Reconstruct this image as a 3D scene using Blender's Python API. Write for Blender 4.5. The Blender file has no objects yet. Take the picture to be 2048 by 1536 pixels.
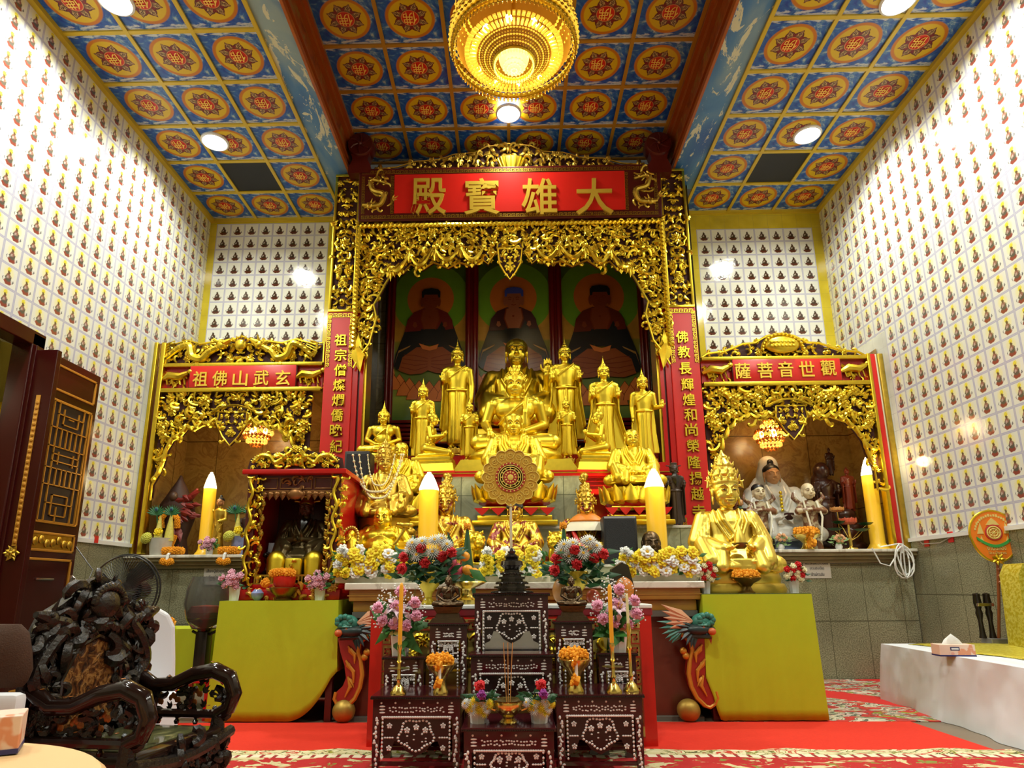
import bpy, bmesh, math, random
from math import sin, cos, pi, sqrt, atan2, radians
from mathutils import Vector, Matrix, noise as mnoise
S = bpy.context.scene
COL = S.collection
rnd = random.Random(7)

# ------------------------------------------------------------------ camera
F, PITCH, YAW, ROLL, PX, PY = 1266.69, .2262, -.0181, -.0058, 1001.19, 885.56
_fw = Vector((sin(YAW)*cos(PITCH), cos(YAW)*cos(PITCH), sin(PITCH)))
_rt = Vector((cos(YAW), -sin(YAW), 0)); _up = _rt.cross(_fw)
_r = _rt*cos(ROLL)+_up*sin(ROLL); _u = _up*cos(ROLL)-_rt*sin(ROLL)
CAM = Vector((0, 0, 1.0))
cd = bpy.data.cameras.new('camera'); co = bpy.data.objects.new('camera', cd); COL.objects.link(co)
cd.sensor_fit = 'HORIZONTAL'; cd.sensor_width = 36; cd.lens = 36*F/2048
cd.shift_x = (1024-PX)/2048; cd.shift_y = (PY-768)/2048
cd.clip_start = .02; cd.clip_end = 100
co.matrix_world = Matrix(((_r.x, _u.x, -_fw.x, CAM.x), (_r.y, _u.y, -_fw.y, CAM.y), (_r.z, _u.z, -_fw.z, CAM.z), (0, 0, 0, 1)))
S.camera = co
def ray(u, v): return _fw+_r*((u-PX)/F)-_u*((v-PY)/F)
def P(u, v, Y):
    d = ray(u, v); return CAM+d*(Y/d.y)
def PZ(u, v, z):
    d = ray(u, v); return CAM+d*((z-1)/d.z)
def PXw(u, v, x):
    d = ray(u, v); return CAM+d*(x/d.x)
def mpp(Y, z=2.0):                      # metres per pixel at a place
    return (Vector((0, Y, z))-CAM).dot(_fw)/F

# ------------------------------------------------------------------ world, exposure
S.view_settings.view_transform = 'Standard'; S.view_settings.look = 'None'
S.view_settings.gamma = 1; S.view_settings.use_curve_mapping = False
S.view_settings.exposure = 0.1
W = bpy.data.worlds.new('world'); S.world = W; W.use_nodes = True
W.node_tree.nodes['Background'].inputs[0].default_value = (.9, .85, .7, 1)
W.node_tree.nodes['Background'].inputs[1].default_value = .045
S.cycles.max_bounces = 6; S.cycles.diffuse_bounces = 3; S.cycles.glossy_bounces = 3
S.cycles.transmission_bounces = 4; S.cycles.transparent_max_bounces = 6
S.cycles.sample_clamp_indirect = 6; S.cycles.caustics_reflective = False; S.cycles.caustics_refractive = False
S.cycles.use_denoising = True

# ------------------------------------------------------------------ key planes of the hall
XL, XR, YB, ZT, ZC, YA, YM, YF = -4.5, 4.58, 8.47, 6.44, 6.95, 7.49, 7.4, -3.5
LW, LC = 60.0, 60.0

# ------------------------------------------------------------------ the hall's lamps (light of the ceiling downlights)
def arealamp(name, loc, power, size, color=(.99, 1, .88), rot=(0, 0, 0), spread=pi, shape='DISK'):
    l = bpy.data.lights.new(name, 'AREA'); l.energy = power; l.size = size; l.color = color; l.shape = shape; l.spread = spread
    o = bpy.data.objects.new(name, l); o.location = loc; o.rotation_euler = rot; COL.objects.link(o); return o
def pointlamp(name, loc, power, r=.03, color=(1, .8, .45)):
    l = bpy.data.lights.new(name, 'POINT'); l.energy = power; l.shadow_soft_size = r; l.color = color
    o = bpy.data.objects.new(name, l); o.location = loc; COL.objects.link(o); return o
def spotlamp(name, loc, target, power, angle=60, r=.04, color=(1, .85, .5), blend=.6):
    l = bpy.data.lights.new(name, 'SPOT'); l.energy = power; l.shadow_soft_size = r; l.color = color
    l.spot_size = radians(angle); l.spot_blend = blend
    o = bpy.data.objects.new(name, l); o.location = loc; COL.objects.link(o)
    o.rotation_euler = (Vector(target)-Vector(loc)).to_track_quat('-Z', 'Y').to_euler(); return o
DOWN = [(-3.65, 6.76, ZT, 58), (3.68, 6.83, ZT, 58), (-3.70, 4.82, ZT, 76), (3.72, 5.0, ZT, 76),
        (0, 6.91, ZC-.05, 26), (-3.7, 2.6, ZT, 70), (3.7, 2.6, ZT, 70), (-3.7, .2, ZT, 60), (3.7, .2, ZT, 60), (0, 1.6, ZC-.05, 90)]
for (x, y, z, p) in DOWN:
    arealamp('downlight_light', (x, y, z-.05), p, .24, spread=radians(150))

# ------------------------------------------------------------------ objects, tags
def tag(o, label=None, cat=None, group=None, kind=None):
    if label: o['label'] = label
    if cat: o['category'] = cat
    if group: o['group'] = group
    if kind: o['kind'] = kind
    return o
def thing(name, loc, label, cat, group=None, rz=0):
    o = bpy.data.objects.new(name, None); o.empty_display_size = .05; COL.objects.link(o)
    o.location = loc; o.rotation_euler = (0, 0, rz)
    return tag(o, label, cat, group)
def copytree(o, parent=None):
    c = o.copy(); COL.objects.link(c); c.parent = parent
    for ch in list(o.children): copytree(ch, c)
    return c
def again(root, loc, label, rz=None, sc=None, group=None):
    c = copytree(root); c.location = loc
    if rz is not None: c.rotation_euler = (0, 0, rz)
    if sc is not None: c.scale = (sc, sc, sc) if not hasattr(sc, '__len__') else sc
    c['label'] = label
    if group: c['group'] = group
    return c
def link(name, me, parent=None):
    o = bpy.data.objects.new(name, me); COL.objects.link(o); o.parent = parent; return o

# ------------------------------------------------------------------ mesh builder
class M:
    def __init__(s): s.v = []; s.f = []; s.mi = []; s.cur = 0; s.T = None
    def mat(s, i): s.cur = i; return s
    def xf(s, T): s.T = T; return s
    def add(s, vs, fs):
        n = len(s.v)
        if s.T is not None: vs = [tuple(s.T @ Vector(p)) for p in vs]
        s.v += [tuple(p) for p in vs]; s.f += [tuple(i+n for i in f) for f in fs]; s.mi += [s.cur]*len(fs); return s
    def box(s, x0, x1, y0, y1, z0, z1, b=0):
        if b <= 0:
            return s.add([(x0,y0,z0),(x1,y0,z0),(x1,y1,z0),(x0,y1,z0),(x0,y0,z1),(x1,y0,z1),(x1,y1,z1),(x0,y1,z1)],
                [(3,2,1,0),(4,5,6,7),(0,1,5,4),(1,2,6,5),(2,3,7,6),(3,0,4,7)])
        b = min(b, (x1-x0)*.45, (y1-y0)*.45, (z1-z0)*.45)
        bm = bmesh.new(); bmesh.ops.create_cube(bm, size=1)
        for v in bm.verts: v.co = Vector(((x0+x1)/2+v.co.x*(x1-x0), (y0+y1)/2+v.co.y*(y1-y0), (z0+z1)/2+v.co.z*(z1-z0)))
        bmesh.ops.bevel(bm, geom=bm.edges[:], offset=b, segments=2, affect='EDGES', profile=.5)
        return s.bm(bm)
    def bm(s, bm):
        bm.verts.ensure_lookup_table(); bm.verts.index_update()
        s.add([v.co[:] for v in bm.verts], [[v.index for v in f.verts] for f in bm.faces]); bm.free(); return s
    def lathe(s, prof, c=(0,0,0), n=24, sx=1, sy=1, cap=True):
        vs = []; fs = []; k = len(prof)
        for i in range(n):
            a = 2*pi*i/n
            for (r, z) in prof: vs.append((c[0]+r*cos(a)*sx, c[1]+r*sin(a)*sy, c[2]+z))
        for i in range(n):
            j = (i+1) % n
            for q in range(k-1): fs.append((i*k+q, j*k+q, j*k+q+1, i*k+q+1))
        if cap:
            if prof[0][0] > 1e-4: fs.append(tuple(i*k for i in range(n))[::-1])
            if prof[-1][0] > 1e-4: fs.append(tuple(i*k+k-1 for i in range(n)))
        return s.add(vs, fs)
    def tube(s, pts, rad, n=6, fl=1.0, axis=None, cap=True):
        # fl flattens the section along 'axis'
        pts = [Vector(p) for p in pts]; m = len(pts)
        if not hasattr(rad, '__len__'): rad = [rad]*m
        vs = []; fs = []; prev = None
        for i, p in enumerate(pts):
            t = (pts[min(i+1, m-1)]-pts[max(i-1, 0)])
            t = t.normalized() if t.length > 1e-9 else Vector((0, 0, 1))
            if axis is not None: a = Vector(axis)
            elif prev is not None: a = prev
            else: a = Vector((0, 1, 0)) if abs(t.y) < .9 else Vector((1, 0, 0))
            b = t.cross(a)
            if b.length < 1e-6: b = t.orthogonal()
            b.normalize(); a = b.cross(t).normalized(); prev = a
            for k in range(n):
                an = 2*pi*k/n
                vs.append(p+b*(rad[i]*cos(an))+a*(rad[i]*fl*sin(an)))
        for i in range(m-1):
            for k in range(n):
                j = (k+1) % n; fs.append((i*n+k, i*n+j, (i+1)*n+j, (i+1)*n+k))
        if cap: fs.append(tuple(range(n))[::-1]); fs.append(tuple((m-1)*n+k for k in range(n)))
        return s.add(vs, fs)
    def ell(s, c, r, n=12, m=8, R=None):
        if not hasattr(r, '__len__'): r = (r, r, r)
        vs = [(0, 0, -r[2])]; fs = []
        for j in range(1, m):
            t = -pi/2+pi*j/m
            for i in range(n):
                a = 2*pi*i/n; vs.append((r[0]*cos(t)*cos(a), r[1]*cos(t)*sin(a), r[2]*sin(t)))
        vs.append((0, 0, r[2])); L = len(vs)-1
        for i in range(n):
            fs.append((0, 1+(i+1) % n, 1+i)); b = 1+(m-2)*n; fs.append((L, b+i, b+(i+1) % n))
            for j in range(m-2):
                q = 1+j*n; fs.append((q+i, q+(i+1) % n, q+n+(i+1) % n, q+n+i))
        c = Vector(c)
        return s.add([(R @ Vector(p) if R is not None else Vector(p))+c for p in vs], fs)
    def prism(s, out, y0, y1, bev=0):
        # outline in (x,z), extruded along y from y0 (front) to y1
        n = len(out); A = sum(out[i][0]*out[(i+1) % n][1]-out[(i+1) % n][0]*out[i][1] for i in range(n))
        if A < 0: out = out[::-1]
        vs = [(x, y0, z) for x, z in out]+[(x, y1, z) for x, z in out]
        fs = [tuple(range(n)), tuple(range(2*n-1, n-1, -1))]+[(i+n, (i+1) % n+n, (i+1) % n, i) for i in range(n)]
        return s.add(vs, fs)
    def quad(s, a, b, c, d): return s.add([a, b, c, d], [(0, 1, 2, 3)])
    def leaf(s, p, d, L, w, t, up=(0, -1, 0)):
        # pointed leaf: base p, direction d, length L, width w, thickness t along 'up'
        p = Vector(p); d = Vector(d).normalized(); up = Vector(up); b = d.cross(up)
        if b.length < 1e-5: b = d.orthogonal()
        b.normalize(); up = b.cross(d).normalized()
        m = p+d*(L*.42)
        return s.add([p, m+b*w, m+up*t, m-b*w, p+d*L, m-up*t*.3], [(0,2,1),(0,3,2),(2,4,1),(3,4,2),(0,1,5),(0,5,3),(1,4,5),(5,4,3)])
    def build(s, name, mats, parent=None, smooth=True, uv=None, ang=40):
        me = bpy.data.meshes.new(name); me.from_pydata(s.v, [], s.f)
        if not isinstance(mats, (list, tuple)): mats = [mats]
        for q in mats: me.materials.append(q)
        if len(mats) > 1: me.polygons.foreach_set('material_index', s.mi)
        if smooth:
            me.polygons.foreach_set('use_smooth', [True]*len(me.polygons)); me.update()
            try: me.set_sharp_from_angle(angle=radians(ang))
            except Exception: pass
        if uv: 
            ul = me.uv_layers.new(name='UVMap')
            for lp in me.loops: ul.data[lp.index].uv = uv(me.vertices[lp.vertex_index].co)
        me.update()
        return link(name, me, parent)

# ------------------------------------------------------------------ shader helpers
class N:
    def __init__(s, name):
        s.m = bpy.data.materials.new(name); s.m.use_nodes = True; s.t = s.m.node_tree; s.n = s.t.nodes; s.l = s.t.links
        s.b = s.n['Principled BSDF']
    def put(s, sock, v):
        if isinstance(v, bpy.types.NodeSocket): s.l.new(v, sock)
        elif hasattr(v, '__len__'): sock.default_value = tuple(v)+((1,) if len(v) == 3 and len(sock.default_value) == 4 else ())
        else: sock.default_value = v
    def f(s, op, a, b=0, c=0, clamp=False):
        q = s.n.new('ShaderNodeMath'); q.operation = op; q.use_clamp = clamp
        for i, v in enumerate((a, b, c)): s.put(q.inputs[i], v)
        return q.outputs[0]
    def mix(s, fac, a, b):
        q = s.n.new('ShaderNodeMix'); q.data_type = 'RGBA'; s.put(q.inputs[0], fac); s.put(q.inputs[6], a); s.put(q.inputs[7], b); return q.outputs[2]
    def mul(s, a, b):
        q = s.n.new('ShaderNodeMix'); q.data_type = 'RGBA'; q.blend_type = 'MULTIPLY'; q.inputs[0].default_value = 1; s.put(q.inputs[6], a); s.put(q.inputs[7], b); return q.outputs[2]
    def ramp(s, x, stops, mode='LINEAR'):
        q = s.n.new('ShaderNodeValToRGB'); s.put(q.inputs[0], x); e = q.color_ramp.elements; q.color_ramp.interpolation = mode
        while len(e) < len(stops): e.new(.5)
        for i, (p, c) in enumerate(stops): e[i].position = p; e[i].color = tuple(c)+(1,) if len(c) == 3 else c
        return q.outputs[0]
    def co(s, kind='Object'):
        return s.n.new('ShaderNodeTexCoord').outputs[kind]
    def xyz(s, v):
        q = s.n.new('ShaderNodeSeparateXYZ'); s.put(q.inputs[0], v); return q.outputs
    def vec(s, x, y, z=0):
        q = s.n.new('ShaderNodeCombineXYZ')
        for i, v in enumerate((x, y, z)): s.put(q.inputs[i], v)
        return q.outputs[0]
    def noise(s, v, scale, detail=3, rough=.5, dist=0, out=0):
        q = s.n.new('ShaderNodeTexNoise'); s.put(q.inputs['Vector'], v); q.inputs['Scale'].default_value = scale
        q.inputs['Detail'].default_value = detail; q.inputs['Roughness'].default_value = rough; q.inputs['Distortion'].default_value = dist; return q.outputs[out]
    def vor(s, v, scale, feat='F1', out=0):
        q = s.n.new('ShaderNodeTexVoronoi'); q.feature = feat; s.put(q.inputs['Vector'], v); q.inputs['Scale'].default_value = scale; return q.outputs[out]
    def wave(s, v, scale, dist=0, detail=2, dscale=1):
        q = s.n.new('ShaderNodeTexWave'); s.put(q.inputs['Vector'], v)
        q.inputs['Scale'].default_value = scale; q.inputs['Distortion'].default_value = dist; q.inputs['Detail'].default_value = detail; q.inputs['Detail Scale'].default_value = dscale; return q.outputs[1]
    def step(s, a, x, w=.01):      # 0 below a, 1 above
        q = s.n.new('ShaderNodeMapRange'); q.interpolation_type = 'SMOOTHSTEP'; s.put(q.inputs[0], x); q.inputs[1].default_value = a-w; q.inputs[2].default_value = a+w; return q.outputs[0]
    def inell(s, u, v, cx, cy, rx, ry, w=.1):   # 1 inside the ellipse
        a = s.f('DIVIDE', s.f('SUBTRACT', u, cx), rx); b = s.f('DIVIDE', s.f('SUBTRACT', v, cy), ry)
        d = s.f('ADD', s.f('MULTIPLY', a, a), s.f('MULTIPLY', b, b))
        return s.f('SUBTRACT', 1.0, s.step(1.0, d, w))
    def bump(s, h, strength=.3, dist=.01):
        q = s.n.new('ShaderNodeBump'); s.put(q.inputs['Height'], h); q.inputs['Strength'].default_value = strength; q.inputs['Distance'].default_value = dist
        s.l.new(q.outputs[0], s.b.inputs['Normal']); return s
    def done(s, color=None, rough=.5, metal=0, **kw):
        if color is not None: s.put(s.b.inputs['Base Color'], color)
        s.put(s.b.inputs['Roughness'], rough); s.put(s.b.inputs['Metallic'], metal)
        for k, v in kw.items(): s.put(s.b.inputs[k.replace('_', ' ')], v)
        return s.m
_mc = {}
def plain(name, color, rough=.5, metal=0, var=.12, vs=9, bump=0, bs=60, **kw):
    if name in _mc: return _mc[name]
    s = N(name); c = s.co(); nz = s.noise(c, vs, 4)
    col = s.mix(nz, tuple(x*(1-var) for x in color), tuple(min(1, x*(1+var)) for x in color))
    if bump: s.bump(s.noise(c, bs, 3), bump, .01)
    _mc[name] = s.done(col, rough, metal, **kw); return _mc[name]
def glow(name, color, strength):
    if name in _mc: return _mc[name]
    s = N(name); s.done((color[0]*.8, color[1]*.8, color[2]*.8), .4); s.put(s.b.inputs['Emission Color'], color); s.b.inputs['Emission Strength'].default_value = strength
    _mc[name] = s.m; return s.m

# ------------------------------------------------------------------ shared materials
GOLD = plain('gold_leaf', (.90, .65, .05), .30, 1, .10, 14, .15, 70)
GOLDS = plain('gold_smooth', (.88, .66, .05), .36, 1, .06, 6)
GOLDC = plain('gold_carving', (.80, .58, .045), .30, 1, .16, 22)
GOLDD = plain('gold_old', (.62, .42, .06), .38, 1, .3, 16)
BRASS = plain('brass', (.80, .62, .16), .22, 1, .1, 10)
BRONZE = plain('dark_bronze', (.10, .065, .035), .32, .85, .3, 20, .2, 50)
REDL = plain('red_lacquer', (.50, .008, .006), .22, 0, .10, 4)
REDP = plain('red_paint', (.62, .014, .008), .3, 0, .08, 5)
DRED = plain('dark_red_wood', (.085, .008, .005), .28, 0, .3, 8)
DWOOD = plain('dark_backing', (.05, .008, .004), .7, 0, .3, 9)
BLACK = plain('black_wood', (.012, .008, .006), .2, 0, .3, 16)
WHITE = plain('white_plastic', (.82, .84, .82), .4, 0, .03)
GREEN = plain('leaf_green', (.03, .14, .02), .5, 0, .4, 30)
DGREEN = plain('leaf_dark', (.012, .07, .02), .4, 0, .4, 30)
MARI = plain('marigold', (.95, .36, .008), .7, 0, .2, 40, .6, 90)
YELF = plain('yellow_petal', (.92, .72, .02), .6, 0, .12, 30)
WHIF = plain('white_petal', (.86, .88, .84), .6, 0, .06, 30)
REDF = plain('red_petal', (.62, .008, .012), .55, 0, .2, 30)
PINKF = plain('pink_petal', (.83, .36, .52), .55, 0, .12, 30)
CREAM = plain('cream_paint', (.74, .66, .45), .45, 0, .1, 12)
# ================================================================== the hall
def tile_mat(name, t, dark=False):
    s = N(name); uv = s.xyz(s.co('UV')); u = s.f('FRACT', uv[0]); v = s.f('FRACT', uv[1])
    nz = s.noise(s.vec(s.f('MULTIPLY', u, 1.0), v, 0), 13, 3, .6); dn = s.f('MULTIPLY', s.f('SUBTRACT', nz, .5), .16)
    uu = s.f('ADD', u, dn); vv = s.f('ADD', v, dn)
    col = (.82, .83, .74)
    if not dark:
        col = s.mix(s.f('MULTIPLY', s.inell(u, v, .5, .66, .26, .28, .6), .55), col, (.90, .84, .30))
        col = s.mix(s.inell(uu, vv, .5, .80, .10, .11, .3), col, (.85, .75, .08))
    # figure: seat, robe, arms, head
    a, b, c, d = ((.30, .075, .05), (.13, .12, .09), (.33, .16, .12), (.16, .10, .05)) if not dark else ((.11, .030, .015), (.05, .028, .014), (.07, .03, .015), (.05, .025, .01))
    col = s.mix(s.inell(uu, vv, .5, .25, .205 if not dark else .25, .13, .25), col, a)
    col = s.mix(s.inell(uu, vv, .5, .42, .165, .16, .3), col, b)
    col = s.mix(s.inell(uu, vv, .5, .53, .11, .12, .3), col, c)
    col = s.mix(s.inell(uu, vv, .5, .69, .062, .085, .3), col, d)
    col = s.mix(s.inell(uu, vv, .47, .47, .05, .06, .4), col, (.55, .42, .36) if not dark else (.40, .36, .30))
    for cx in (.23, .77): col = s.mix(s.inell(uu, vv, cx, .33, .028, .07, .4), col, (.20, .20, .20))
    e = s.f('MAXIMUM', s.f('ABSOLUTE', s.f('SUBTRACT', u, .5)), s.f('ADD', s.f('ABSOLUTE', s.f('SUBTRACT', v, .5)), 0))
    col = s.mix(s.step(.445, e, .008), col, (.50, .50, .66))
    col = s.mix(s.step(.488, e, .004), col, (.62, .62, .64))
    h = s.f('ADD', s.f('MULTIPLY', s.noise(s.co('UV'), 3.0, 2), .6), s.f('MULTIPLY', nz, .25))
    s.bump(h, .10, .02)
    return s.done(col, .09, 0, Specular_IOR_Level=.6)
T = .2118
TILE = tile_mat('portrait_tile', T); TILEB = tile_mat('portrait_tile_brown', T, True)
def joint_mat(name, c1, c2, tw, th, rough, jc, speck=260, lo=.35, bump=.0):
    s = N(name); uv = s.xyz(s.co('UV')); u = s.f('FRACT', s.f('DIVIDE', uv[0], tw)); v = s.f('FRACT', s.f('DIVIDE', uv[1], th))
    e = s.f('MAXIMUM', s.f('ABSOLUTE', s.f('SUBTRACT', u, .5)), s.f('ABSOLUTE', s.f('SUBTRACT', v, .5)))
    n1 = s.noise(s.co('UV'), speck, 2); n2 = s.noise(s.co('UV'), 1.3, 4)
    col = s.mix(s.ramp(n1, [(lo, (0, 0, 0)), (1-lo, (1, 1, 1))]), c1, c2)
    col = s.mul(col, s.ramp(n2, [(.3, (.72,)*3), (.7, (1.15,)*3)]))
    col = s.mix(s.step(.492, e, .003), col, jc)
    return s.done(col, rough)
GRANITE = joint_mat('granite_dado', (.16, .16, .095), (.40, .40, .26), .42, .62, .22, (.10, .10, .06), 90)
YTILE = joint_mat('yellow_tile', (.66, .52, .03), (.72, .58, .04), T, T, .12, (.45, .36, .05), 5)
WTILE = joint_mat('white_tile', (.74, .78, .70), (.80, .83, .76), T, T, .1, (.5, .52, .5), 5)
def marble_mat(name, c1, c2, vein, tw=.6, th=.9, rough=.18, scale=2.2):
    s = N(name); uvv = s.co('UV'); uv = s.xyz(uvv); u = s.f('FRACT', s.f('DIVIDE', uv[0], tw)); v = s.f('FRACT', s.f('DIVIDE', uv[1], th))
    e = s.f('MAXIMUM', s.f('ABSOLUTE', s.f('SUBTRACT', u, .5)), s.f('ABSOLUTE', s.f('SUBTRACT', v, .5)))
    n = s.noise(uvv, scale, 6, .6, 1.5)
    col = s.ramp(n, [(.25, c1), (.5, c2), (.56, vein), (.62, c2), (.85, c1)])
    col = s.mix(s.step(.494, e, .003), col, tuple(x*.4 for x in c1))
    return s.done(col, rough)
MARB_G = marble_mat('green_marble', (.22, .24, .14), (.40, .41, .27), (.30, .31, .2), .55, .5)
MARB_B = marble_mat('brown_marble', (.20, .115, .03), (.40, .25, .065), (.27, .15, .04), .62, 1.0, .22)
MARB_D = marble_mat('dark_marble', (.075, .062, .028), (.17, .14, .07), (.11, .09, .045), .62, .5)
MARB_W = marble_mat('pale_marble', (.62, .60, .50), (.78, .76, .66), (.55, .52, .42), 3, 3)
YTRIM = plain('yellow_trim', (.62, .44, .025), .35, 0, .15, 3)
OTRIM = plain('ochre_trim', (.42, .20, .015), .35, 0, .2, 3)

def plane(name, a, b, c, d, mat, uv, kind='structure', parent=None):
    m = M().quad(a, b, c, d); o = m.build(name, mat, parent, smooth=False, uv=uv)
    if kind: o['kind'] = kind
    return o
# floor: one slab, red-tiled under the carpets
FLOORM = plain('floor_tile', (.20, .15, .10), .35, 0, .2, 3)
m = M(); m.box(XL-3.4, XR+.3, YF, YB+.6, -.1, 0); tag(m.build('floor', FLOORM, smooth=False), kind='structure')
# left wall with the doorway (Y DA..DB, up to DZ)
DA, DB, DZ = 3.1, 5.42, 3.22
def wall_strip(m, X, y0, y1, z0, z1, mi):
    m.mat(mi); m.quad((X, y0, z0), (X, y1, z0), (X, y1, z1), (X, y0, z1))
def side_wall(name, X, door):
    m = M(); sg = 1 if X < 0 else -1
    yb0 = YA-.15
    dz = 1.53
    if door:
        wall_strip(m, X, YF, DA, dz, ZT, 0); wall_strip(m, X, DB, yb0, dz, ZT, 0); wall_strip(m, X, DA, DB, DZ, ZT, 0)
        wall_strip(m, X, YF, DA, 0, dz, 1); wall_strip(m, X, DB, YB, 0, dz, 1)
    else:
        wall_strip(m, X, YF, yb0, dz, ZT, 0); wall_strip(m, X, YF, YB, 0, dz, 1)
    wall_strip(m, X, yb0, YB, 4.05, ZT, 0); wall_strip(m, X, yb0, YB, dz, 4.05, 2)
    if X > 0: m.f = [f[::-1] for f in m.f]
    o = m.build(name, [TILE, GRANITE, WTILE], smooth=False)
    me = o.data; ul = me.uv_layers.new(name='UVMap')
    for p in me.polygons:
        for li in p.loop_indices:
            c = me.vertices[me.loops[li].vertex_index].co
            if p.material_index == 0: ul.data[li].uv = ((c.y-yb0)/T*(1 if X < 0 else -1), (c.z-dz)/T)
            else: ul.data[li].uv = (c.y, c.z-dz)
    tag(o, kind='structure')
    # white ledge between granite and tiles
    e = M()
    segs = [(YF, DA), (DB, YA-.02)] if door else [(YF, YA-.02)]
    for a, b in segs: e.box(min(X, X+sg*.03), max(X, X+sg*.03), a, b, dz-.035, dz+.005)
    tag(e.build('trim_1' if X < 0 else 'trim_2', WHITE, smooth=False), kind='structure')
side_wall('wall_left', XL, True); side_wall('wall_right', XR, False)
# back walls of the two upper alcoves: yellow border round brown portraits
RL, RR = -2.38, 2.46
def alcove(name, x0, x1, tx0, tz1):
    m = M(); m.mat(0).quad((tx0, YB, tz1-13*T), (tx0+8*T, YB, tz1-13*T), (tx0+8*T, YB, tz1), (tx0, YB, tz1))
    m.mat(1)
    m.quad((x0, YB, 3.2), (tx0, YB, 3.2), (tx0, YB, ZT), (x0, YB, ZT)); m.quad((tx0+8*T, YB, 3.2), (x1, YB, 3.2), (x1, YB, ZT), (tx0+8*T, YB, ZT))
    m.quad((tx0, YB, tz1), (tx0+8*T, YB, tz1), (tx0+8*T, YB, ZT), (tx0, YB, ZT))
    xr = x1 if x0 < 0 else x0
    m.quad((xr, YM+.4, 3.2), (xr, YB, 3.2), (xr, YB, ZT), (xr, YM+.4, ZT))
    o = m.build(name, [TILEB, YTILE], smooth=False); me = o.data; ul = me.uv_layers.new(name='UVMap')
    for p in me.polygons:
        for li in p.loop_indices:
            c = me.vertices[me.loops[li].vertex_index].co
            ul.data[li].uv = ((c.x-tx0)/T, (c.z-tz1)/T) if p.material_index == 0 else (c.x-tx0+c.y-YB, c.z-tz1)
    tag(o, kind='structure')
alcove('wall_back_left', XL, RL, -4.398, 6.37); alcove('wall_back_right', RR, XR, 2.754, 6.155)
# wall behind the camera
m = M().quad((XR, YF, 0), (XL, YF, 0), (XL, YF, ZC), (XR, YF, ZC)); tag(m.build('wall_front', plain('cream_wall', (.6, .56, .42), .6), smooth=False), kind='structure')

# ------------------------------------------------------------------ ceiling panels
def ceil_mat():
    s = N('painted_ceiling_panel'); uv = s.xyz(s.co('UV')); u = s.f('FRACT', uv[0]); v = s.f('FRACT', uv[1])
    du = s.f('SUBTRACT', u, .5); dv = s.f('SUBTRACT', v, .5)
    r = s.f('SQRT', s.f('ADD', s.f('MULTIPLY', du, du), s.f('MULTIPLY', dv, dv)))
    th = s.f('ARCTAN2', du, dv)
    pc = s.vec(u, v, 0)
    n1 = s.noise(pc, 4.2, 5, .62, .6); n2 = s.noise(s.vec(s.f('MULTIPLY', u, 1.0), s.f('MULTIPLY', v, 3.4), 2.0), 5, 5, .6, .4)
    sky = s.ramp(n1, [(.36, (.006, .04, .32)), (.51, (.02, .12, .43)), (.57, (.14, .28, .46)), (.62, (.42, .50, .50)), (.75, (.60, .62, .52))])
    band = s.f('ADD', s.f('MULTIPLY', s.f('ABSOLUTE', dv), 1.0), s.f('MULTIPLY', s.f('SUBTRACT', n2, .5), .45))
    sky = s.mix(s.f('MULTIPLY', s.step(.43, band, .03), .85), sky, (.64, .68, .68))
    k = s.f('FRACT', s.f('MULTIPLY', th, 8/(2*pi)))              # eight petals
    kk = s.f('ABSOLUTE', s.f('SUBTRACT', k, .5))                 # 0 on petal axis
    edge = s.f('ADD', s.f('ADD', .205, s.f('MULTIPLY', s.f('COSINE', s.f('MULTIPLY', kk, 3.1)), .052)), s.f('MULTIPLY', s.f('MAXIMUM', s.f('SUBTRACT', 1, s.f('MULTIPLY', kk, 8)), 0), .036))
    col = s.mix(s.f('SUBTRACT', 1, s.step(.382, r, .012)), sky, (.54, .17, .010))
    col = s.mix(s.f('SUBTRACT', 1, s.step(.332, r, .010)), col, (.66, .44, .012))
    pet = s.f('MULTIPLY', s.f('SUBTRACT', 1, s.step(0, s.f('SUBTRACT', r, edge), .004)), 1)
    col = s.mix(pet, col, (.10, .006, .014))
    inn = s.f('SUBTRACT', 1, s.step(0, s.f('SUBTRACT', r, s.f('SUBTRACT', edge, .018)), .004))
    pn = s.noise(s.vec(s.f('MULTIPLY', kk, 6), s.f('MULTIPLY', r, 9), 0), 2.6, 2, .5)
    pcol = s.mix(s.step(.52, pn, .04), (.045, .004, .010), (.55, .36, .14))
    pcol = s.mix(s.step(.30, kk, .03), pcol, (.20, .008, .02))
    col = s.mix(s.f('MULTIPLY', inn, s.step(.15, r, .01)), col, pcol)
    col = s.mix(s.f('SUBTRACT', 1, s.step(.142, r, .006)), col, (.70, .30, .10))
    col = s.mix(s.f('SUBTRACT', 1, s.step(.132, r, .006)), col, (.62, .016, .010))
    return s.done(col, .30, 0, Specular_IOR_Level=.4)
CEILP = ceil_mat()
GLYPH = plain('glyph_gold', (.95, .62, .10), .4, 0, .05)
_tc = {}
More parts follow.
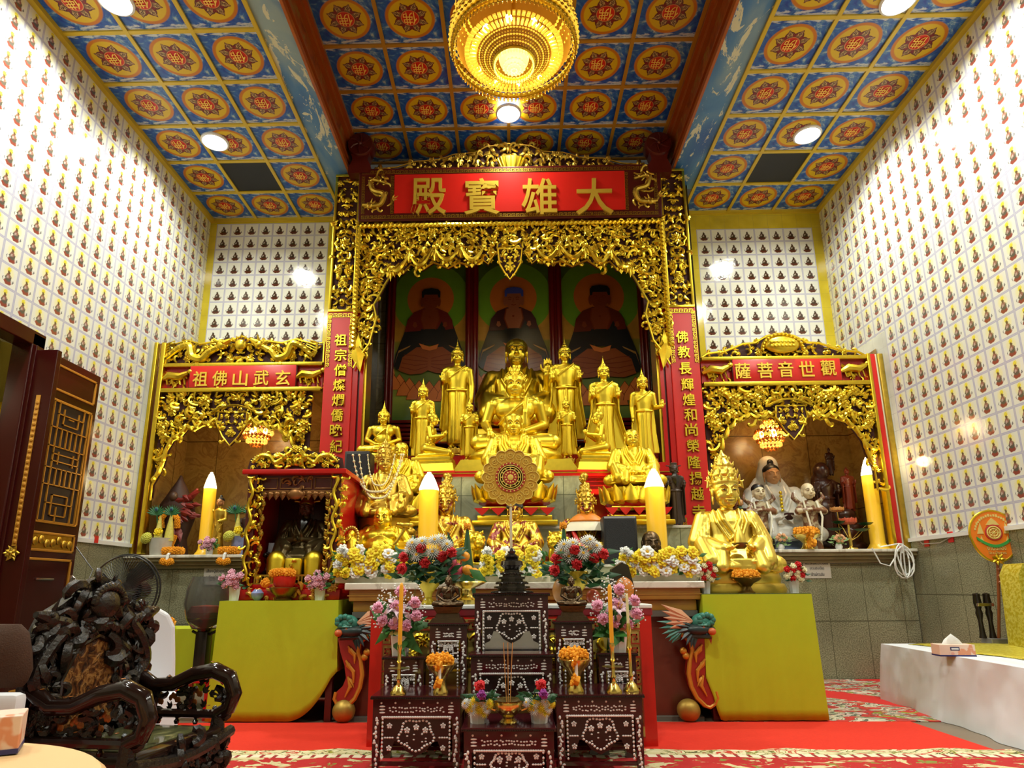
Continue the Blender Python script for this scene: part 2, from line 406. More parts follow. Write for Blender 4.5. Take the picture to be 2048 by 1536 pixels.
def text_mesh(txt, size=1.0, depth=0.0, offset=0.0, res=3):
    key = (txt, depth/size if size else 0, offset, res)
    if key in _tc: return _tc[key]
    cu = bpy.data.curves.new('t', 'FONT'); cu.body = txt; cu.size = 1.0; cu.align_x = 'CENTER'; cu.align_y = 'CENTER'
    cu.extrude = depth/size; cu.offset = offset; cu.resolution_u = res
    o = bpy.data.objects.new('t', cu); COL.objects.link(o)
    dg = bpy.context.evaluated_depsgraph_get(); me = bpy.data.meshes.new_from_object(o.evaluated_get(dg))
    vs = [v.co.copy() for v in me.vertices]; fs = [list(p.vertices) for p in me.polygons]
    bpy.data.objects.remove(o); bpy.data.curves.remove(cu); bpy.data.meshes.remove(me)
    if vs:
        xs = [v.x for v in vs]; ys = [v.y for v in vs]; c = Vector(((min(xs)+max(xs))/2, (min(ys)+max(ys))/2, 0)); vs = [v-c for v in vs]
    _tc[key] = (vs, fs); return _tc[key]
def put_text(m, txt, c, size, depth=.01, offset=0.0, ex=(1, 0, 0), ey=(0, 0, 1), sx=1.0, res=3, fit=None):
    # ex, ey: directions of the line and of the letters' height; fit=(w,h) scales to a box
    vs, fs = text_mesh(txt, size, depth, offset, res)
    if not vs: return
    ex = Vector(ex); ey = Vector(ey); ez = ex.cross(ey); c = Vector(c)
    kx = ky = size
    if fit:
        w = max(v.x for v in vs)-min(v.x for v in vs); h = max(v.y for v in vs)-min(v.y for v in vs); kx = fit[0]/w; ky = fit[1]/h
    m.add([c+ex*(v.x*kx*sx)+ey*(v.y*ky)+ez*(v.z*size) for v in vs], fs)
def ceiling(name, x0, nx, sx, y1, ny, sy, z, gmat, skip=()):
    m = M(); w = .021
    y0 = y1-ny*sy
    for i in range(nx):
        for j in range(ny):
            xa = x0+i*sx; yb = y1-j*sy; ya = yb-sy
            m.mat(3 if (i, j) in skip else 0).quad((xa, ya, z), (xa, yb, z), (xa+sx, yb, z), (xa+sx, ya, z))
            if (i, j) not in skip and ya > 1.0:
                m.mat(1); put_text(m, '佛', (xa+sx/2, (ya+yb)/2, z-.006), .15*sx/.66, .001, ex=(-1, 0, 0), ey=(0, 1, 0), res=2)
    m.mat(2)
    for i in range(nx+1): m.box(x0+i*sx-w, x0+i*sx+w, y0, y1, z-.018, z+.01)
    for j in range(ny+1): m.box(x0, x0+nx*sx, y1-j*sy-w, y1-j*sy+w, z-.017, z+.01)
    o = m.build(name, [CEILP, GLYPH, gmat, plain('dark_glass', (.006, .008, .014), .5)], smooth=False, uv=lambda c: ((c.x-x0)/sx, (c.y-y1)/sy))
    tag(o, kind='structure'); return o
SP = .6563
ceiling('ceiling_left', -3.802-SP, 3, SP, 8.45, 18, SP, ZT, YTRIM, skip=((1, 1),))
ceiling('ceiling_right', 2.578, 3, SP, 8.45, 18, SP, ZT, YTRIM, skip=((1, 1),))
ceiling('ceiling_centre', -2.085, 6, .695, 7.90, 17, .668, ZC, OTRIM)
# sky-painted beams: pale blue soffit, red-brown carved inner face
def cloud_mat():
    s = N('cloud_paint'); c = s.co(); q = s.xyz(c)
    st = s.vec(s.f('MULTIPLY', q[0], 1.6), s.f('MULTIPLY', q[1], .55), 0)
    n1 = s.noise(st, 1.2, 4, .5, .5); n2 = s.noise(s.vec(s.f('MULTIPLY', q[0], 3.2), s.f('MULTIPLY', q[1], 1.1), 3), 1.7, 6, .68, 1.2)
    col = s.ramp(n1, [(.35, (.015, .10, .36)), (.5, (.06, .21, .45)), (.66, (.28, .40, .42))])
    col = s.mix(s.step(.57, n2, .012), col, (.66, .66, .46))
    return s.done(col, .3)
CLOUD = cloud_mat()
def beam_face():
    s = N('carved_beam_paint'); c = s.co(); n = s.noise(c, 5, 5, .6, 1.0)
    st = s.xyz(c); b = s.f('ABSOLUTE', s.f('SUBTRACT', st[2], 6.72))
    col = s.ramp(n, [(.35, (.16, .03, .008)), (.5, (.34, .07, .012)), (.6, (.30, .20, .05)), (.66, (.28, .055, .01))])
    col = s.mix(s.step(.11, b, .01), col, (.40, .10, .014)); s.bump(n, .3, .02)
    return s.done(col, .3)
BEAMF = beam_face()
for sg, nm, xi, xo in ((-1, 'trim_3', 2.155, 2.49), (1, 'trim_4', 2.20, 2.578)):
    m = M(); y1 = 7.9
    a, b = sorted((sg*xi, sg*xo))
    m.mat(0).quad((a, YF, ZT), (a, y1, ZT), (b, y1, ZT), (b, YF, ZT))
    X = sg*xi
    m.mat(1); m.quad((X, YF, ZT), (X, y1, ZT), (X, y1, ZC), (X, YF, ZC))
    m.mat(2)
    q = sorted((X, X-sg*.03)); m.box(q[0], q[1], YF, y1, ZT-.02, ZT+.05); m.box(q[0], q[1], YF, y1, ZT+.12, ZT+.15)
    q = sorted((X, X-sg*.05)); m.box(q[0], q[1], YF, y1, ZC-.12, ZC); q = sorted((X, X-sg*.09)); m.box(q[0], q[1], YF, y1, ZC-.05, ZC)
    q = sorted((sg*xo-.02, sg*xo+.02)); m.mat(3).box(q[0], q[1], YF, YB, ZT-.02, ZT+.01)
    m.mat(0); q = sorted((sg*xi, sg*xo)); m.quad((q[0], y1, ZT-.0), (q[1], y1, ZT), (q[1], y1, ZC), (q[0], y1, ZC))
    tag(m.build(nm, [CLOUD, BEAMF, plain('beam_moulding', (.36, .085, .014), .3, 0, .2, 5), YTRIM], smooth=False), kind='structure')
m = M()
for X in (XL+.03, XR-.03): m.box(X-.03, X+.03, YF, YB, ZT-.05, ZT)
for a, b in ((XL, -2.49), (2.578, XR)): m.box(a, b, YB-.04, YB, ZT-.045, ZT)
tag(m.build('trim_5', YTRIM, smooth=False), kind='structure')
m = M().quad((-2.2, 8.6, ZT), (2.25, 8.6, ZT), (2.25, 8.6, ZC+.05), (-2.2, 8.6, ZC+.05)); 
tag(m.build('wall_back_lintel', plain('lintel_paint', (.2, .05, .02), .5), smooth=False), kind='structure')
# downlight fittings: round glowing discs in a white ring
LAMPON = glow('lamp_glass', (1, .98, .92), 22)
dl0 = None
labs = ['round white ceiling downlight beside the black glass panel of the left bay', 'round white ceiling downlight beside the black glass panel of the right bay',
        'round white downlight at the top edge of the left ceiling bay', 'round white downlight at the top edge of the right ceiling bay',
        'very bright round lamp on the middle ceiling just beyond the big crystal chandelier']
for i, (x, y, z, p) in enumerate(DOWN):
    if i < 5:
        t = thing('ceiling_downlight', (x, y, z), labs[i], 'ceiling lamp', 'round downlights on the ceiling')
        M().lathe([(.165, 0), (.165, -.02), (.145, -.03), (.135, -.02)], n=32, cap=False).build('ring', WHITE, t)
        M().lathe([(.0, -.018), (.14, -.018)], n=32, cap=False).build('diffuser', LAMPON, t)
# ================================================================== carving tools
def inpoly(poly):
    def f(x, z):
        c = False; n = len(poly); j = n-1
        for i in range(n):
            a, b = poly[i], poly[j]
            if (a[1] > z) != (b[1] > z) and x < (b[0]-a[0])*(z-a[1])/(b[1]-a[1])+a[0]: c = not c
            j = i
        return c
    return f
def curl(m, x, z, y, a, L, r, hand, n=7, sec=5, lift=1.6):
    # one acanthus scroll: a tapering tube that winds up at its end
    pts = []; rad = []; px, pz = x, z
    for i in range(n+1):
        t = i/n
        pts.append((px, y-r*lift*sin(pi*min(1, t*1.1+.12)), pz)); rad.append(r*(.45+1.0*sin(pi*(.15+.75*t))) if i < n else r*.75)
        a += hand*(.25+1.35*t*t)*(7/n); px += cos(a)*L/n*(1.15-.75*t); pz += sin(a)*L/n*(1.15-.75*t)
    m.tube(pts, rad, sec, .9)
def rosette(m, x, z, y, R, k=6, lay=2):
    for q in range(lay):
        for i in range(k):
            a = 2*pi*(i+.5*q)/k
            m.leaf((x+cos(a)*R*.1, y-R*.12*q, z+sin(a)*R*.1), (cos(a), -.18-.2*q, sin(a)), R*(1-.3*q), R*.34, R*.2)
    m.ell((x, y-R*.28, z), (R*.26, R*.22, R*.26), 8, 6)
def filigree(m, reg, x0, x1, z0, z1, cell, y, seed=1, mirror=None, ros=.07, th=.2):
    r = random.Random(seed); nx = max(1, int((x1-x0)/cell)); nz = max(1, int((z1-z0)/cell))
    for i in range(nx+1):
        for j in range(nz+1):
            x = x0+(i+.5+r.uniform(-.32, .32)+.5*(j % 2))*cell; z = z0+(j+.5+r.uniform(-.32, .32))*cell
            a = r.uniform(0, 2*pi); h = r.choice((-1, 1)); k = r.random(); L = cell*r.uniform(1.7, 2.6); g = r.uniform(.8, 1.25); dy = r.uniform(-.3, .3)*cell
            if not reg(x, z): continue
            for sg in ((1, -1) if mirror is not None else (1,)):
                xx = x if sg == 1 else 2*mirror-x; aa = a if sg == 1 else pi-a; hh = h*sg
                if k < ros: rosette(m, xx, z, y+dy*.3-.01, cell*.75, 6)
                elif k < .72: curl(m, xx, z, y+dy*.4, aa, L, cell*th*g, hh)
                else:
                    for q in (-.55, 0, .55): m.leaf((xx, y+dy*.4-.004, z), (cos(aa+q), -.22, sin(aa+q)), cell*(1.05 if q == 0 else .8), cell*.2, cell*.14)
def chain(m, pts, r, y=None, n=5, step=None):
    m.tube([(p[0], y if y is not None else p[1], p[-1]) for p in pts], r, n)
def rope(m, a, b, r, pitch=.05, n=6):
    a = Vector(a); b = Vector(b); L = (b-a).length; d = (b-a)/L; k = max(2, int(L/pitch))
    side = d.cross(Vector((0, 1, 0)))
    for i in range(k):
        c = a+d*(i+.5)*L/k
        m.tube([c-d*pitch*.55-side*r*.5, c+Vector((0, -r*.35, 0)), c+d*pitch*.55+side*r*.5], [r*.55, r*.8, r*.55], n)
def fret(m, a, b, ey, h, w, y, out=.004):
    # meander border from a to b (x,z), opening towards ey (x,z)
    ax, az = a; bx, bz = b; L = sqrt((bx-ax)**2+(bz-az)**2); dx, dz = (bx-ax)/L, (bz-az)/L; k = max(1, round(L/(h*1.25))); s = L/k
    pat = [((0, 0), (.12, 1)), ((.12, .86), (.78, 1)), ((.66, .3), (.78, 1)), ((.34, .3), (.78, .44)), ((.34, .3), (.46, .7)), ((.12, 0), (1, .13))]
    for i in range(k):
        for (p0, p1) in pat:
            q = []
            for (u, v) in ((p0[0], p0[1]), (p1[0], p0[1]), (p1[0], p1[1]), (p0[0], p1[1])):
                uu = (i+u)*s; q.append((ax+dx*uu+ey[0]*v*h, az+dz*uu+ey[1]*v*h))
            m.prism(q, y-out, y)
def frame_rect(m, x0, x1, z0, z1, w, y0, y1, b=.006):
    m.box(x0, x1, y0, y1, z0, z0+w, b); m.box(x0, x1, y0, y1, z1-w, z1, b); m.box(x0, x0+w, y0, y1, z0+w, z1-w, b); m.box(x1-w, x1, y0, y1, z0+w, z1-w, b)
def dragon(m, pts, r, y, seed=0, head=True):
    # a scaled body along (x,z) points with fins, a horned head at the last point
    q = [Vector((p[0], y-r*.6, p[1])) for p in pts]; P2 = []
    for i in range(len(q)-1):
        p0 = q[max(i-1, 0)]; p1 = q[i]; p2 = q[i+1]; p3 = q[min(i+2, len(q)-1)]
        for k in range(5):
            t = k/5; P2.append(.5*((2*p1)+(p2-p0)*t+(2*p0-5*p1+4*p2-p3)*t*t+(3*p1-3*p2+p3-p0)*t**3))
    P2.append(q[-1]); n = len(P2)
    m.tube(P2, [r*(.3+.9*sin(pi*(.12+.7*i/n))) for i in range(n)], 8)
    for i in range(1, n-1):
        t = (P2[i+1]-P2[i-1]).normalized(); s = Vector((-t.z, 0, t.x))
        if s.z < 0: s = -s
        m.leaf(P2[i]+s*r*.7, s*.8-t*.6, r*.9, r*.22, r*.15)
        if i % 2 == 0: m.ell(P2[i]+Vector((0, -r*.8, 0)), (r*.5, r*.3, r*.5), 6, 4)
    if head:
        h = P2[-1]; t = (P2[-1]-P2[-3]).normalized()
        m.ell(h, (r*1.7, r*1.3, r*1.4), 10, 7); m.tube([h, h+t*r*1.6+Vector((0, -r*.3, r*.2)), h+t*r*3+Vector((0, -r*.4, r*.3))], [r*1.2, r*.9, r*.5], 7)
        m.tube([h, h+t*r*2.2-Vector((0, 0, r*.9))], [r*.8, r*.3], 6)
        for a in (-.7, 0, .6, 1.2):
            d = Vector((-t.x*cos(a)-t.z*sin(a), -.2, -t.z*cos(a)+abs(sin(a))*.9)); m.leaf(h, d, r*3.6, r*.5, r*.3)
        m.ell(h+Vector((t.x*r*.6, -r*1.2, r*.6)), r*.35, 6, 5)
    for f in (.3, .6):
        b = P2[int(n*f)]; 
        for a in (-2.4, -1.9, -1.3): m.leaf(b, (cos(a), -.3, sin(a)), r*2.6, r*.35, r*.25)
def px2(pts, Y, f=1.0, ox=0, oy=0): return [(lambda p: (p.x, p.z))(P(ox+a/f, oy+b/f, Y)) for a, b in pts]

# ================================================================== the great carved frame of the main altar
fr = thing('altar_archway', (0, YM, 1.2), 'tall carved and gilded archway round the main altar niche with a shield pendant', 'archway')
fr_inv = Matrix.Translation((0, -YM, -1.2))
def fpart(m, name, mats, parent=fr, inv=fr_inv, **kw):
    m.v = [tuple(inv @ Vector(p)) for p in m.v]; return m.build(name, mats, parent, **kw)
PLX0, PLX1 = -2.30, -1.95
for sg in (-1, 1):
    xs = sorted((sg*2.31, sg*1.97)); m = M()
    m.mat(0).box(xs[0], xs[1], YM+.03, YM+.30, 4.42, 6.40)
    m.mat(1); frame_rect(m, xs[0], xs[1], 4.42, 6.40, .035, YM-.01, YM+.04)
    zc = P(690, 488, YM).z; xc = (xs[0]+xs[1])/2
    reg = lambda x, z: xs[0]+.04 < x < xs[1]-.04 and 4.46 < z < 6.36 and ((x-xc)**2+(z-zc)**2 > .11**2)
    filigree(m, lambda x, z: x < xc and reg(x, z), xs[0], xc, 4.44, 6.38, .066, YM+.02, 3, mirror=xc)
    rosette(m, xc, zc, YM-.005, .085, 8)
    m.tube([(xc+cos(a*pi/24)*(.115+.012*cos(a*pi/24*8)), YM-.01, zc+sin(a*pi/24)*(.115+.012*cos(a*pi/24*8))) for a in range(49)], .012, 5)
    fpart(m, 'carved_pillar', [DWOOD, GOLDC])
# valance with the scalloped arch
ARCH = [(130, 830), (165, 765), (215, 700), (240, 610), (255, 560), (240, 490), (285, 410), (300, 380), (335, 325), (400, 318), (440, 272), (500, 302), (560, 262), (640, 292), (700, 262), (770, 282), (820, 245), (855, 272), (890, 215), (970, 225)]
al = px2(ARCH, YM, 2.695, 660, 430)
al = [(x-.005, z) for x, z in al]; al[-1] = (0, al[-1][1])
top = 5.64
polyL = [(-1.965, al[0][1]+.04)]+al+[(0, top), (-1.965, top)]
full = [(-1.965, top)]+[(-1.965, al[0][1]+.04)]+al+[(-x, z) for x, z in al[::-1][1:]]+[(1.965, al[0][1]+.04), (1.965, top)]
m = M()
m.mat(0)
# backing as thin strips that follow the arch
for (a, b) in zip(al[:-1], al[1:]):
    if b[0]-a[0] < .004: continue
    for s in (1, -1):
        q = [(s*a[0], a[1]+.02), (s*b[0], b[1]+.02), (s*b[0], top), (s*a[0], top)]
        m.prism(q if s == 1 else q[::-1], YM+.03, YM+.06)
for s in (1, -1): m.prism([(s*-1.965, al[0][1]+.06), (s*al[0][0], al[0][1]+.04), (s*al[0][0], top), (s*-1.965, top)][::s], YM+.03, YM+.06)
m.mat(1)
ip = inpoly(polyL)
filigree(m, lambda x, z: ip(x, z) and ip(x, z-.02), -1.965, 0, al[0][1], top-.02, .064, YM+.015, 11, mirror=0, ros=.05)
filigree(m, lambda x, z: ip(x, z) and ip(x, z-.02), -1.965, 0, al[0][1], top-.02, .10, YM+.005, 17, mirror=0, ros=.12, th=.13)
fpart(m, 'carved_valance', [DWOOD, GOLDC])
m = M()
for s in (1, -1):
    m.tube([(s*x, YM-.03, z) for x, z in al[:-1]], .014, 6)
    rope(m, (s*1.955, YM-.03, 5.60), (s*1.955, YM-.03, al[0][1]+.25), .035, .055)
    # leaf tail
    m.leaf((s*1.93, YM-.03, al[0][1]+.34), (s*-.18, 0, -1), .40, .085, .05); m.leaf((s*1.90, YM-.03, al[0][1]+.46), (s*.12, 0, -1), .30, .05, .04)
rope(m, (-1.95, YM-.03, 5.605), (1.95, YM-.03, 5.605), .035, .055)
fpart(m, 'rope_border', GOLDC)
# swags along the arch, each with a beaded belly and a small tassel
SW = [((335, 300), (430, 215), .62), ((430, 205), (555, 185), .8), ((570, 190), (700, 180), .62), ((705, 180), (830, 185), .68)]
for a, b, dp in SW:
    (x0, z0), (x1, z1) = px2([a, b], YM, 2.695, 660, 430); w = x1-x0
    for s in (1, -1):
        m = M(); pts = []; rad = []
        for i in range(11):
            t = i/10; pts.append((s*(x0+w*t), YM-.045-.035*sin(pi*t), z0+(z1-z0)*t-w*dp*sin(pi*t))); rad.append(.010+.026*sin(pi*t))
        m.tube(pts, rad, 7)
        for i in range(1, 10): m.ell((pts[i][0], pts[i][1]-rad[i]*.4, pts[i][2]-rad[i]*.9), .012, 6, 4)
        m.leaf((s*(x0+w*.5), YM-.07, (z0+z1)/2-w*dp-.02), (0, 0, -1), .085, .028, .02)
        for dx in (-.035, .035): m.leaf((s*(x0+w*.5)+dx, YM-.07, (z0+z1)/2-w*dp+.0), (dx*9, 0, -1), .06, .02, .015)
        for q in (-1, 0, 1): m.leaf((s*x0+q*.018, YM-.06, z0-.03), (q*.35, -.1, -1), .16-.05*abs(q), .024, .02)
        rosette(m, s*x0, z0, YM-.05, .045, 6, 1)
        fpart(m, 'swag', GOLDC)
m = M(); sh = px2([(905, 182), (1035, 182), (1026, 262), (1000, 310), (970, 348), (940, 310), (914, 262)], YM-.08, 2.695, 660, 430)
m.mat(0).prism(sh, YM-.075, YM-.03); m.mat(1)
m.tube([(x, YM-.085, z) for x, z in sh+sh[:1]], .014, 6)
sp = inpoly(sh); xm = sum(x for x, z in sh)/7; zs = [z for x, z in sh]
filigree(m, lambda x, z: sp(x, z) and sp(x-.02, z) and x < xm, xm-.16, xm, min(zs), max(zs), .05, YM-.085, 5, mirror=xm, ros=0)
m.leaf((xm, YM-.10, max(zs)-.1), (0, 0, -1), .26, .022, .03)
fpart(m, 'shield_pendant', [DWOOD, GOLDS])
# crest
cr = [(-1.82, 6.40), (-1.80, 6.47), (-1.5, 6.50), (-1.25, 6.58), (-.95, 6.60), (-.72, 6.68), (-.45, 6.70), (-.30, 6.79), (0, 6.83)]
m = M(); m.mat(0)
poly = cr+[(-x, z) for x, z in cr[::-1][1:]]; m.prism(poly, YM+.03, YM+.06); m.mat(1)
cp_ = inpoly(cr+[(0, 6.40)]); filigree(m, lambda x, z: cp_(x, z), -1.82, 0, 6.40, 6.83, .07, YM+.01, 23, mirror=0)
m.tube([(x, YM, z) for x, z in poly], .012, 5)
fpart(m, 'crest', [DWOOD, GOLDD])
m = M(); c = P(1022, 322, YM-.1); m.lathe([(.0, -.12), (.10, -.115), (.15, -.02), (.185, .06), (.19, .075), (.0, .08)], (c.x, YM-.03, c.z), 24, 1, .45)
for i in range(9):
    a = pi*(1+i/8); m.tube([(c.x+cos(a)*.1, YM-.03+sin(a)*.05, c.z-.11), (c.x+cos(a)*.155, YM-.035+sin(a)*.075, c.z-.02), (c.x+cos(a)*.19, YM-.035+sin(a)*.09, c.z+.07)], .009, 5)
fpart(m, 'basket_medallion', GOLDS)
# inner jambs of the frame, red with a dark groove
for s in (-1, 1):
    m = M()
    for i, (a, b, y) in enumerate(((1.97, 1.90, .02), (1.90, 1.875, .05), (1.875, 1.83, .03))):
        q = sorted((s*a, s*b)); m.mat(0 if i != 1 else 1).box(q[0], q[1], YM+y, YM+.32, 1.5, 4.42)
    q = sorted((s*1.83, s*1.80)); m.mat(2).box(q[0], q[1], YM+.06, YM+.32, 1.5, 4.42)
    fpart(m, 'jamb', [REDL, DRED, GOLDC], smooth=False)

# plaque
SIGNG = plain('sign_gold', (.88, .62, .07), .3, .55, .05, 6)
pq = thing('name_plaque', (0, YM-.06, 5.66), 'long red name board with four big gold characters and key-pattern border over the altar', 'sign')
Tq = Matrix.Translation((0, YM-.06, 5.66)) @ Matrix.Rotation(radians(4), 4, 'X')
m = M(); m.mat(0).box(-1.97, 1.97, 0, .05, 0, .735, .01); m.mat(1).box(-1.5, 1.5, -.012, .005, .10, .635)
m.build('board', [DRED, REDP], pq, smooth=False)
m = M()
for z in (.03, .655): fret(m, (-1.93, z), (1.93, z), (0, 1), .045, .01, -.002)
for x in (-1.93, -1.55, 1.50, 1.88): fret(m, (x, .10), (x, .63), (1, 0), .04, .01, -.002)
m.build('key_border', GOLDD, pq, smooth=False)
for s in (-1, 1):
    m = M()
    dragon(m, [(s*1.62, .52), (s*1.80, .56), (s*1.78, .42), (s*1.64, .36), (s*1.68, .22), (s*1.82, .2)], .03, -.005)
    filigree(m, lambda x, z: True, min(s*1.6, s*1.86), max(s*1.6, s*1.86), .13, .6, .10, .005, 4, th=.1, ros=0)
    m.build('dragon_relief', GOLDD, pq)
for u, ch in ((858, '殿'), (964, '寶'), (1078, '雄'), (1188, '大')):
    c = P(u, 396, YM-.07); m = M(); put_text(m, ch, (c.x, -.018, c.z-5.66), .5, .016, .012, fit=(.46, .50) if ch != '大' else (.48, .50)); m.build('gold_character', SIGNG, pq, smooth=False)
pq.rotation_euler = (radians(5), 0, 0)
for ch in pq.children: pass
# couplet boards
def couplet(sg, chars, us, label):
    xs = sorted((sg*2.315, sg*1.965)); zb = 1.5
    t = thing('couplet_board', ((xs[0]+xs[1])/2, YM, zb), label, 'sign', None); w = (xs[1]-xs[0])/2
    M().box(-w, w, 0, .05, 0, 4.42-zb, .006).build('board', REDP, t, smooth=False)
    m = M(); h = .05; zt = 4.40-zb
    fret(m, (-w+.02, zt-h), (w-.02, zt-h), (0, 1), h, .01, -.002, .006)
    for s in (-1, 1): fret(m, (s*(w-.01), zt-.03), (s*(w-.01), zt-.72), (-s, 0), .045, .01, -.002, .006)
    m.build('key_border', GOLDC, t, smooth=False); m = M()
    for s in (-1, 1): fret(m, (s*(w-.01), .02), (s*(w-.01), .30), (-s, 0), .045, .01, -.002, .006)
    fret(m, (-w+.02, .02), (w-.02, .02), (0, 1), h, .01, -.002, .006)
    m.build('key_border', GOLDC, t, smooth=False)
    for ch, (u, v) in zip(chars, us):
        c = P(u, v, YM); m = M(); put_text(m, ch, (c.x-(xs[0]+xs[1])/2, -.012, c.z-zb), .2, .012, .012, fit=(.15, .155)); m.build('gold_character', GOLDC, t, smooth=False)
couplet(-1, '祖宗僧燦爛僑晚紀', [(682, 681), (682, 711), (681, 741), (679, 771), (677, 801), (675, 831), (673, 861), (673, 893)], 'tall red board with gold characters on the left side of the main altar')
couplet(1, '佛教長輝煌和尚榮隆揚越寺', [(1363, 675), (1367, 705), (1370, 738), (1374, 770), (1377, 800), (1380, 830), (1382, 860), (1385, 892), (1388, 925), (1391, 957), (1394, 988), (1397, 1023)], 'tall red board with gold characters on the right side of the main altar')
# red scroll brackets under the beams
bk = None
for i, (u, v, lab) in enumerate(((722, 292, 'dark red carved scroll bracket with a round head at the left end of the crest'), (1316, 290, 'dark red carved scroll bracket with a round head at the right end of the crest'))):
    c = P(u, v, YM-.12)
    if bk is None:
        bk = thing('scroll_bracket', (c.x, YM-.12, c.z-.42), lab, 'bracket', 'carved brackets at the crest')
        m = M(); m.prism([(-.15, 0), (.15, 0), (.145, .1), (.10, .2), (.13, .32), (-.13, .32), (-.10, .2), (-.15, .1)], -.02, .14); m.build('post', DRED, bk, smooth=False)
        m = M(); m.lathe([(.0, -.03), (.16, -.03), (.175, 0), (.175, .14), (.16, .16), (0, .16)], n=32)
        m.v = [(x, z-.02, y+.42) for x, y, z in m.v]
        for k in range(6):
            a = k*pi/3; m.tube([(cos(a)*.03, -.055, .42+sin(a)*.03), (cos(a+.3)*.09, -.06, .42+sin(a+.3)*.09), (cos(a+.5)*.14, -.055, .42+sin(a+.5)*.14)], .012, 5)
        m.ell((0, -.055, .42), .03, 8, 6); m.build('round_head', DRED, bk)
    else: again(bk, (c.x, YM-.12, c.z-.42), lab)

# ================================================================== main niche: side walls, back, paintings
m = M()
m.mat(0)
for s, X in ((-1, -1.93), (1, 1.99)):
    q = [(X, YM+.1, 0), (X, 8.62, 0), (X, 8.62, 6.4), (X, YM+.1, 6.4)]; m.quad(*(q if s < 0 else q[::-1]))
m.quad((-1.95, 8.66, 0), (2.0, 8.66, 0), (2.0, 8.66, 6.45), (-1.95, 8.66, 6.45))
tag(m.build('wall_niche', MARB_D, smooth=False, uv=lambda c: (c.x+c.y, c.z)), kind='structure')
m = M().box(-1.95, 2.0, YM+.10, 8.66, 6.0, 6.06); tag(m.build('ceiling_niche', DRED, smooth=False), kind='structure')
PF = {}
def pcol(n, c, r=.25): return plain('paint_'+n, tuple(min(.9, x*1.5) for x in c), r, 0, .12, 6)
def painting(x0, x1, z0, z1, label, hair, halo, skin, robe):
    t = thing('buddha_painting', ((x0+x1)/2, 8.58, z0), label, 'painting', 'three painted panels behind the statues')
    W2 = (x1-x0)/2; H = z1-z0
    s = N('painted_ground'); c = s.xyz(s.co('Object'))
    col = s.ramp(s.f('DIVIDE', c[2], H), [(.0, (.05, .12, .02)), (.12, (.20, .26, .04)), (.28, (.10, .13, .015)), (.44, (.17, .15, .02)), (.45, (.33, .17, .02)), (.68, (.34, .16, .02)), (.75, (.06, .11, .012)), (1, (.035, .07, .01))])
    col = s.mul(col, s.ramp(s.noise(s.co('Object'), 3.5, 4), [(.3, (1.1,)*3), (.7, (1.75,)*3)]))
    gm = s.done(col, .22)
    M().quad((-W2, 0, 0), (W2, 0, 0), (W2, 0, H), (-W2, 0, H)).build('canvas', gm, t, smooth=False)
    K = .00110*W2/.415
    zr = P(865, 603, 8.58).z-z0                       # height of the face centre above the bottom edge
    mats = [pcol('leafgreen', (.10, .22, .012)), pcol('halo', halo), pcol('robe'+str(robe[0]), robe), pcol('dark', (.012, .012, .012)), pcol('skin'+str(skin[0]), skin), pcol('hair'+str(hair[2]), hair),
            pcol('edge', (.24, .12, .03)), pcol('legs', (.19, .045, .01)), pcol('lotus', (.46, .13, .025)), pcol('moss', (.09, .13, .02)), pcol('line', (.12, .02, .004))]
    m = M(); lay = [0]
    def poly(mi, pts):
        lay[0] += .0006; m.mat(mi).add([(max(-W2, min(W2, (x-615)*K)), -lay[0], zr+(520-y)*K) for x, y in pts], [tuple(range(len(pts)))[::-1]])
    def circ(mi, cx, cy, r, ry=None, n=40): poly(mi, [(cx+r*cos(2*pi*i/n), cy-(ry or r)*sin(2*pi*i/n)) for i in range(n)][::-1])
    def line(pts, w=5):
        lay[0] += .0006
        for a, b in zip(pts[:-1], pts[1:]):
            d = Vector((b[0]-a[0], b[1]-a[1])); 
            if d.length < 1e-6: continue
            d.normalize(); nx, ny = -d.y*w/2, d.x*w/2
            m.mat(10).add([((x-615)*K, -lay[0], zr+(520-y)*K) for x, y in ((a[0]+nx, a[1]+ny), (b[0]+nx, b[1]+ny), (b[0]-nx, b[1]-ny), (a[0]-nx, a[1]-ny))], [(0, 1, 2, 3)])
    circ(0, 615, 490, 415); circ(1, 612, 490, 252)
    # moss seat, lotus throne
    circ(9, 610, 1400, 470, 110)
    for k in range(9):
        cx = 615+(k-4)*105; b = 1570-abs(k-4)**2*9; poly(8, [(cx-75, b), (cx-58, b-70), (cx, b-150), (cx+58, b-70), (cx+75, b)][::-1]); line([(cx-75, b), (cx-58, b-70), (cx, b-150), (cx+58, b-70), (cx+75, b)])
    for k in range(8):
        cx = 615+(k-3.5)*105; b = 1650-abs(k-3.5)**2*11; poly(8, [(cx-78, b), (cx-60, b-70), (cx, b-160), (cx+60, b-70), (cx+78, b)][::-1]); line([(cx-78, b), (cx-60, b-70), (cx, b-160), (cx+60, b-70), (cx+78, b)])
    for s in (-1, 1):
        for k in range(3): x = 615+s*(370+k*30); poly(8, [(x-30, 1480-k*60), (x+s*34, 1340-k*70), (x+30, 1470-k*60)][::s]); 
        poly(8, [(615+s*440, 1220), (615+s*412, 1140), (615+s*436, 1085), (615+s*462, 1150)][::-s])
    for s in (-1, 1): poly(3, [(615-s*30, 620), (615+s*60, 610), (615+s*175, 680), (615+s*245, 800), (615+s*300, 960), (615+s*360, 1130), (615+s*410, 1255), (615+s*340, 1300), (615+s*120, 1180)][::-s])
    poly(7, [(290, 1310), (330, 1160), (480, 1050), (615, 1060), (750, 1050), (900, 1160), (940, 1310), (820, 1350), (680, 1340), (600, 1310), (540, 1345), (410, 1355)][::-1])
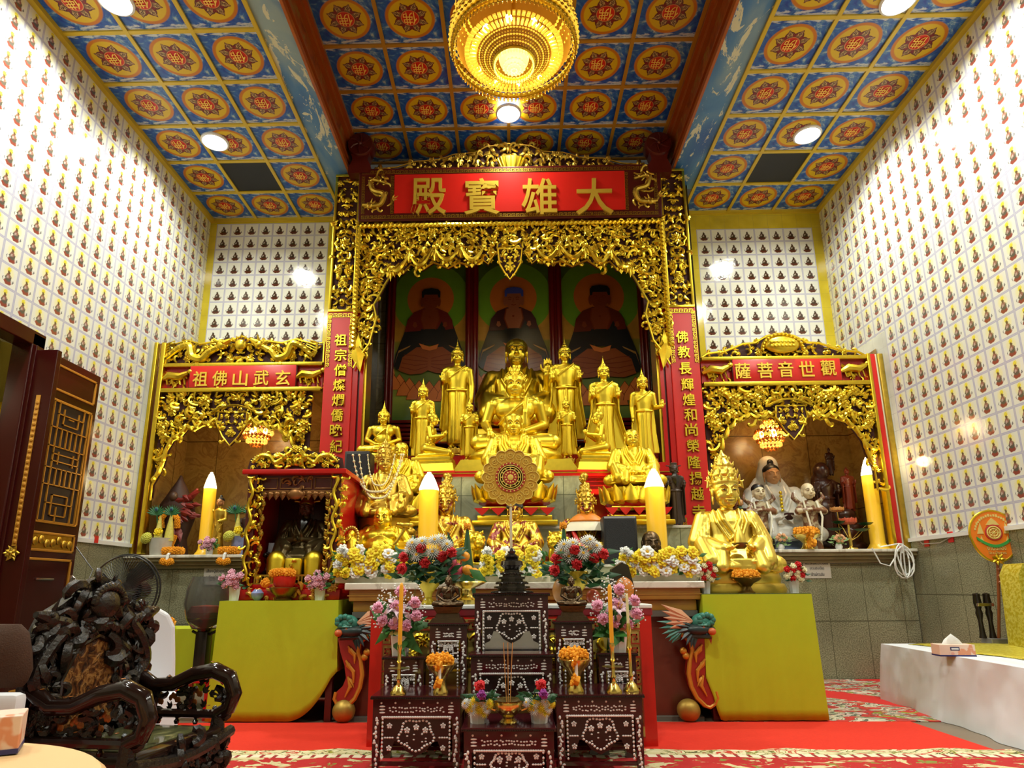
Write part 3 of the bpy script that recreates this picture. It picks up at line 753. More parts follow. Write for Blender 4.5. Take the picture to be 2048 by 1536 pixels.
    for s in (-1, 1):
        for k in range(4): line([(615+s*20, 1270-k*30), (615+s*150, 1310-k*55), (615+s*(300-k*10), 1270-k*45)], 6)
    for s in (-1, 1): poly(6, [(615+s*330, 1090), (615+s*200, 1030), (615+s*215, 1050), (615+s*330, 1115), (615+s*412, 1275), (615+s*395, 1280)][::-s])
    poly(2, [(345, 880), (375, 740), (440, 655), (540, 612), (690, 610), (800, 665), (850, 750), (865, 850), (780, 860), (740, 760), (690, 860), (560, 860), (500, 870)][::-1])
    poly(4, [(540, 625), (690, 625), (715, 740), (670, 850), (560, 850), (515, 740)][::-1])
    poly(3, [(520, 850), (700, 850), (740, 950), (690, 1030), (560, 1030), (500, 960)][::-1])
    for s in (-1, 1): line([(615+s*80, 625), (615+s*100, 740), (615+s*60, 855)], 12)
    poly(8, [(500, 1010), (615, 1050), (710, 1020), (690, 1075), (615, 1095), (540, 1075)][::-1])
    for s in (-1, 1): poly(4, [(615+s*150, 770), (615+s*175, 770), (615+s*185, 815), (615+s*160, 835), (615+s*135, 815)][::-s])
    poly(4, [(560, 570), (560, 630), (670, 630), (670, 570)])
    circ(4, 615, 520, 92, 108); 
    for s in (-1, 1): circ(4, 615+s*92, 540, 18, 55)
    poly(5, [(520, 490), (520, 420), (545, 390), (620, 378), (695, 390), (720, 420), (720, 490), (700, 490), (690, 455), (550, 455), (540, 490)][::-1])
    for s in (-1, 1): line([(615+s*22, 505), (615+s*42, 495), (615+s*62, 505)], 7); line([(615+s*26, 522), (615+s*58, 522)], 7)
    line([(615, 510), (606, 555), (624, 558)], 5); line([(592, 585), (615, 590), (640, 585)], 8); circ(10, 610, 715, 12)
    m.build('figure', mats, t, smooth=False)
    return t
PZ0 = 3.30
px = [P(u, 540, 8.58).x for u in (797, 932, 957, 1096, 1121, 1268)]
painting(px[0]-.02, px[1], PZ0, 5.98, 'left panel painting of a seated monk before an orange halo', (.012, .012, .012), (.36, .10, .012), (.14, .028, .008), (.10, .012, .008))
painting(px[2], px[3], PZ0, 5.98, 'middle panel painting of a seated figure with a blue reflection painted on its hair, above the tallest seated statue', (.035, .045, .22), (.42, .19, .03), (.20, .06, .025), (.035, .008, .008))  # the blue of the hair is a reflection put into its colour
painting(px[4], px[5]+.02, PZ0, 5.98, 'right panel painting of a seated figure before an orange halo', (.012, .012, .012), (.38, .12, .012), (.14, .03, .008), (.085, .014, .006))
m = M()
for a, b in ((px[0]-.14, px[0]-.02), (px[1], px[2]), (px[3], px[4]), (px[5]+.02, px[5]+.14)):
    w = b-a
    m.box(a, b, 8.54, 8.66, 3.1, 6.0); m.tube([(a+w*.25, 8.53, 3.1), (a+w*.25, 8.53, 6.0)], w*.17, 10); m.tube([(a+w*.75, 8.53, 3.1), (a+w*.75, 8.53, 6.0)], w*.17, 10)
for k in range(6): m.box(px[0]-.14, px[5]+.14, 8.50-.012*(k % 2), 8.6, 2.95+.06*k, 2.95+.06*k+.045, .008)
o = m.build('painting_frame', plain('mullion_red', (.16, .008, .006), .2)); tag(o, 'dark red moulded frame dividing the three painted panels', 'picture frame')
# ================================================================== side altars
def side_altar(tag_side, xc, xl, xr, arch, crest, chars, cus, labels, outer):
    """arch: half outline (x,z) from the tip of the drop to the pendant, left of xc"""
    t = thing('side_altar_frame', (xc, YA, 1.4), labels[0], 'altar frame')
    inv = Matrix.Translation((-xc, -YA, -1.4))
    def pt(m, name, mats, **kw):
        m.v = [tuple(inv @ Vector(p)) for p in m.v]; return m.build(name, mats, t, **kw)
    top = 3.40
    for s in (1, -1):
        m = M(); m.mat(0)
        mir = (lambda x: x) if s == 1 else (lambda x: 2*xc-x)
        for (a, b) in zip(arch[:-1], arch[1:]):
            if b[0]-a[0] < .004: continue
            q = [(mir(a[0]), a[1]+.015), (mir(b[0]), b[1]+.015), (mir(b[0]), top), (mir(a[0]), top)]; m.prism(q, YA+.03, YA+.05)
        m.prism([(mir(xl), arch[0][1]+.05), (mir(arch[0][0]), arch[0][1]+.03), (mir(arch[0][0]), top), (mir(xl), top)], YA+.03, YA+.05)
        m.mat(1); poly = [(xl, arch[0][1]+.03)]+arch+[(xc, top), (xl, top)]; ip = inpoly(poly)
        if s == 1:
            filigree(m, lambda x, z: ip(x, z) and ip(x, z-.015), xl, xc, arch[0][1], top-.01, .062, YA+.01, 31, ros=.06)
            filigree(m, lambda x, z: ip(x, z) and ip(x, z-.02), xl, xc, arch[0][1], top-.01, .11, YA-.005, 37, ros=.2, th=.13)
            base = list(m.v)
        else:
            mm = M(); filigree(mm, lambda x, z: ip(x, z) and ip(x, z-.015), xl, xc, arch[0][1], top-.01, .062, YA+.01, 31, ros=.06)
            filigree(mm, lambda x, z: ip(x, z) and ip(x, z-.02), xl, xc, arch[0][1], top-.01, .11, YA-.005, 37, ros=.2, th=.13)
            m.add([(2*xc-x, y, z) for x, y, z in mm.v], [f[::-1] for f in mm.f])
        m.tube([(mir(x), YA-.02, z) for x, z in arch], .013, 6)
        # waves of a ribbon along the arch
        n = len(arch)
        for i in range(2, n-2, 1):
            (x0, z0), (x1, z1) = arch[i], arch[i+1]; w = sqrt((x1-x0)**2+(z1-z0)**2)
            if w < .05: continue
            m.tube([(mir(x0+(x1-x0)*k/6), YA-.04, z0+.05+(z1-z0)*k/6-w*.3*sin(pi*k/6)) for k in range(7)], [.012, .022, .028, .03, .028, .022, .012], 6)
        pt(m, 'carved_valance', [DWOOD, GOLDC])
    # pendant heart below the middle
    (hx, hz) = arch[-1]
    m = M(); hw = .17; sh = [(xc-hw, hz+.36), (xc+hw, hz+.36), (xc+hw*1.1, hz+.22), (xc+hw*.6, hz+.06), (xc, hz-.06), (xc-hw*.6, hz+.06), (xc-hw*1.1, hz+.22)]
    m.mat(0).prism(sh, YA-.06, YA-.02); m.mat(1); sp = inpoly(sh)
    filigree(m, lambda x, z: sp(x, z) and x < xc, xc-.2, xc, hz-.06, hz+.36, .05, YA-.065, 3, mirror=xc, ros=.15)
    m.tube([(x, YA-.065, z) for x, z in sh+sh[:1]], .011, 5)
    m.tube([(xc-hw*1.6+hw*3.2*i/12, YA-.06, hz+.36+.09*sin(pi*i/12)) for i in range(13)], .014, 5)
    pt(m, 'heart_pendant', [DWOOD, GOLDC])
    # beams
    for z, h, d in ((3.40, .055, .05), (3.735, .05, .04)):
        m = M(); m.box(xl, xr, YA-d, YA+.05, z, z+h, .01); pt(m, 'beam', GOLDC)
    # plaque band
    z0, z1 = 3.455, 3.735; p0, p1 = labels[2]
    m = M(); m.mat(0).box(xl, xr, YA+.02, YA+.05, z0, z1); m.mat(1)
    for a, b in ((xl+.02, p0-.02), (p1+.02, xr-.02)):
        c = (a+b)/2
        filigree(m, lambda x, z: True, a+.02, b-.02, z0+.03, z1-.03, .075, YA+.015, 9, th=.15, ros=.1)
        m.tube([(c-.18, YA-.01, z0+.12), (c-.08, YA-.03, z0+.17), (c+.05, YA-.03, z0+.15), (c+.14, YA-.02, z0+.2)], [.02, .05, .05, .03], 8)
        m.ell((c+.17, YA-.02, z0+.22), (.04, .03, .035), 8, 6)
        for dx in (-.12, -.05, .04, .1): m.tube([(c+dx, YA-.02, z0+.13), (c+dx+.02, YA-.02, z0+.05)], .012, 5)
    pt(m, 'animal_relief', [REDP, GOLDC])
    # jambs down both sides
    for (a, b, mt, y) in outer:
        m = M().box(a, b, YA-y, YA+.06, 1.42, 4.06 if a < 0 else 3.80, .008); pt(m, 'side_moulding', mt)
    # crest
    m = M(); m.mat(0).prism([(x, z) for x, z in crest], YA+.04, YA+.06); m.mat(1); cpn = inpoly(crest)
    zc = max(z for x, z in crest)
    if tag_side < 0:
        w = xr-xl
        for s in (1, -1):
            f = lambda x: xc+s*x*w/2
            dragon(m, [(f(.93), 3.86), (f(.80), 3.98), (f(.66), 4.03), (f(.60), 3.88), (f(.48), 3.84), (f(.40), 3.93), (f(.24), 4.02)], .042, YA+.01)
            for k in range(4): m.tube([(f(.93), YA, 3.86), (f(.98), YA-.02, 3.92+.04*k), (f(.84), YA-.02, 4.0+.03*k)], [.02, .014, .004], 5)
        m.ell((xc, YA-.02, 4.02), (.08, .05, .08), 12, 8)
        for k in range(7):
            a = pi*k/6; m.leaf((xc+cos(a)*.07, YA-.02, 4.03+sin(a)*.07), (cos(a), -.1, sin(a)), .07, .02, .02)
        filigree(m, lambda x, z: cpn(x, z), xl, xc, 3.79, zc, .078, YA+.02, 41, mirror=xc, ros=.08, th=.17)
    else:
        filigree(m, lambda x, z: cpn(x, z), xl, xc, 3.79, zc, .07, YA+.02, 41, mirror=xc, ros=.05, th=.16)
        m.ell((xc, YA-.03, 3.93), (.22, .06, .115), 20, 10)
        m.tube([(xc+cos(pi*k/16)*.25, YA-.03, 3.86+sin(pi*k/16)*.21) for k in range(17)], .022, 6)
        for k in range(17): m.ell((xc+cos(pi*k/16)*.25, YA-.055, 3.86+sin(pi*k/16)*.21), .016, 6, 4)
        for k in range(14): m.ell((xc-.15+.03*(k % 7)*1.5, YA-.085, 3.90+.05*(k//7)), (.028, .012, .018), 6, 4)
    m.tube([(x, YA, z) for x, z in crest], .016, 6); pt(m, 'crest', [DWOOD, GOLDC])
    # name board
    b = thing('name_plaque', ((p0+p1)/2, YA-.035, z0-.01), labels[1], 'sign'); w = (p1-p0)/2
    m = M(); m.mat(0).box(-w, w, 0, .03, 0, z1-z0+.03, .012); m.mat(1).box(-w+.012, w-.012, -.006, .01, .012, z1-z0+.018, .012); m.build('board', [DRED, REDP], b)
    for ch, (u, v) in zip(chars, cus):
        c = P(u, v, YA-.045); m = M(); put_text(m, ch, (c.x-(p0+p1)/2, -.012, c.z-z0+.01), .2, .01, .012, fit=(.185, .2)); m.build('gold_character', SIGNG, b, smooth=False)
# left
LXC = -3.42
la = px2([(85, 1080), (110, 1030), (150, 985), (190, 955), (235, 870), (262, 775), (300, 712), (345, 690), (388, 642), (430, 652), (480, 622), (560, 600), (610, 622)], YA, 3.072, 250, 650)
la.append((LXC, la[-1][1]-.20))
la = [(min(x, LXC), z) for x, z in la]; la = [(max(x, -4.34), z) for x, z in la]
lcrest = [(-4.36, 3.78), (-4.35, 4.03), (-4.1, 4.10), (-3.95, 4.05), (-3.75, 4.08), (-3.55, 4.09), (-3.42, 4.15), (-3.30, 4.09), (-3.1, 4.08), (-2.9, 4.05), (-2.72, 4.10), (-2.5, 4.03), (-2.36, 4.05), (-2.36, 3.78)]
side_altar(-1, LXC, -4.36, -2.36, la, lcrest, '祖佛山武玄', [(401, 758), (440, 757), (481, 757), (523, 756), (566, 756)],
    ('carved and gilded frame of the left side altar with two dragons on top', 'red name board with five gold characters on the left side altar', (-4.03, -2.67)),
    [(-4.50, -4.455, GOLDC, .06), (-4.455, -4.415, DRED, .02), (-4.415, -4.36, GOLDC, .05)])
RXC = 3.37
ra = px2([(1170, 925), (1150, 870), (1108, 800), (1068, 720), (1045, 650), (1000, 590), (950, 545), (905, 530), (860, 515), (810, 530), (760, 505), (728, 520)], YA, 2.792, 1350, 650)
ra = [(max(2*RXC-x, 2.44), z) for x, z in ra]; ra.append((RXC, ra[-1][1]-.22)); ra = [(min(x, RXC), z) for x, z in ra]
rcrest = [(2.36, 3.78), (2.45, 3.84), (2.65, 3.86), (2.9, 3.96), (3.05, 3.97), (3.2, 4.06), (3.37, 4.09), (3.54, 4.06), (3.69, 3.97), (3.84, 3.96), (4.1, 3.86), (4.3, 3.84), (4.4, 3.78)]
side_altar(1, RXC, 2.36, 4.38, ra, rcrest, '薩菩音世觀', [(1485, 742), (1530, 741), (1571, 739), (1613, 738), (1656, 736)],
    ('carved and gilded frame of the right side altar with an oval medallion on top', 'red name board with five gold characters on the right side altar', (2.72, 4.06)),
    [(4.38, 4.42, GOLDC, .05), (4.42, 4.49, REDP, .03), (4.49, 4.515, CREAM, .02), (4.515, 4.58, GOLDD, .04)])
# niches behind: marble walls, sill, dado
def niche(name, x0, x1, sill, uvs=1):
    m = M(); zb = sill
    m.mat(0)
    m.quad((x0, YB-.02, zb), (x1, YB-.02, zb), (x1, YB-.02, 3.9), (x0, YB-.02, 3.9))
    m.quad((x0, YA+.06, zb), (x0, YB, zb), (x0, YB, 3.9), (x0, YA+.06, 3.9)); m.quad((x1, YB, zb), (x1, YA+.06, zb), (x1, YA+.06, 3.9), (x1, YB, 3.9))
    m.quad((x0, YA+.06, 3.78), (x0, YB, 3.78), (x1, YB, 3.78), (x1, YA+.06, 3.78))
    m.mat(1).quad((x0, YA, 0), (x1, YA, 0), (x1, YA, zb-.14), (x0, YA, zb-.14))
    o = m.build(name, [MARB_B, GRANITE], smooth=False, uv=lambda c: (c.x+c.y*.7, c.z)); tag(o, kind='structure')
niche('wall_niche_left', XL+.012, -2.1, 1.40); niche('wall_niche_right', 2.15, XR-.012, 1.40)
def sill(nm, x0, x1, z):
    m = M(); m.mat(0).box(x0, x1, YA-.16, YB, z-.035, z, .008); m.mat(1).box(x0, x1, YA-.13, YA+.1, z-.075, z-.035, .008); m.box(x0, x1, YA-.08, YA+.1, z-.115, z-.075, .008); m.box(x0, x1, YA-.04, YA+.1, z-.15, z-.115, .006)
    tag(m.build(nm, [MARB_W, plain('marble_mould', (.30, .26, .14), .3, 0, .3, 6)], smooth=False, uv=lambda c: (c.x, c.y)), kind='structure')
sill('trim_6', XL, -2.33, 1.40); sill('trim_7', 2.33, XR, 1.415)
# little crystal chandeliers in the niches
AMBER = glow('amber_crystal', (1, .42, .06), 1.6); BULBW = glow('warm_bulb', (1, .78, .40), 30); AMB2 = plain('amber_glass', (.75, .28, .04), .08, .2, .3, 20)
def chandelier_small(loc, label):
    t = thing('crystal_chandelier', loc, label, 'chandelier', 'small amber chandeliers in the side altars')
    for k, (R, z, n) in enumerate(((.16, .0, 20), (.19, .06, 24), (.17, .12, 20), (.12, -.06, 16), (.07, -.11, 10), (.1, .19, 12), (.06, .26, 8))):
        m = M()
        for i in range(n):
            a = 2*pi*(i+.5*(k % 2))/n; m.ell((cos(a)*R, sin(a)*R, z), (.018, .018, .026), 6, 5)
        m.tube([(cos(2*pi*i/24)*R, sin(2*pi*i/24)*R, z) for i in range(25)], .006, 4)
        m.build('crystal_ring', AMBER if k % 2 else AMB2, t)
    M().tube([(0, 0, -.05), (0, 0, 3.78-loc[2])], .012, 6).build('rod', BRASS, t)
    for i in range(3):
        a = 2*pi*i/3+.6; M().ell((cos(a)*.1, sin(a)*.1, .09), (.028, .028, .04), 8, 6).build('bulb', BULBW, t)
    pointlamp('chandelier_light', (loc[0], loc[1]-.05, loc[2]+.16), 9, .08, (1, .72, .32)); return t
c = P(514, 874, 7.95); chandelier_small((c.x, 7.95, c.z), 'small glowing amber chandelier hanging in the left side altar')
c = P(1541, 878, 7.95); chandelier_small((c.x, 7.95, c.z-.02), 'small glowing amber chandelier hanging in the right side altar')
# ================================================================== the great crystal chandelier of the hall
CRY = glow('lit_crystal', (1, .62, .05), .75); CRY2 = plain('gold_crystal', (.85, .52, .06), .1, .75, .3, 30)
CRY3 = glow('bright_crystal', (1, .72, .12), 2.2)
cc = P(1028, 128, 4.9); ch = thing('crystal_chandelier', (cc.x, 4.9, cc.z), 'huge round gold crystal chandelier hanging from the middle ceiling', 'chandelier')
def ringrow(R, z, n, size, mt, name, off=0, sz=1.0, drop=False):
    m = M()
    for i in range(n):
        a = 2*pi*(i+off)/n
        m.ell((cos(a)*R, sin(a)*R, z), (size, size, size*sz), 6, 5)
    m.tube([(cos(2*pi*i/36)*R, sin(2*pi*i/36)*R, z) for i in range(37)], size*.3, 4)
    m.build(name, mt, ch)
prof = [(.16, .0), (.22, .012), (.28, .03), (.33, .05)]
R0 = mpp(4.9, cc.z)*127
# inner bead dish
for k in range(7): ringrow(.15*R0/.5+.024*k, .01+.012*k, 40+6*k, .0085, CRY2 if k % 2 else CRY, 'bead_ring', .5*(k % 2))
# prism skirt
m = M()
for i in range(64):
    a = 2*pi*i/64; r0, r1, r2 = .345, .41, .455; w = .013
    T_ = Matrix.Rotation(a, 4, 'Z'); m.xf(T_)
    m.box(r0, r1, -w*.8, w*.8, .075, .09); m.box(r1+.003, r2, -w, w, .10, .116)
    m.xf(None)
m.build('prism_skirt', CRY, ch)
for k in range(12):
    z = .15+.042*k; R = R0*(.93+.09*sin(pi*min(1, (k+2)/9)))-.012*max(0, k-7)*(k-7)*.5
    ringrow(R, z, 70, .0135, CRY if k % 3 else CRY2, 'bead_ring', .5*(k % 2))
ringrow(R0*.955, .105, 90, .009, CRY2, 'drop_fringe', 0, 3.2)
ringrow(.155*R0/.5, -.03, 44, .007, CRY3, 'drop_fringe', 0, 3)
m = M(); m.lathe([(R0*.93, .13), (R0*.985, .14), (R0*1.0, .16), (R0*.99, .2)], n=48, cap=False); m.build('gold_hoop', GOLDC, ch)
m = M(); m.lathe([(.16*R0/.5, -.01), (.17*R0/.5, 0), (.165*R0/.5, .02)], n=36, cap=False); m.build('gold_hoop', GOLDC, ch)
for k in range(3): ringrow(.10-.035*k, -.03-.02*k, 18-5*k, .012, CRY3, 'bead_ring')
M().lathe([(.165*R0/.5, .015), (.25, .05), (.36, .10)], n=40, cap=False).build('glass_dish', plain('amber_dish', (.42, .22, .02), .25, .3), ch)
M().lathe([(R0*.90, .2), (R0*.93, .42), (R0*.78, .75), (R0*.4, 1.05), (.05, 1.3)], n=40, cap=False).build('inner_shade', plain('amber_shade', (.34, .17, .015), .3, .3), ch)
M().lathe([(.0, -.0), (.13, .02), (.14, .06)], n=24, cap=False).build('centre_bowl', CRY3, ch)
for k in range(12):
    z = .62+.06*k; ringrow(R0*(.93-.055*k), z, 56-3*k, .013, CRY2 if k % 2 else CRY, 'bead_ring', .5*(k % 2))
M().tube([(0, 0, .1), (0, 0, ZC-cc.z)], .02, 8).build('rod', BRASS, ch)
BULB = glow('chandelier_bulb', (1, .92, .6), 40)
bulbs = [(955, 50), (985, 38), (1040, 20), (1065, 42), (1100, 60), (1107, 62), (935, 105), (975, 152), (1045, 165), (1105, 132)]
for k in range(10):
    a = 2*pi*(k+.3)/10; M().ell((cos(a)*.36, sin(a)*.36, .13), (.03, .03, .04), 10, 8).build('bulb', BULB, ch)
pointlamp('chandelier_light', (cc.x, 4.9, cc.z-.12), 16, .2, (1, .85, .5)); pointlamp('chandelier_light', (cc.x, 4.9, cc.z+.30), 4, .2, (1, .82, .45))
# ================================================================== sculpting tools
def cap(m, a, b, r0, r1, n=14, fl=1.0, axis=None):
    # a limb with rounded ends
    a = Vector(a); b = Vector(b); d = b-a; L = d.length
    if L < 1e-6: return m.ell(a, r0)
    d /= L; pts = []; rad = []
    for k in range(4): t = (k+.25)/4*pi/2; pts.append(a-d*r0*cos(t)); rad.append(r0*sin(t))
    pts.append(a); rad.append(r0); pts.append(b); rad.append(r1)
    for k in range(3, -1, -1): t = (k+.25)/4*pi/2; pts.append(b+d*r1*cos(t)); rad.append(r1*sin(t))
    return m.tube(pts, rad, n, fl, axis)
def limb(m, pts, rs, **k):
    for i in range(len(pts)-1): cap(m, pts[i], pts[i+1], rs[i], rs[i+1], **k)
def loft(m, secs, n=28):
    # secs: (z, rx, ry, cx, cy)
    vs = []; fs = []
    for (z, rx, ry, cx, cy) in secs:
        for i in range(n): a = 2*pi*i/n; vs.append((cx+rx*cos(a), cy+ry*sin(a), z))
    for j in range(len(secs)-1):
        for i in range(n): q = (i+1) % n; fs.append((j*n+i, j*n+q, (j+1)*n+q, (j+1)*n+i))
    fs.append(tuple(range(n))[::-1]); fs.append(tuple((len(secs)-1)*n+i for i in range(n)))
    return m.add(vs, fs)
def remesh(m, vox, smooth=2, into=None):
    me = bpy.data.meshes.new('r'); me.from_pydata(m.v, [], m.f)
    o = bpy.data.objects.new('r', me); COL.objects.link(o)
    q = o.modifiers.new('r', 'REMESH'); q.mode = 'VOXEL'; q.voxel_size = vox
    if smooth: q = o.modifiers.new('s', 'SMOOTH'); q.factor = .5; q.iterations = smooth
    dg = bpy.context.evaluated_depsgraph_get(); r = bpy.data.meshes.new_from_object(o.evaluated_get(dg))
    out = into or M(); out.add([v.co[:] for v in r.vertices], [tuple(p.vertices) for p in r.polygons])
    bpy.data.objects.remove(o); bpy.data.meshes.remove(me); bpy.data.meshes.remove(r); return out
LINE = plain('painted_line', (.035, .015, .004), .4, 0, .1)
def head(H, c, vox, hair='curls', into=None, feat=None, yaw=0, smile=0, fat=1.0, tilt=0, ears=1.0, hairm=None):
    """a head of height H (chin to crown) with its middle at c; feat collects painted brow, eye and mouth lines"""
    m = M(); T_ = Matrix.Translation(Vector(c)) @ Matrix.Rotation(yaw, 4, 'Z') @ Matrix.Rotation(tilt, 4, 'X') @ Matrix.Scale(H, 4); m.xf(T_)
    m.ell((0, .05, .12), (.36, .42, .39), 20, 14); m.ell((0, -.06, -.10), (.31*fat, .34, .38), 20, 14); m.ell((0, -.13, -.35), (.20*fat, .2, .14), 16, 10)
    for s in (-1, 1):
        m.ell((s*.17*fat, -.20, -.15), (.14*fat, .13, .15), 14, 10)
        limb(m, [(s*.05, -.385, .085), (s*.15, -.395, .135), (s*.26, -.30, .10)], [.026, .03, .022], n=8)
        m.ell((s*.145, -.335, .025), (.088, .055, .045), 12, 8)
        m.ell((s*.05, -.42, -.145), (.042, .05, .036), 10, 7)
        if ears:
            m.ell((s*.365, .03, -.02), (.04, .09, .16), 10, 8); m.ell((s*.37, .0, -.24*ears), (.035, .055, .13*ears), 10, 8)
    cap(m, (0, -.375, .10), (0, -.465, -.12), .032, .062, 10)
    limb(m, [(-.115, -.375, -.262+.03*smile), (0, -.415, -.268), (.115, -.375, -.262+.03*smile)], [.02, .034, .02], n=8)
    limb(m, [(-.075, -.37, -.318+.01*smile), (0, -.40, -.328), (.075, -.37, -.318+.01*smile)], [.02, .036, .02], n=8)
    hm = m
    if hairm is not None: hm = M(); hm.xf(T_)
    if hair in ('curls', 'spire'):
        hm.ell((0, .08, .20), (.40, .44, .36), 20, 14)
        for j in range(6):
            n = [22, 22, 20, 16, 11, 6][j]; z = [.17, .25, .34, .42, .49, .54][j]
            for i in range(n):
                a = 2*pi*(i+.5*(j % 2))/n; k = sqrt(max(.02, 1-((z-.20)/.37)**2)); x, y = .405*k*cos(a), .08+.445*k*sin(a)
                if y < -.2 and z < .30: continue
                hm.ell((x, y, z), .042, 7, 5)
        hm.ell((0, .08, .58), (.21, .22, .17), 14, 10)
        if hair == 'spire':
            hm.lathe([(.13, .66), (.14, .72), (.10, .76), (.115, .80), (.075, .86), (.085, .89), (.05, .96), (.055, 1.0), (.025, 1.12), (.012, 1.34)], (0, .08, 0), 12)
        else: hm.ell((0, .06, .76), (.06, .06, .06), 10, 8)
    elif hair == 'rays':
        hm.ell((0, .08, .20), (.40, .44, .36), 20, 14); hm.ell((0, .08, .60), (.20, .2, .18), 14, 10)
        for j in range(5):
            for i in range(20):
                a = 2*pi*(i+.5*(j % 2))/20; z = .20+.085*j; k = sqrt(max(.05, 1-((z-.2)/.45)**2)); x, y = .41*k*cos(a), .08+.45*k*sin(a)
                if y < -.2 and z < .3: continue
                hm.tube([(x, y, z), (x*1.07, .08+(y-.08)*1.07, z+.035)], [.036, .016], 6)
        for j in range(3):
            for i in range(10):
                a = 2*pi*i/10; hm.tube([(.17*cos(a), .08+.17*sin(a), .62+.06*j), (.22*cos(a), .08+.22*sin(a), .70+.06*j)], [.03, .01], 6)
    elif hair == 'cap':       # short smooth hair, as on the monks
        hm.ell((0, .09, .22), (.395, .43, .33), 20, 14)
    elif hair == 'crown':
        hm.ell((0, .09, .20), (.39, .43, .33), 20, 14)
        hm.lathe([(.40, .20), (.42, .26), (.40, .34), (.36, .40), (.40, .48), (.34, .62), (.27, .70), (.30, .76), (.20, .90), (.14, .98), (.16, 1.03), (.06, 1.14), (.02, 1.24)], (0, .05, 0), 24, .95, 1.0)
        for (z, R, k, L) in ((.30, .40, 11, .22), (.50, .35, 9, .20), (.72, .26, 8, .18), (.92, .16, 6, .15)):
            for i in range(k):
                a = -pi/2+(i-(k-1)/2)*2.1*pi/2/k*1.6; d = Vector((cos(a), sin(a), 0)); p = Vector((0, .05, z))+d*R
                hm.leaf(p, d*.35+Vector((0, 0, 1)), L, L*.30, .05, up=tuple(d)); hm.ell(p+d*.03+Vector((0, 0, .04)), .036, 7, 5)
        for s in (-1, 1):
            hm.tube([(s*.40, .0, .2), (s*.50, -.02, .12), (s*.47, -.03, .30), (s*.56, .0, .34)], [.05, .04, .04, .015], 7)
    elif hair == 'topknot':
        hm.ell((0, .09, .22), (.39, .43, .31), 20, 14); hm.ell((0, .1, .60), (.17, .17, .18), 14, 10); hm.lathe([(.13, .46), (.2, .5), (.14, .56)], (0, .1, 0), 14)
    elif hair == 'hat':
        hm.ell((0, .08, .22), (.40, .43, .26), 20, 12); hm.lathe([(.42, .20), (.43, .27), (.36, .30), (.33, .55), (.36, .62), (.28, .66)], (0, .08, 0), 20); 
        for s in (-1, 1): cap(hm, (s*.38, .1, .36), (s*.66, .1, .40), .05, .07, 10)
    elif hair == 'knob': hm.ell((0, .08, .16), (.38, .42, .36), 20, 14); hm.ell((0, .08, .52), (.16, .16, .12), 12, 8)
    out = remesh(m, vox, 1, into)
    if hairm is not None: remesh(hm, vox, 1, hairm)
    if feat is not None:
        feat.xf(T_)
        for s in (-1, 1):
            feat.tube([(s*.055, -.415, .09), (s*.15, -.43, .145), (s*.255, -.345, .115)], [.006, .014, .004], 5)
            feat.tube([(s*.07, -.375, .005), (s*.145, -.402, -.005), (s*.225, -.345, .02)], [.006, .015, .006], 5)
            feat.ell((s*.145, -.395, .02), (.028, .015, .018), 8, 5)
        feat.tube([(-.12, -.395, -.287+.03*smile), (0, -.447, -.297), (.12, -.395, -.287+.03*smile)], [.004, .011, .004], 5)
        feat.xf(None)
    return out
def hand(m, w, d, r, curl=.2, palm=(0, -1, 0), thumb=1):
    # w wrist, d direction of the fingers, r palm half width
    w = Vector(w); d = Vector(d).normalized(); pn = Vector(palm); s = d.cross(pn).normalized(); pn = s.cross(d).normalized()
    m.ell(w+d*r*1.1, (r*.9, r*.9, r*.9)) if False else cap(m, w, w+d*r*1.5, r*.62, r*.8, 10)
    for k, (o, L) in enumerate(((-.75, 1.5), (-.25, 1.8), (.25, 1.7), (.72, 1.35))):
        b = w+d*r*1.7+s*(o*r*.95); t1 = b+d*L*r*.55+pn*curl*r*.3; t2 = t1+d*L*r*.45+pn*curl*r*.9; limb(m, [b, t1, t2], [r*.25, r*.22, r*.17], n=7)
    b = w+d*r*.7+s*(-thumb*r*.75); limb(m, [b, b+d*r*.6-s*(thumb*r*.6)+pn*r*.2, b+d*r*1.3-s*(thumb*r*.65)+pn*r*.35], [r*.3, r*.25, r*.18], n=7)
def lotus(m, z0, h, R, n=14, sx=1.0, sy=1.0, rows=2):
    for q in range(rows):
        for i in range(n):
            a = 2*pi*(i+.5*q)/n; d = Vector((cos(a)*sx, sin(a)*sy, 0)); RR = R*(1-.13*q)
            p = [d*(RR*.72), d*(RR*.98)+Vector((0, 0, h*.25)), d*(RR*1.03)+Vector((0, 0, h*.65)), d*(RR*1.1)+Vector((0, 0, h*(1.02-.1*q)))]
            w = pi*R/n*1.05; m.tube([x+Vector((0, 0, z0)) for x in p], [w*.55, w*1.0, w*.85, w*.08], 8, .35, axis=tuple(d))
    m.lathe([(R*.70, z0), (R*.86, z0+h*.5), (R*.86, z0+h*.92), (0, z0+h*.92)], n=28, sx=sx, sy=sy)

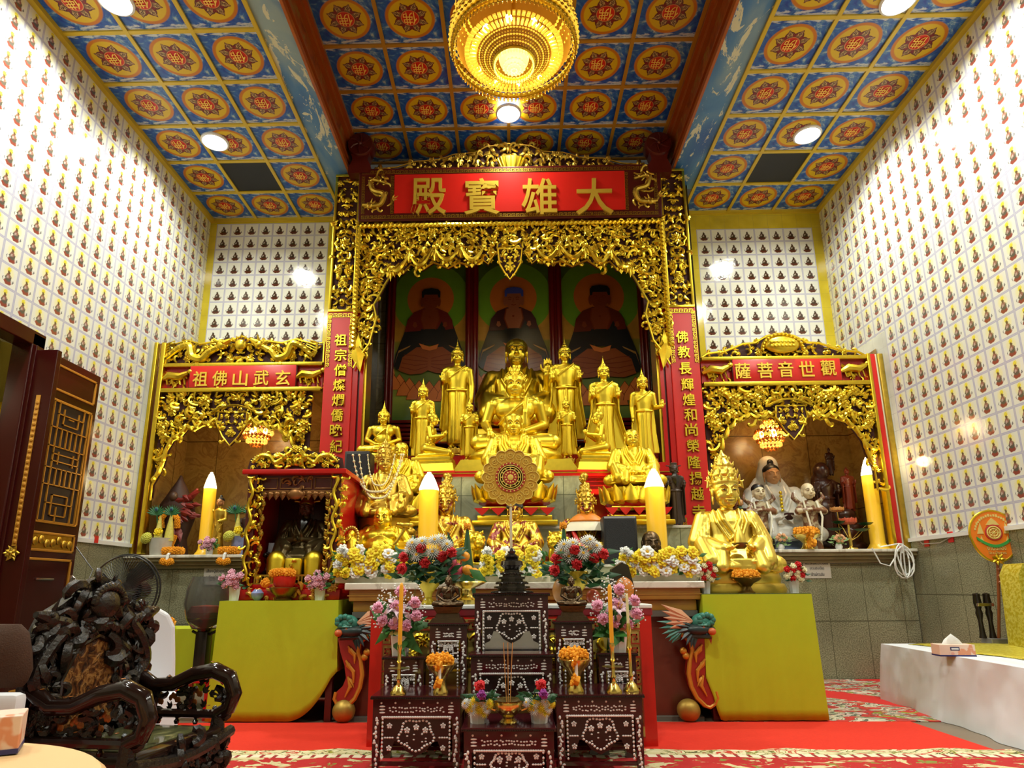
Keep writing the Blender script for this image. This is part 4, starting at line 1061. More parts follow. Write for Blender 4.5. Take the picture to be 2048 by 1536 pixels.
# ------------------------------------------------------------------ figures.  All face -Y, all sit or stand on z = 0
def seated(S, arms='earth', hair='rays', robe='thai', vox=.008, headz=.775, hh=.25, yaw=0, smile=0, feat=None, belly=1.0, hairm=None, headm=None, neck=.0, fat=1.0):
    m = M(); m.xf(Matrix.Scale(S, 4))
    m.ell((0, .03, .13), (.27, .21, .14), 20, 12); m.ell((0, .0, .33), (.185*belly, .14*belly, .19), 20, 14); m.ell((0, .01, .50), (.235, .15, .16), 20, 14)
    cap(m, (-.20, .025, .575), (.20, .025, .575), .085, .085); cap(m, (0, .02, .58), (0, .0, .70), .078, .066)
    for s in (-1, 1):
        cap(m, (s*.12, .02, .12), (s*.41, -.14, .10), .125, .09, 16); cap(m, (s*.41, -.14, .09), (-s*.10, -.32 if s > 0 else -.27, .06 if s > 0 else .10), .088, .058, 16)
        m.ell((s*.42, -.13, .09), (.10, .10, .088), 14, 10)
    m.ell((0, -.18, .065), (.33, .18, .065), 18, 10)
    if robe == 'thai':
        limb(m, [(.17, -.07, .64), (.05, -.155, .52), (-.10, -.155, .40), (-.19, -.06, .32)], [.012]*4, n=6)
        limb(m, [(.13, -.10, .62), (.115, -.165, .45), (.11, -.165, .30)], [.035, .03, .03], n=8, fl=.4, axis=(0, 1, 0))
        L = (.275, .03, .57), (.335, .07, .34); R = (-.275, .03, .57), (-.345, .02, .34)
        if arms == 'earth':
            limb(m, [L[0], L[1], (.10, -.25, .19)], [.072, .056, .036]); hand(m, (.10, -.25, .19), (-1, -.1, -.05), .042, .1, (0, -.3, 1))
            limb(m, [R[0], R[1], (-.29, -.25, .20)], [.072, .056, .038]); hand(m, (-.29, -.25, .20), (.10, -.35, -1), .045, .1, (0, 1, -.2), -1)
        else:
            for q, s in ((L, 1), (R, -1)): limb(m, [q[0], q[1], (s*.10, -.24, .19)], [.07, .055, .036]); hand(m, (s*.10, -.24, .19), (-s, -.15, -.05), .04, .1, (0, -.3, 1))
    else:
        # wide chinese robe: sleeves falling over the lap, crossed collar, pleats
        loft(m, [(.02, .46, .26, 0, -.1), (.14, .42, .27, 0, -.08), (.24, .29, .20, 0, -.02), (.40, .25, .165, 0, 0), (.54, .27, .15, 0, .02), (.62, .21, .12, 0, .02), (.66, .10, .09, 0, .01)])
        for s in (-1, 1):
            limb(m, [(s*.25, .02, .57), (s*.335, -.02, .33), (s*.16, -.27, .24)], [.095, .105, .075])
            limb(m, [(s*.30, -.10, .30), (s*.27, -.26, .12)], [.10, .11]); cap(m, (s*.17, -.28, .22), (s*.20, -.34, .06), .06, .075)
            limb(m, [(s*.10, -.06, .66), (s*.085, -.15, .55), (-s*.02, -.19, .36)], [.022, .024, .02], n=8)
            limb(m, [(s*.15, -.03, .655), (s*.15, -.135, .52), (s*.06, -.19, .34)], [.02, .02, .016], n=8)
            for k in range(4):
                limb(m, [(s*(.20+.04*k), -.02, .63-.03*k), (s*(.24+.035*k), -.13-.0*k, .46-.03*k), (s*(.26+.03*k), -.16, .30-.03*k)], [.012, .016, .012], n=6)
                limb(m, [(s*.06, -.33+.01*k, .10-.01*k), (s*(.20+.05*k), -.36+.03*k, .13-.02*k), (s*(.36+.03*k), -.26+.04*k, .12-.02*k)], [.014, .018, .012], n=6)
        if arms == 'bowl':
            for s in (-1, 1): hand(m, (s*.15, -.31, .25), (-s*.8, -.4, .1), .042, .4, (0, -.2, 1), s)
        elif arms == 'raised':
            hand(m, (.30, -.25, .52), (.05, -.05, 1), .05, .05, (0, -1, 0)); limb(m, [(.27, .02, .55), (.35, -.08, .36), (.30, -.25, .52)], [.08, .075, .045])
            hand(m, (-.14, -.30, .2), (1, -.2, 0), .042, .2, (0, -.3, 1))
        elif arms == 'pray':
            for s in (-1, 1): hand(m, (s*.05, -.27, .36), (-s*.05, -.25, 1), .042, .05, (-s, 0, 0)); limb(m, [(s*.33, -.02, .33), (s*.05, -.27, .36)], [.07, .04])
        elif arms == 'palm':
            hand(m, (.30, -.30, .28), (.1, -.3, -1), .05, .1, (0, -1, .2)); limb(m, [(.33, .0, .34), (.30, -.28, .30)], [.07, .045]); hand(m, (-.12, -.30, .25), (.9, -.3, .2), .042, .3, (0, -.3, 1))
        else:
            for s in (-1, 1): hand(m, (s*.13, -.31, .20), (-s, -.15, -.05), .04, .15, (0, -.4, 1), s)
    out = remesh(m, vox, 2)
    head(hh*S, (0, -.01*S, headz*S), vox*.62, hair, headm or out, feat, yaw, smile, hairm=hairm, fat=fat)
    return out
def standing(S, arms='two', hair='spire', vox=.006, feat=None, flare=1.0, hh=.142, lean=0, lotus_h=0):
    m = M(); m.xf(Matrix.Scale(S, 4))
    # torso and close skirt
    loft(m, [(.05, .088, .062, 0, .0), (.10, .098, .066, 0, 0), (.25, .088, .066, 0, 0), (.42, .084, .064, 0, 0), (.53, .092, .066, 0, 0), (.60, .084, .058, 0, 0), (.68, .095, .062, 0, 0), (.76, .118, .066, 0, .005), (.805, .105, .058, 0, .01), (.83, .05, .045, 0, .01)], 26)
    loft(m, [(.085, .150*flare, .020, 0, .055), (.14, .148*flare, .02, 0, .055), (.35, .135*flare**.7, .018, 0, .05), (.55, .138, .018, 0, .045), (.68, .128, .018, 0, .035), (.74, .10, .018, 0, .03)], 26)
    for s in (-1, 1):
        for k in range(3): cap(m, (s*.026*k, -.066+.008*k, .08), (s*.024*k, -.066+.008*k, .56), .006, .006, 6)
        cap(m, (s*.045, .0, .03), (s*.045, -.0, .10), .03, .034); cap(m, (s*.045, .02, .018), (s*.05, -.075, .012), .026, .018, fl=.8)
    cap(m, (0, -.069, .08), (0, -.069, .575), .011, .011, 8)
    limb(m, [(-.09, -.035, .578), (0, -.072, .572), (.09, -.035, .578)], [.014, .014, .014], n=8)
    cap(m, (-.09, .008, .79), (.09, .008, .79), .045, .045); cap(m, (0, .008, .80), (0, 0, .875), .036, .033)
    limb(m, [(.085, -.035, .83), (.01, -.068, .76), (-.075, -.05, .70)], [.006]*3, n=6)
    for s in (-1, 1):
        if arms == 'two' or (arms == 'right' and s < 0):
            limb(m, [(s*.118, .01, .785), (s*.137, .015, .63), (s*.128, -.085, .665)], [.038, .03, .024]); hand(m, (s*.128, -.085, .665), (0, -.08, 1), .024, .05, (0, -1, 0), -s)
            loft(m, [(.20, .012, .045, s*.145*flare, .02), (.5, .012, .05, s*.138, .0), (.64, .014, .04, s*.135, -.02)], 14)
        elif arms == 'side' and s > 0:
            limb(m, [(s*.118, .01, .785), (s*.14, .01, .63), (s*.20, -.08, .62)], [.038, .03, .024]); hand(m, (s*.20, -.08, .62), (.1, -.1, 1), .024, .1, (0, -1, 0), -s)
        else:
            limb(m, [(s*.118, .01, .785), (s*.138, .012, .63), (s*.135, -.01, .50)], [.038, .03, .022]); hand(m, (s*.135, -.01, .50), (0, -.08, -1), .022, .15, (-s, 0, 0))
    out = remesh(m, vox, 1)
    head(hh*S, (0, -.006*S, .925*S), vox*.75, hair, out, feat)
    return out
def kneeling(S, vox=.006, feat=None):
    m = M(); m.xf(Matrix.Scale(S, 4))
    m.ell((0, .12, .20), (.15, .15, .13), 16, 10); m.ell((0, .08, .38), (.13, .10, .16), 16, 12); m.ell((0, .06, .53), (.155, .105, .13), 16, 12); cap(m, (-.13, .06, .60), (.13, .06, .60), .06, .06); cap(m, (0, .06, .62), (0, .04, .72), .055, .05)
    for s in (-1, 1):
        cap(m, (s*.08, .12, .19), (s*.11, -.34, .10), .10, .065, 14); cap(m, (s*.11, -.33, .07), (s*.09, .26, .055), .06, .045, 12); cap(m, (s*.09, .26, .05), (s*.09, .33, .02), .04, .03)
        limb(m, [(s*.165, .06, .60), (s*.20, .02, .40), (s*.03, -.20, .47)], [.05, .042, .03]); hand(m, (s*.03, -.20, .47), (0, -.55, .8), .034, .05, (-s, 0, 0), s)
    limb(m, [(.12, -.0, .66), (.0, -.06, .5), (-.13, .02, .36)], [.012]*3, n=6)
    limb(m, [(-.14, .05, .29), (0, -.02, .28), (.14, .05, .29)], [.02]*3, n=8)
    out = remesh(m, vox, 1); head(.26*S, (0, .02*S, .81*S), vox*.8, 'topknot', out, feat)
    return out
def plinth(m, w0, w1, d0, d1, h, z=0, n=1):
    m.add([(-w0, -d0, z), (w0, -d0, z), (w0, d0, z), (-w0, d0, z), (-w1, -d1, z+h), (w1, -d1, z+h), (w1, d1, z+h), (-w1, d1, z+h)], [(3,2,1,0),(4,5,6,7),(0,1,5,4),(1,2,6,5),(2,3,7,6),(3,0,4,7)])
def place(t, m, name, mat, dz=0, **kw):
    if dz: m.v = [(x, y, z+dz) for x, y, z in m.v]
    return m.build(name, mat, t, ang=75, **kw)
# ================================================================== altar tiers (fixed masonry)
T1, T2, T3, T4, T5 = 1.20, 1.60, 2.22, 2.42, 2.60
X0, X1 = -1.78, 1.79; XA, XB = -1.37, 1.47
AT = [MARB_G, MARB_W, REDL, GOLDC]
def step_(label, f):
    m = M(); f(m); tag(m.build('altar_step', AT, smooth=False, uv=lambda c: (c.x, c.z+c.y*.3)), label, 'altar')
step_('lowest green marble altar step behind the flower rows', lambda m: (m.mat(0).box(XA, XB, 5.62, 6.29, 0, T1-.02), m.mat(1).box(XA, XB, 5.61, 6.29, T1-.02, T1)))
step_('second altar step with a pale marble edge, under the lotus thrones', lambda m: (m.mat(0).box(X0, X1, 6.31, 8.5, 0, T2-.025), m.mat(1).box(X0, X1, 6.30, 6.75, T2-.025, T2)))
step_('green marble block behind the round fan, under the centre Buddha', lambda m: m.mat(0).box(-.76, .76, 6.75, 8.5, T2, T3-.04))
def redstep(a, b):
    def f(m):
        m.mat(2)
        for k in range(4): m.box(a, b, 6.70+.035*k, 7.1, 1.98+.05*k, 2.025+.05*k)
        m.box(a, b, 6.9, 7.1, T2, 1.98); m.box(a, b, 7.1, 8.5, T2, T3-.04)
    return f
step_('red moulded wooden steps left of the green marble block', redstep(-1.78, -.765)); step_('red moulded wooden steps right of the green marble block', redstep(.765, 1.79))
step_('red board under the gold plinths of the centre Buddha', lambda m: (m.mat(2).box(X0, X1, 6.73, 7.24, T3-.04, T3-.002), m.mat(3).box(X0, X1, 6.722, 6.73, T3-.012, T3-.002)))
step_('red step carrying the front standing Buddhas', lambda m: m.mat(2).box(X0, X1, 7.24, 7.6, T3-.04, T4-.002))
step_('highest red step, under the tall standing Buddhas', lambda m: m.mat(2).box(X0, X1, 7.6, 8.5, T3-.04, T5-.002))
m = M()
for s, (a, b) in ((-1, (-2.35, -1.78)), (1, (1.84, 2.36))):
    m.mat(0).box(a, b, YM-.03, 8.3, 0, 1.44); m.mat(1).box(a, b, YM-.06, YM+.3, 1.44, 1.47); m.box(a, b, YM-.05, YM+.2, 1.20, 1.225)
    m.mat(2).box(a, b, YM-.045, YM+.2, 1.47, 1.50)
o = m.build('trim_8', [REDL, GOLDC, DRED], smooth=False); tag(o, kind='structure')

# ================================================================== statues
def fig(name, label, cat, loc, body, fe=None, mat=GOLDS, rz=0, group=None, part='body'):
    t = thing(name, loc, label, cat, group, rz)
    if fe is not None: body.mat(1).add(fe.v, fe.f)
    body.build(part, [mat, LINE] if fe is not None else mat, t, ang=75); return t
def base(t, name, mat, f, **kw):
    m = M(); f(m); return m.build(name, mat, t, **kw)
BUD = 'gold standing Buddhas'
# main seated figure
fe = M(); x = P(1031, 905, 7.0).x
b = seated(.98, 'earth', 'rays', 'thai', .008, .80, .30, feat=fe); b.v = [(a, q, c+.27) for a, q, c in b.v]; fe.v = [(a, q, c+.27) for a, q, c in fe.v]
t = fig('seated_buddha', 'large polished gold seated Buddha in the centre with a hand over its knee', 'statue', (x, 6.98, T3), b, fe)
base(t, 'lotus_cushion', GOLDS, lambda m: (m.lathe([(.50, .15), (.53, .18), (.535, .21), (.51, .235), (.50, .25), (.48, .275), (0, .275)], n=40, sx=1.0, sy=.62)))
base(t, 'plinth', GOLDC, lambda m: (plinth(m, .68, .60, .24, .22, .13, .02)), smooth=False)
base(t, 'plinth_edge', REDP, lambda m: m.box(-.70, .70, -.25, .25, 0, .02), smooth=False)
# tallest seated figure behind
fe = M(); x = P(1033, 700, 8.16).x
b = seated(1.32, 'raised', 'cap', 'chinese', .011, .84, .30, feat=fe); 
b.v = [(a, q, c+.42) for a, q, c in b.v]; fe.v = [(a, q, c+.42) for a, q, c in fe.v]
t = fig('seated_buddha', 'tallest gold seated figure behind the centre Buddha, one hand raised', 'statue', (x, 8.18, T5), b, fe)
base(t, 'plinth', GOLDC, lambda m: (m.box(-.62, .62, -.3, .3, 0, .2, .02), m.box(-.57, .57, -.27, .27, .2, .42, .02)))
def stand_buddha(u, vt, Y, z, arms, label, hh=.16, flare=1.0, base_h=.06, mat=GOLDS, spire=.0, uc=None):
    top = P(u, vt, Y).z; Sx = (top-z-base_h)/(.925+hh*.62)
    fe = M(); b = standing(Sx, arms, 'spire', max(.0055, Sx*.006), fe, flare, hh)
    b.v = [(a, q, c+base_h) for a, q, c in b.v]; fe.v = [(a, q, c+base_h) for a, q, c in fe.v]
    xx = P(uc or u, (vt+910)/2, Y).x
    t = fig('standing_buddha', label, 'statue', (xx, Y, z), b, fe, mat, group=BUD)
    base(t, 'lotus_base', GOLDD, lambda m: (lotus(m, base_h*.1, base_h*.9, .12*Sx, 12), m.lathe([(.13*Sx, 0), (.11*Sx, base_h*.3)], n=24)))
    return t
stand_buddha(914, 697, 7.76, T5, 'right', 'tall gold standing Buddha left of centre, one arm hanging straight down', .15, 1.1, .10)
stand_buddha(1132, 692, 7.76, T5, 'two', 'tall gold standing Buddha right of centre with a wide patterned robe', .15, 1.25, .12)
stand_buddha(845, 772, 7.35, T4, 'two', 'gold standing Buddha behind the left kneeling disciple', .165, 1.05, .05)
stand_buddha(1210, 730, 7.35, T4, 'two', 'gold standing Buddha with both palms raised behind the right kneeling disciple', .15, 1.5, .05)
stand_buddha(1288, 752, 7.35, T4, 'side', 'gold standing Buddha furthest to the right, arm bent out to its side', .16, 1.15, .05)
stand_buddha(939, 806, 7.36, T4, 'two', 'small gold standing Buddha left of the large seated Buddha', .16, 1.1, .07)
stand_buddha(1133, 800, 7.36, T4, 'two', 'small gold standing Buddha right of the large seated Buddha', .16, 1.15, .07)
fe = M(); p = P(770, 820, 7.4); b = seated(.57, 'meditate', 'spire', 'thai', .006, .80, .30, feat=fe)
b.v = [(a, q, c+.13) for a, q, c in b.v]; fe.v = [(a, q, c+.13) for a, q, c in fe.v]
t = fig('seated_buddha', 'small gold seated Buddha at the far left behind the beaded deity', 'statue', (p.x, 7.35, T4), b, fe)
base(t, 'plinth', GOLDC, lambda m: (m.box(-.34, .34, -.2, .2, 0, .06, .01), m.box(-.30, .30, -.18, .18, .06, .13, .02)))
for u, rz, lab in ((866, pi/2*.92, 'gold kneeling disciple on the left, facing right with hands together'), (1197, -pi/2*.92, 'gold kneeling disciple on the right, facing left with hands together')):
    fe = M(); p = P(u, 915, 6.86); b = kneeling(.56, .006, fe); b.v = [(a, q, c+.19) for a, q, c in b.v]; fe.v = [(a, q, c+.19) for a, q, c in fe.v]
    t = fig('kneeling_disciple', lab, 'statue', (p.x, 6.90, T3), b, fe, GOLDS, rz)
    base(t, 'plinth', GOLDC, lambda m: (plinth(m, .17, .155, .27, .25, .09, .02), m.box(-.15, .15, -.24, .24, .11, .14), m.box(-.135, .135, -.22, .22, .14, .19, .01)), smooth=False)
    base(t, 'plinth_edge', REDP, lambda m: m.box(-.18, .18, -.28, .28, 0, .02), smooth=False)
# three monks on lotus thrones
def lotus_throne(t, R, z1, h):
    base(t, 'lotus_seat', GOLDS, lambda m: lotus(m, z1, h, R, 14, 1, .62))
    base(t, 'seat_underside', REDL, lambda m: m.lathe([(R*.5, z1-.06), (R*.9, z1-.0), (R*.95, z1+.03)], n=28, sx=1, sy=.62))
    def f(m):
        for (a, w, b) in ((0, 1.05, .05), (.05, .92, .10), (.16, .80, .19), (.19, .66, z1-.05)): m.box(-R*w, R*w, -R*w*.6, R*w*.6, a, b, .01)
    base(t, 'stepped_pedestal', GOLDC, f)
    def g(m):
        for k in range(5):
            cx = (k-2)*R*.4; m.prism([(cx-R*.19, .17), (cx-R*.10, .13), (cx, .095), (cx+R*.10, .13), (cx+R*.19, .17)], -R*.6, -R*.55)
    base(t, 'pedestal_petals', REDP, g, smooth=False)
for u, vt, Y, arms, lab, seatz in ((1027, 826, 6.42, 'pray', 'gold seated monk with shaven head on a lotus throne behind the round fan', 2.03), (803, 884, 6.42, 'palm', 'gold seated monk on a lotus throne behind the beaded deity on the left', 1.92), (1262, 858, 6.42, 'med', 'gold seated monk in a draped robe on a lotus throne on the right', 2.0)):
    p = P(u, vt, Y); Sx = (p.z-seatz)/(.81+.31*.56); fe = M(); dz = seatz-T2
    b = seated(Sx, arms, 'cap', 'chinese', .006, .81, .31, feat=fe)
    b.v = [(a, q, c+dz) for a, q, c in b.v]; fe.v = [(a, q, c+dz) for a, q, c in fe.v]
    t = fig('seated_monk', lab, 'statue', (p.x, Y, T2), b, fe, GOLDS, group='gold monks on lotus thrones')
    lotus_throne(t, .40 if u == 1027 else .33, dz-.20, .2)
# crowned deity with bead necklaces
ROBEG = (lambda s: s.done(s.mix(s.step(.56, s.noise(s.co(), 9, 5, .65, .8), .03), (.80, .54, .07), (.22, .012, .006)), .32, s.f('SUBTRACT', 1, s.f('MULTIPLY', s.step(.56, s.noise(s.co(), 9, 5, .65, .8), .03), .8))))(N('gilded_robe'))
fe = M(); p = P(768, 945, 6.1); b = seated(.66, 'palm', 'crown', 'chinese', .006, .83, .30, feat=fe, yaw=.25); dz = .46
b.v = [(a, q, c+dz) for a, q, c in b.v]; fe.v = [(a, q, c+dz) for a, q, c in fe.v]
t = fig('crowned_deity', 'gilded deity in an ornate headdress hung with long bead necklaces on the left', 'statue', (p.x+.01, 6.09, T1), b, fe, GOLDD)
def f(m):
    for i in range(40):
        a = i*.7; r = .25-.06*(i % 3); m.ell((cos(a)*r, sin(a)*r*.45, .05+.38*((i*7) % 40)/40), (.07, .05, .06), 8, 6)
    m.lathe([(.27, 0), (.24, .2), (.26, .46), (0, .46)], n=20, sy=.55)
base(t, 'carved_rock', GOLDD, f)
for k, (w, d, c) in enumerate(((.20, .42, 0), (.13, .30, .01), (.24, .36, -.02))):
    def f(m):
        n = 34
        for i in range(n+1):
            s_ = i/n*2-1; m.ell((w*s_+c, -.24-.05*(1-s_*s_), dz+.58-d*(1-abs(s_)**3)), .0125 if k != 1 else .009, 8, 6)
        m.tube([(w*(i/n*2-1)+c, -.24-.05*(1-(i/n*2-1)**2), dz+.58-d*(1-abs(i/n*2-1)**3)) for i in range(n+1)], .004, 5)
    base(t, 'bead_necklace', plain('pearl_beads', (.72, .68, .42), .25), f)
# laughing Buddha
def laughing(S, vox, fe):
    m = M(); m.xf(Matrix.Scale(S, 4))
    m.ell((0, -.05, .25), (.30, .25, .22), 24, 16); m.ell((0, .0, .42), (.27, .2, .16), 20, 14); m.ell((0, .05, .12), (.36, .25, .13), 20, 12)
    for s in (-1, 1): m.ell((s*.13, -.14, .43), (.12, .08, .08), 14, 10); cap(m, (s*.15, .02, .50), (s*.27, .02, .44), .10, .10)
    cap(m, (0, 0, .5), (0, -.01, .58), .12, .11)
    limb(m, [(-.16, 0, .13), (-.42, -.18, .33), (-.36, -.30, .03)], [.14, .11, .075]); m.ell((-.36, -.36, .04), (.07, .13, .045), 12, 8)
    limb(m, [(.16, 0, .12), (.46, -.14, .11), (.06, -.36, .08)], [.15, .12, .075]); m.ell((.0, -.37, .08), (.11, .06, .05), 12, 8)
    limb(m, [(-.29, .02, .45), (-.44, .02, .33), (-.42, -.16, .46)], [.095, .08, .06]); hand(m, (-.42, -.16, .46), (-.15, -.6, -.35), .06, .2, (0, -.4, -1))
    limb(m, [(.29, .02, .45), (.41, -.02, .28), (.26, -.30, .28)], [.095, .08, .055]); hand(m, (.26, -.30, .28), (-.7, -.3, .1), .055, .5, (0, -.4, 1))
    for s in (-1, 1): limb(m, [(s*.20, -.02, .55), (s*.26, -.18, .40), (s*.30, -.20, .22), (s*.30, -.22, .1)], [.03, .035, .045, .05])
    for k in range(4): limb(m, [(-.1+.1*k, -.34, .02), (.1+.09*k, -.32, .10), (.3+.06*k, -.2, .14)], [.02, .03, .02], n=8)
    out = remesh(m, vox, 2); head(.34*S, (.0, -.03*S, .70*S), vox*.7, 'bald', out, fe, 0, 1.6, fat=1.22)
    return out
fe = M(); p = P(765, 1045, 5.72); b = laughing(.61, .006, fe)
t = fig('laughing_buddha', 'bald laughing gold Buddha with a bare belly behind the left flower row', 'statue', (p.x-.0, 5.74, T1), b, fe)
base(t, 'prayer_beads', plain('bead_gold', (.70, .52, .10), .3, .6), lambda m: ([m.ell((-.235+.075*cos(i*2*pi/26), -.22+.05*sin(i*2*pi/26)-.03, .22+.11*sin(i*2*pi/26)), .0145, 8, 6) for i in range(26)], m.tube([(-.235+.075*cos(i*2*pi/26), -.25+.05*sin(i*2*pi/26), .22+.11*sin(i*2*pi/26)) for i in range(27)], .004, 5)))
base(t, 'sceptre', GOLDD, lambda m: (m.tube([(.08, -.20, .12), (.17, -.22, .2), (.22, -.2, .29), (.235, -.2, .33)], [.012, .014, .016, .014], 8), m.ell((.235, -.21, .345), (.06, .035, .022), 12, 8), m.ell((.19, -.215, .35), (.035, .03, .02)), m.ell((.28, -.21, .345), (.035, .03, .02))))
# three crowned bodhisattvas behind the flowers
for u, v, Y, arms, lab, hr, hh in ((892, 1032, 5.92, 'bowl', 'gilded crowned bodhisattva left of centre behind the red and white bouquet', 'crown', .31), (1030, 1042, 5.82, 'palm', 'gilded seated Buddha with dark hair in the centre behind the pagoda ornament', 'curls', .30), (1172, 1036, 5.92, 'raised', 'gilded crowned bodhisattva right of centre in a white and red shoulder cape', 'crown', .30)):
    p = P(u, v, Y); Sx = (p.z-T1)/.665; fe = M(); hm = M()
    b = seated(Sx, arms, hr, 'chinese', .006, .82, hh, feat=fe, hairm=hm)
    t = fig('seated_bodhisattva', lab, 'statue', (p.x, Y, T1), b, fe, ROBEG, group='gilded bodhisattvas behind the flowers')
    hm.build('crown' if hr == 'crown' else 'hair', GOLDD if hr == 'crown' else plain('black_hair', (.01, .01, .012), .4), t, ang=75)
    if u > 1100:
        base(t, 'shoulder_cape', plain('cape_white', (.75, .70, .52), .5), lambda m: m.lathe([(.075, .50), (.12, .475), (.20, .40), (.245, .355), (.25, .345), (.2, .375), (.10, .45)], (0, 0, -.04), 28, 1, .72))
        base(t, 'cape_trim', plain('cape_orange', (.75, .22, .02), .45), lambda m: m.lathe([(.08, .512), (.12, .488), (.165, .447), (.16, .435)], (0, -.004, -.04), 28, 1, .74))
        base(t, 'red_sash', REDP, lambda m: (limb(m, [(-.135, -.12, .30), (-.10, -.17, .20), (-.03, -.22, .10)], [.018, .026, .03], n=10)))
# attendants behind the crowns
for u, rz, lab in ((896, 1.1, 'small gold shaven attendant turned to the right behind the left crown'), (1167, -1.1, 'small gold shaven attendant turned to the left behind the right crown')):
    p = P(u, 948, 6.38); Sx = (p.z-T2)/1.01; fe = M(); b = standing(Sx, 'two', 'cap', .005, fe, 1.0, .20)
    fig('attendant_figure', lab, 'statue', (p.x, 6.38, T2), b, fe, GOLDD, rz)
# gold guardian lions half hidden by the bouquets
def lion(S):
    m = M(); m.xf(Matrix.Scale(S, 4)); m.ell((0, .1, .3), (.2, .3, .22), 16, 12); m.ell((0, -.15, .52), (.2, .18, .2), 16, 12); m.ell((0, -.33, .46), (.12, .12, .10), 12, 8)
    for s in (-1, 1):
        cap(m, (s*.12, -.15, .3), (s*.13, -.2, .04), .07, .06); cap(m, (s*.15, .25, .2), (s*.16, .2, .05), .10, .07); m.ell((s*.10, -.3, .58), .05); m.leaf((s*.15, -.08, .65), (s*.5, 0, 1), .16, .06, .04)
    r = random.Random(3)
    for k in range(46): a = r.uniform(0, 2*pi); q = r.uniform(-.5, 1.2); m.ell((cos(a)*.22*cos(q), -.10+sin(a)*.15*cos(q)+.05, .50+.2*sin(q)), .062, 8, 6)
    m.box(-.25, .25, -.4, .45, 0, .05); cap(m, (0, .38, .35), (0, .45, .6), .06, .1)
    return remesh(m, .006, 1)
for u, lab, rz in ((946, 'small gold guardian lion left of the centre Buddha, half behind fruit', .5), (1118, 'small gold guardian lion right of the centre Buddha, behind a bouquet', -.5)):
    p = P(u, 1063, 5.74); fig('guardian_lion', lab, 'statue', (p.x, 5.74, T1), lion((p.z-T1)/.74), None, GOLDC, rz)
# dark bronze bust
fe = None; p = P(1300, 1063, 5.66); m = M()
m.ell((0, 0, .14), (.15, .10, .12), 16, 12); m.ell((0, .02, .06), (.19, .12, .09), 16, 12); cap(m, (0, 0, .2), (0, 0, .27), .06, .06)
b = remesh(m, .005, 1); fe = M(); head(.215, (0, -.02, .37), .0035, 'bald', b, fe, 0, .4, fat=1.15)
b.v = [(a, q, c+p.z-T1-.475) for a, q, c in b.v]; fe.v = [(a, q, c+p.z-T1-.475) for a, q, c in fe.v]
t = fig('bronze_bust', 'dark bronze bust of a bald monk behind the right flower row', 'statue', (p.x, 5.66, T1), b, fe, BRONZE)
base(t, 'socle', BRONZE, lambda m: m.box(-.14, .14, -.1, .1, 0, p.z-T1-.465, .01))
# small bearded figure at the right pillar
p = P(1331, 940, 6.9); fe = M(); b = standing((p.z-T2)/1.02, 'two', 'hat', .006, fe, 1.0, .17)
t = fig('bearded_figure', 'dark standing figure with a black beard beside the right red pillar', 'statue', (p.x, 6.55, T2), b, fe, plain('dark_robe', (.05, .03, .02), .45, .3, .4, 14))
base(t, 'beard', BLACK, lambda m: m.leaf((0, -.07*(p.z-T2), .88*(p.z-T2)), (0, -.1, -1), .18, .045, .03))
# ================================================================== giant candle lamps
def candle_mat():
    s = N('candle_lamp_body'); z = s.xyz(s.co('Object'))[2]
    g = s.ramp(s.f('DIVIDE', z, .95), [(.0, (.35, .19, .005)), (.45, (.60, .28, .005)), (.80, (.85, .42, .01)), (.86, (1, .62, .05))])
    st = s.ramp(s.f('DIVIDE', z, .95), [(.2, (.10,)*3), (.6, (.40,)*3), (.85, (1.1,)*3)])
    s.put(s.b.inputs['Emission Color'], g); s.put(s.b.inputs['Emission Strength'], s.xyz(st)[0]); return s.done((.85, .52, .03), .3)
CANDLE = candle_mat(); CTIP = glow('candle_lamp_tip', (1, .86, .50), 6)
def candle_lamp(loc, H, r, label, power, tilt=0):
    t = thing('candle_lamp', loc, label, 'lamp', 'giant candle-shaped lamps'); hb = H*.80
    m = M(); m.lathe([(r*1.5, 0), (r*1.5, .02), (r*1.2, .05), (r, .08), (r, hb)], n=32); o = m.build('body', CANDLE, t)
    M().lathe([(r, hb), (r*1.0, hb+H*.02), (r*.72, hb+H*.10), (r*.40, hb+H*.17), (r*.24, hb+H*.185), (r*.2, hb+H*.2), (0, hb+H*.205)], n=32).build('glowing_tip', CTIP, t)
    pointlamp('candle_lamp_light', (loc[0], loc[1]-r*2.2, loc[2]+hb+H*.12), power, .06, (1, .74, .34)); return t
for u0, v0, vt, Y, z, rp, lab, pw in ((857, 1100, 945, 5.66, T1, 19.5, 'giant yellow candle lamp standing left of centre behind the bouquet', 5), (1311, 1095, 938, 5.85, T1, 19.0, 'giant yellow candle lamp standing right of centre behind the bronze bust', 5),
      (416, 1100, 945, 7.62, 1.40, 12, 'giant yellow candle lamp in the left side altar', 5), (1744, 1085, 915, 7.62, 1.415, 13.5, 'giant yellow candle lamp at the right end of the right side altar', 5)):
    pt = P(u0, vt, Y); candle_lamp((P(u0, (v0+vt)/2, Y).x, Y, z), pt.z-z, rp*mpp(Y, 1.8), lab, pw)
# small warm spotlights that stand low behind the flower rows and light the statues
for (x, y, z, tx, ty, tz, pw) in ((-1.15, 6.42, 1.68, -.95, 7.4, 3.5, 30), (.86, 6.42, 1.68, 1.1, 7.4, 3.5, 36), (-.52, 6.36, 1.68, -.55, 7.4, 3.6, 18), (.56, 6.36, 1.68, .6, 7.4, 3.6, 18)):
    spotlamp('altar_spotlight', (x, y, z), (tx, ty, tz), pw, 56, .05, (1, .84, .46), 1.0)
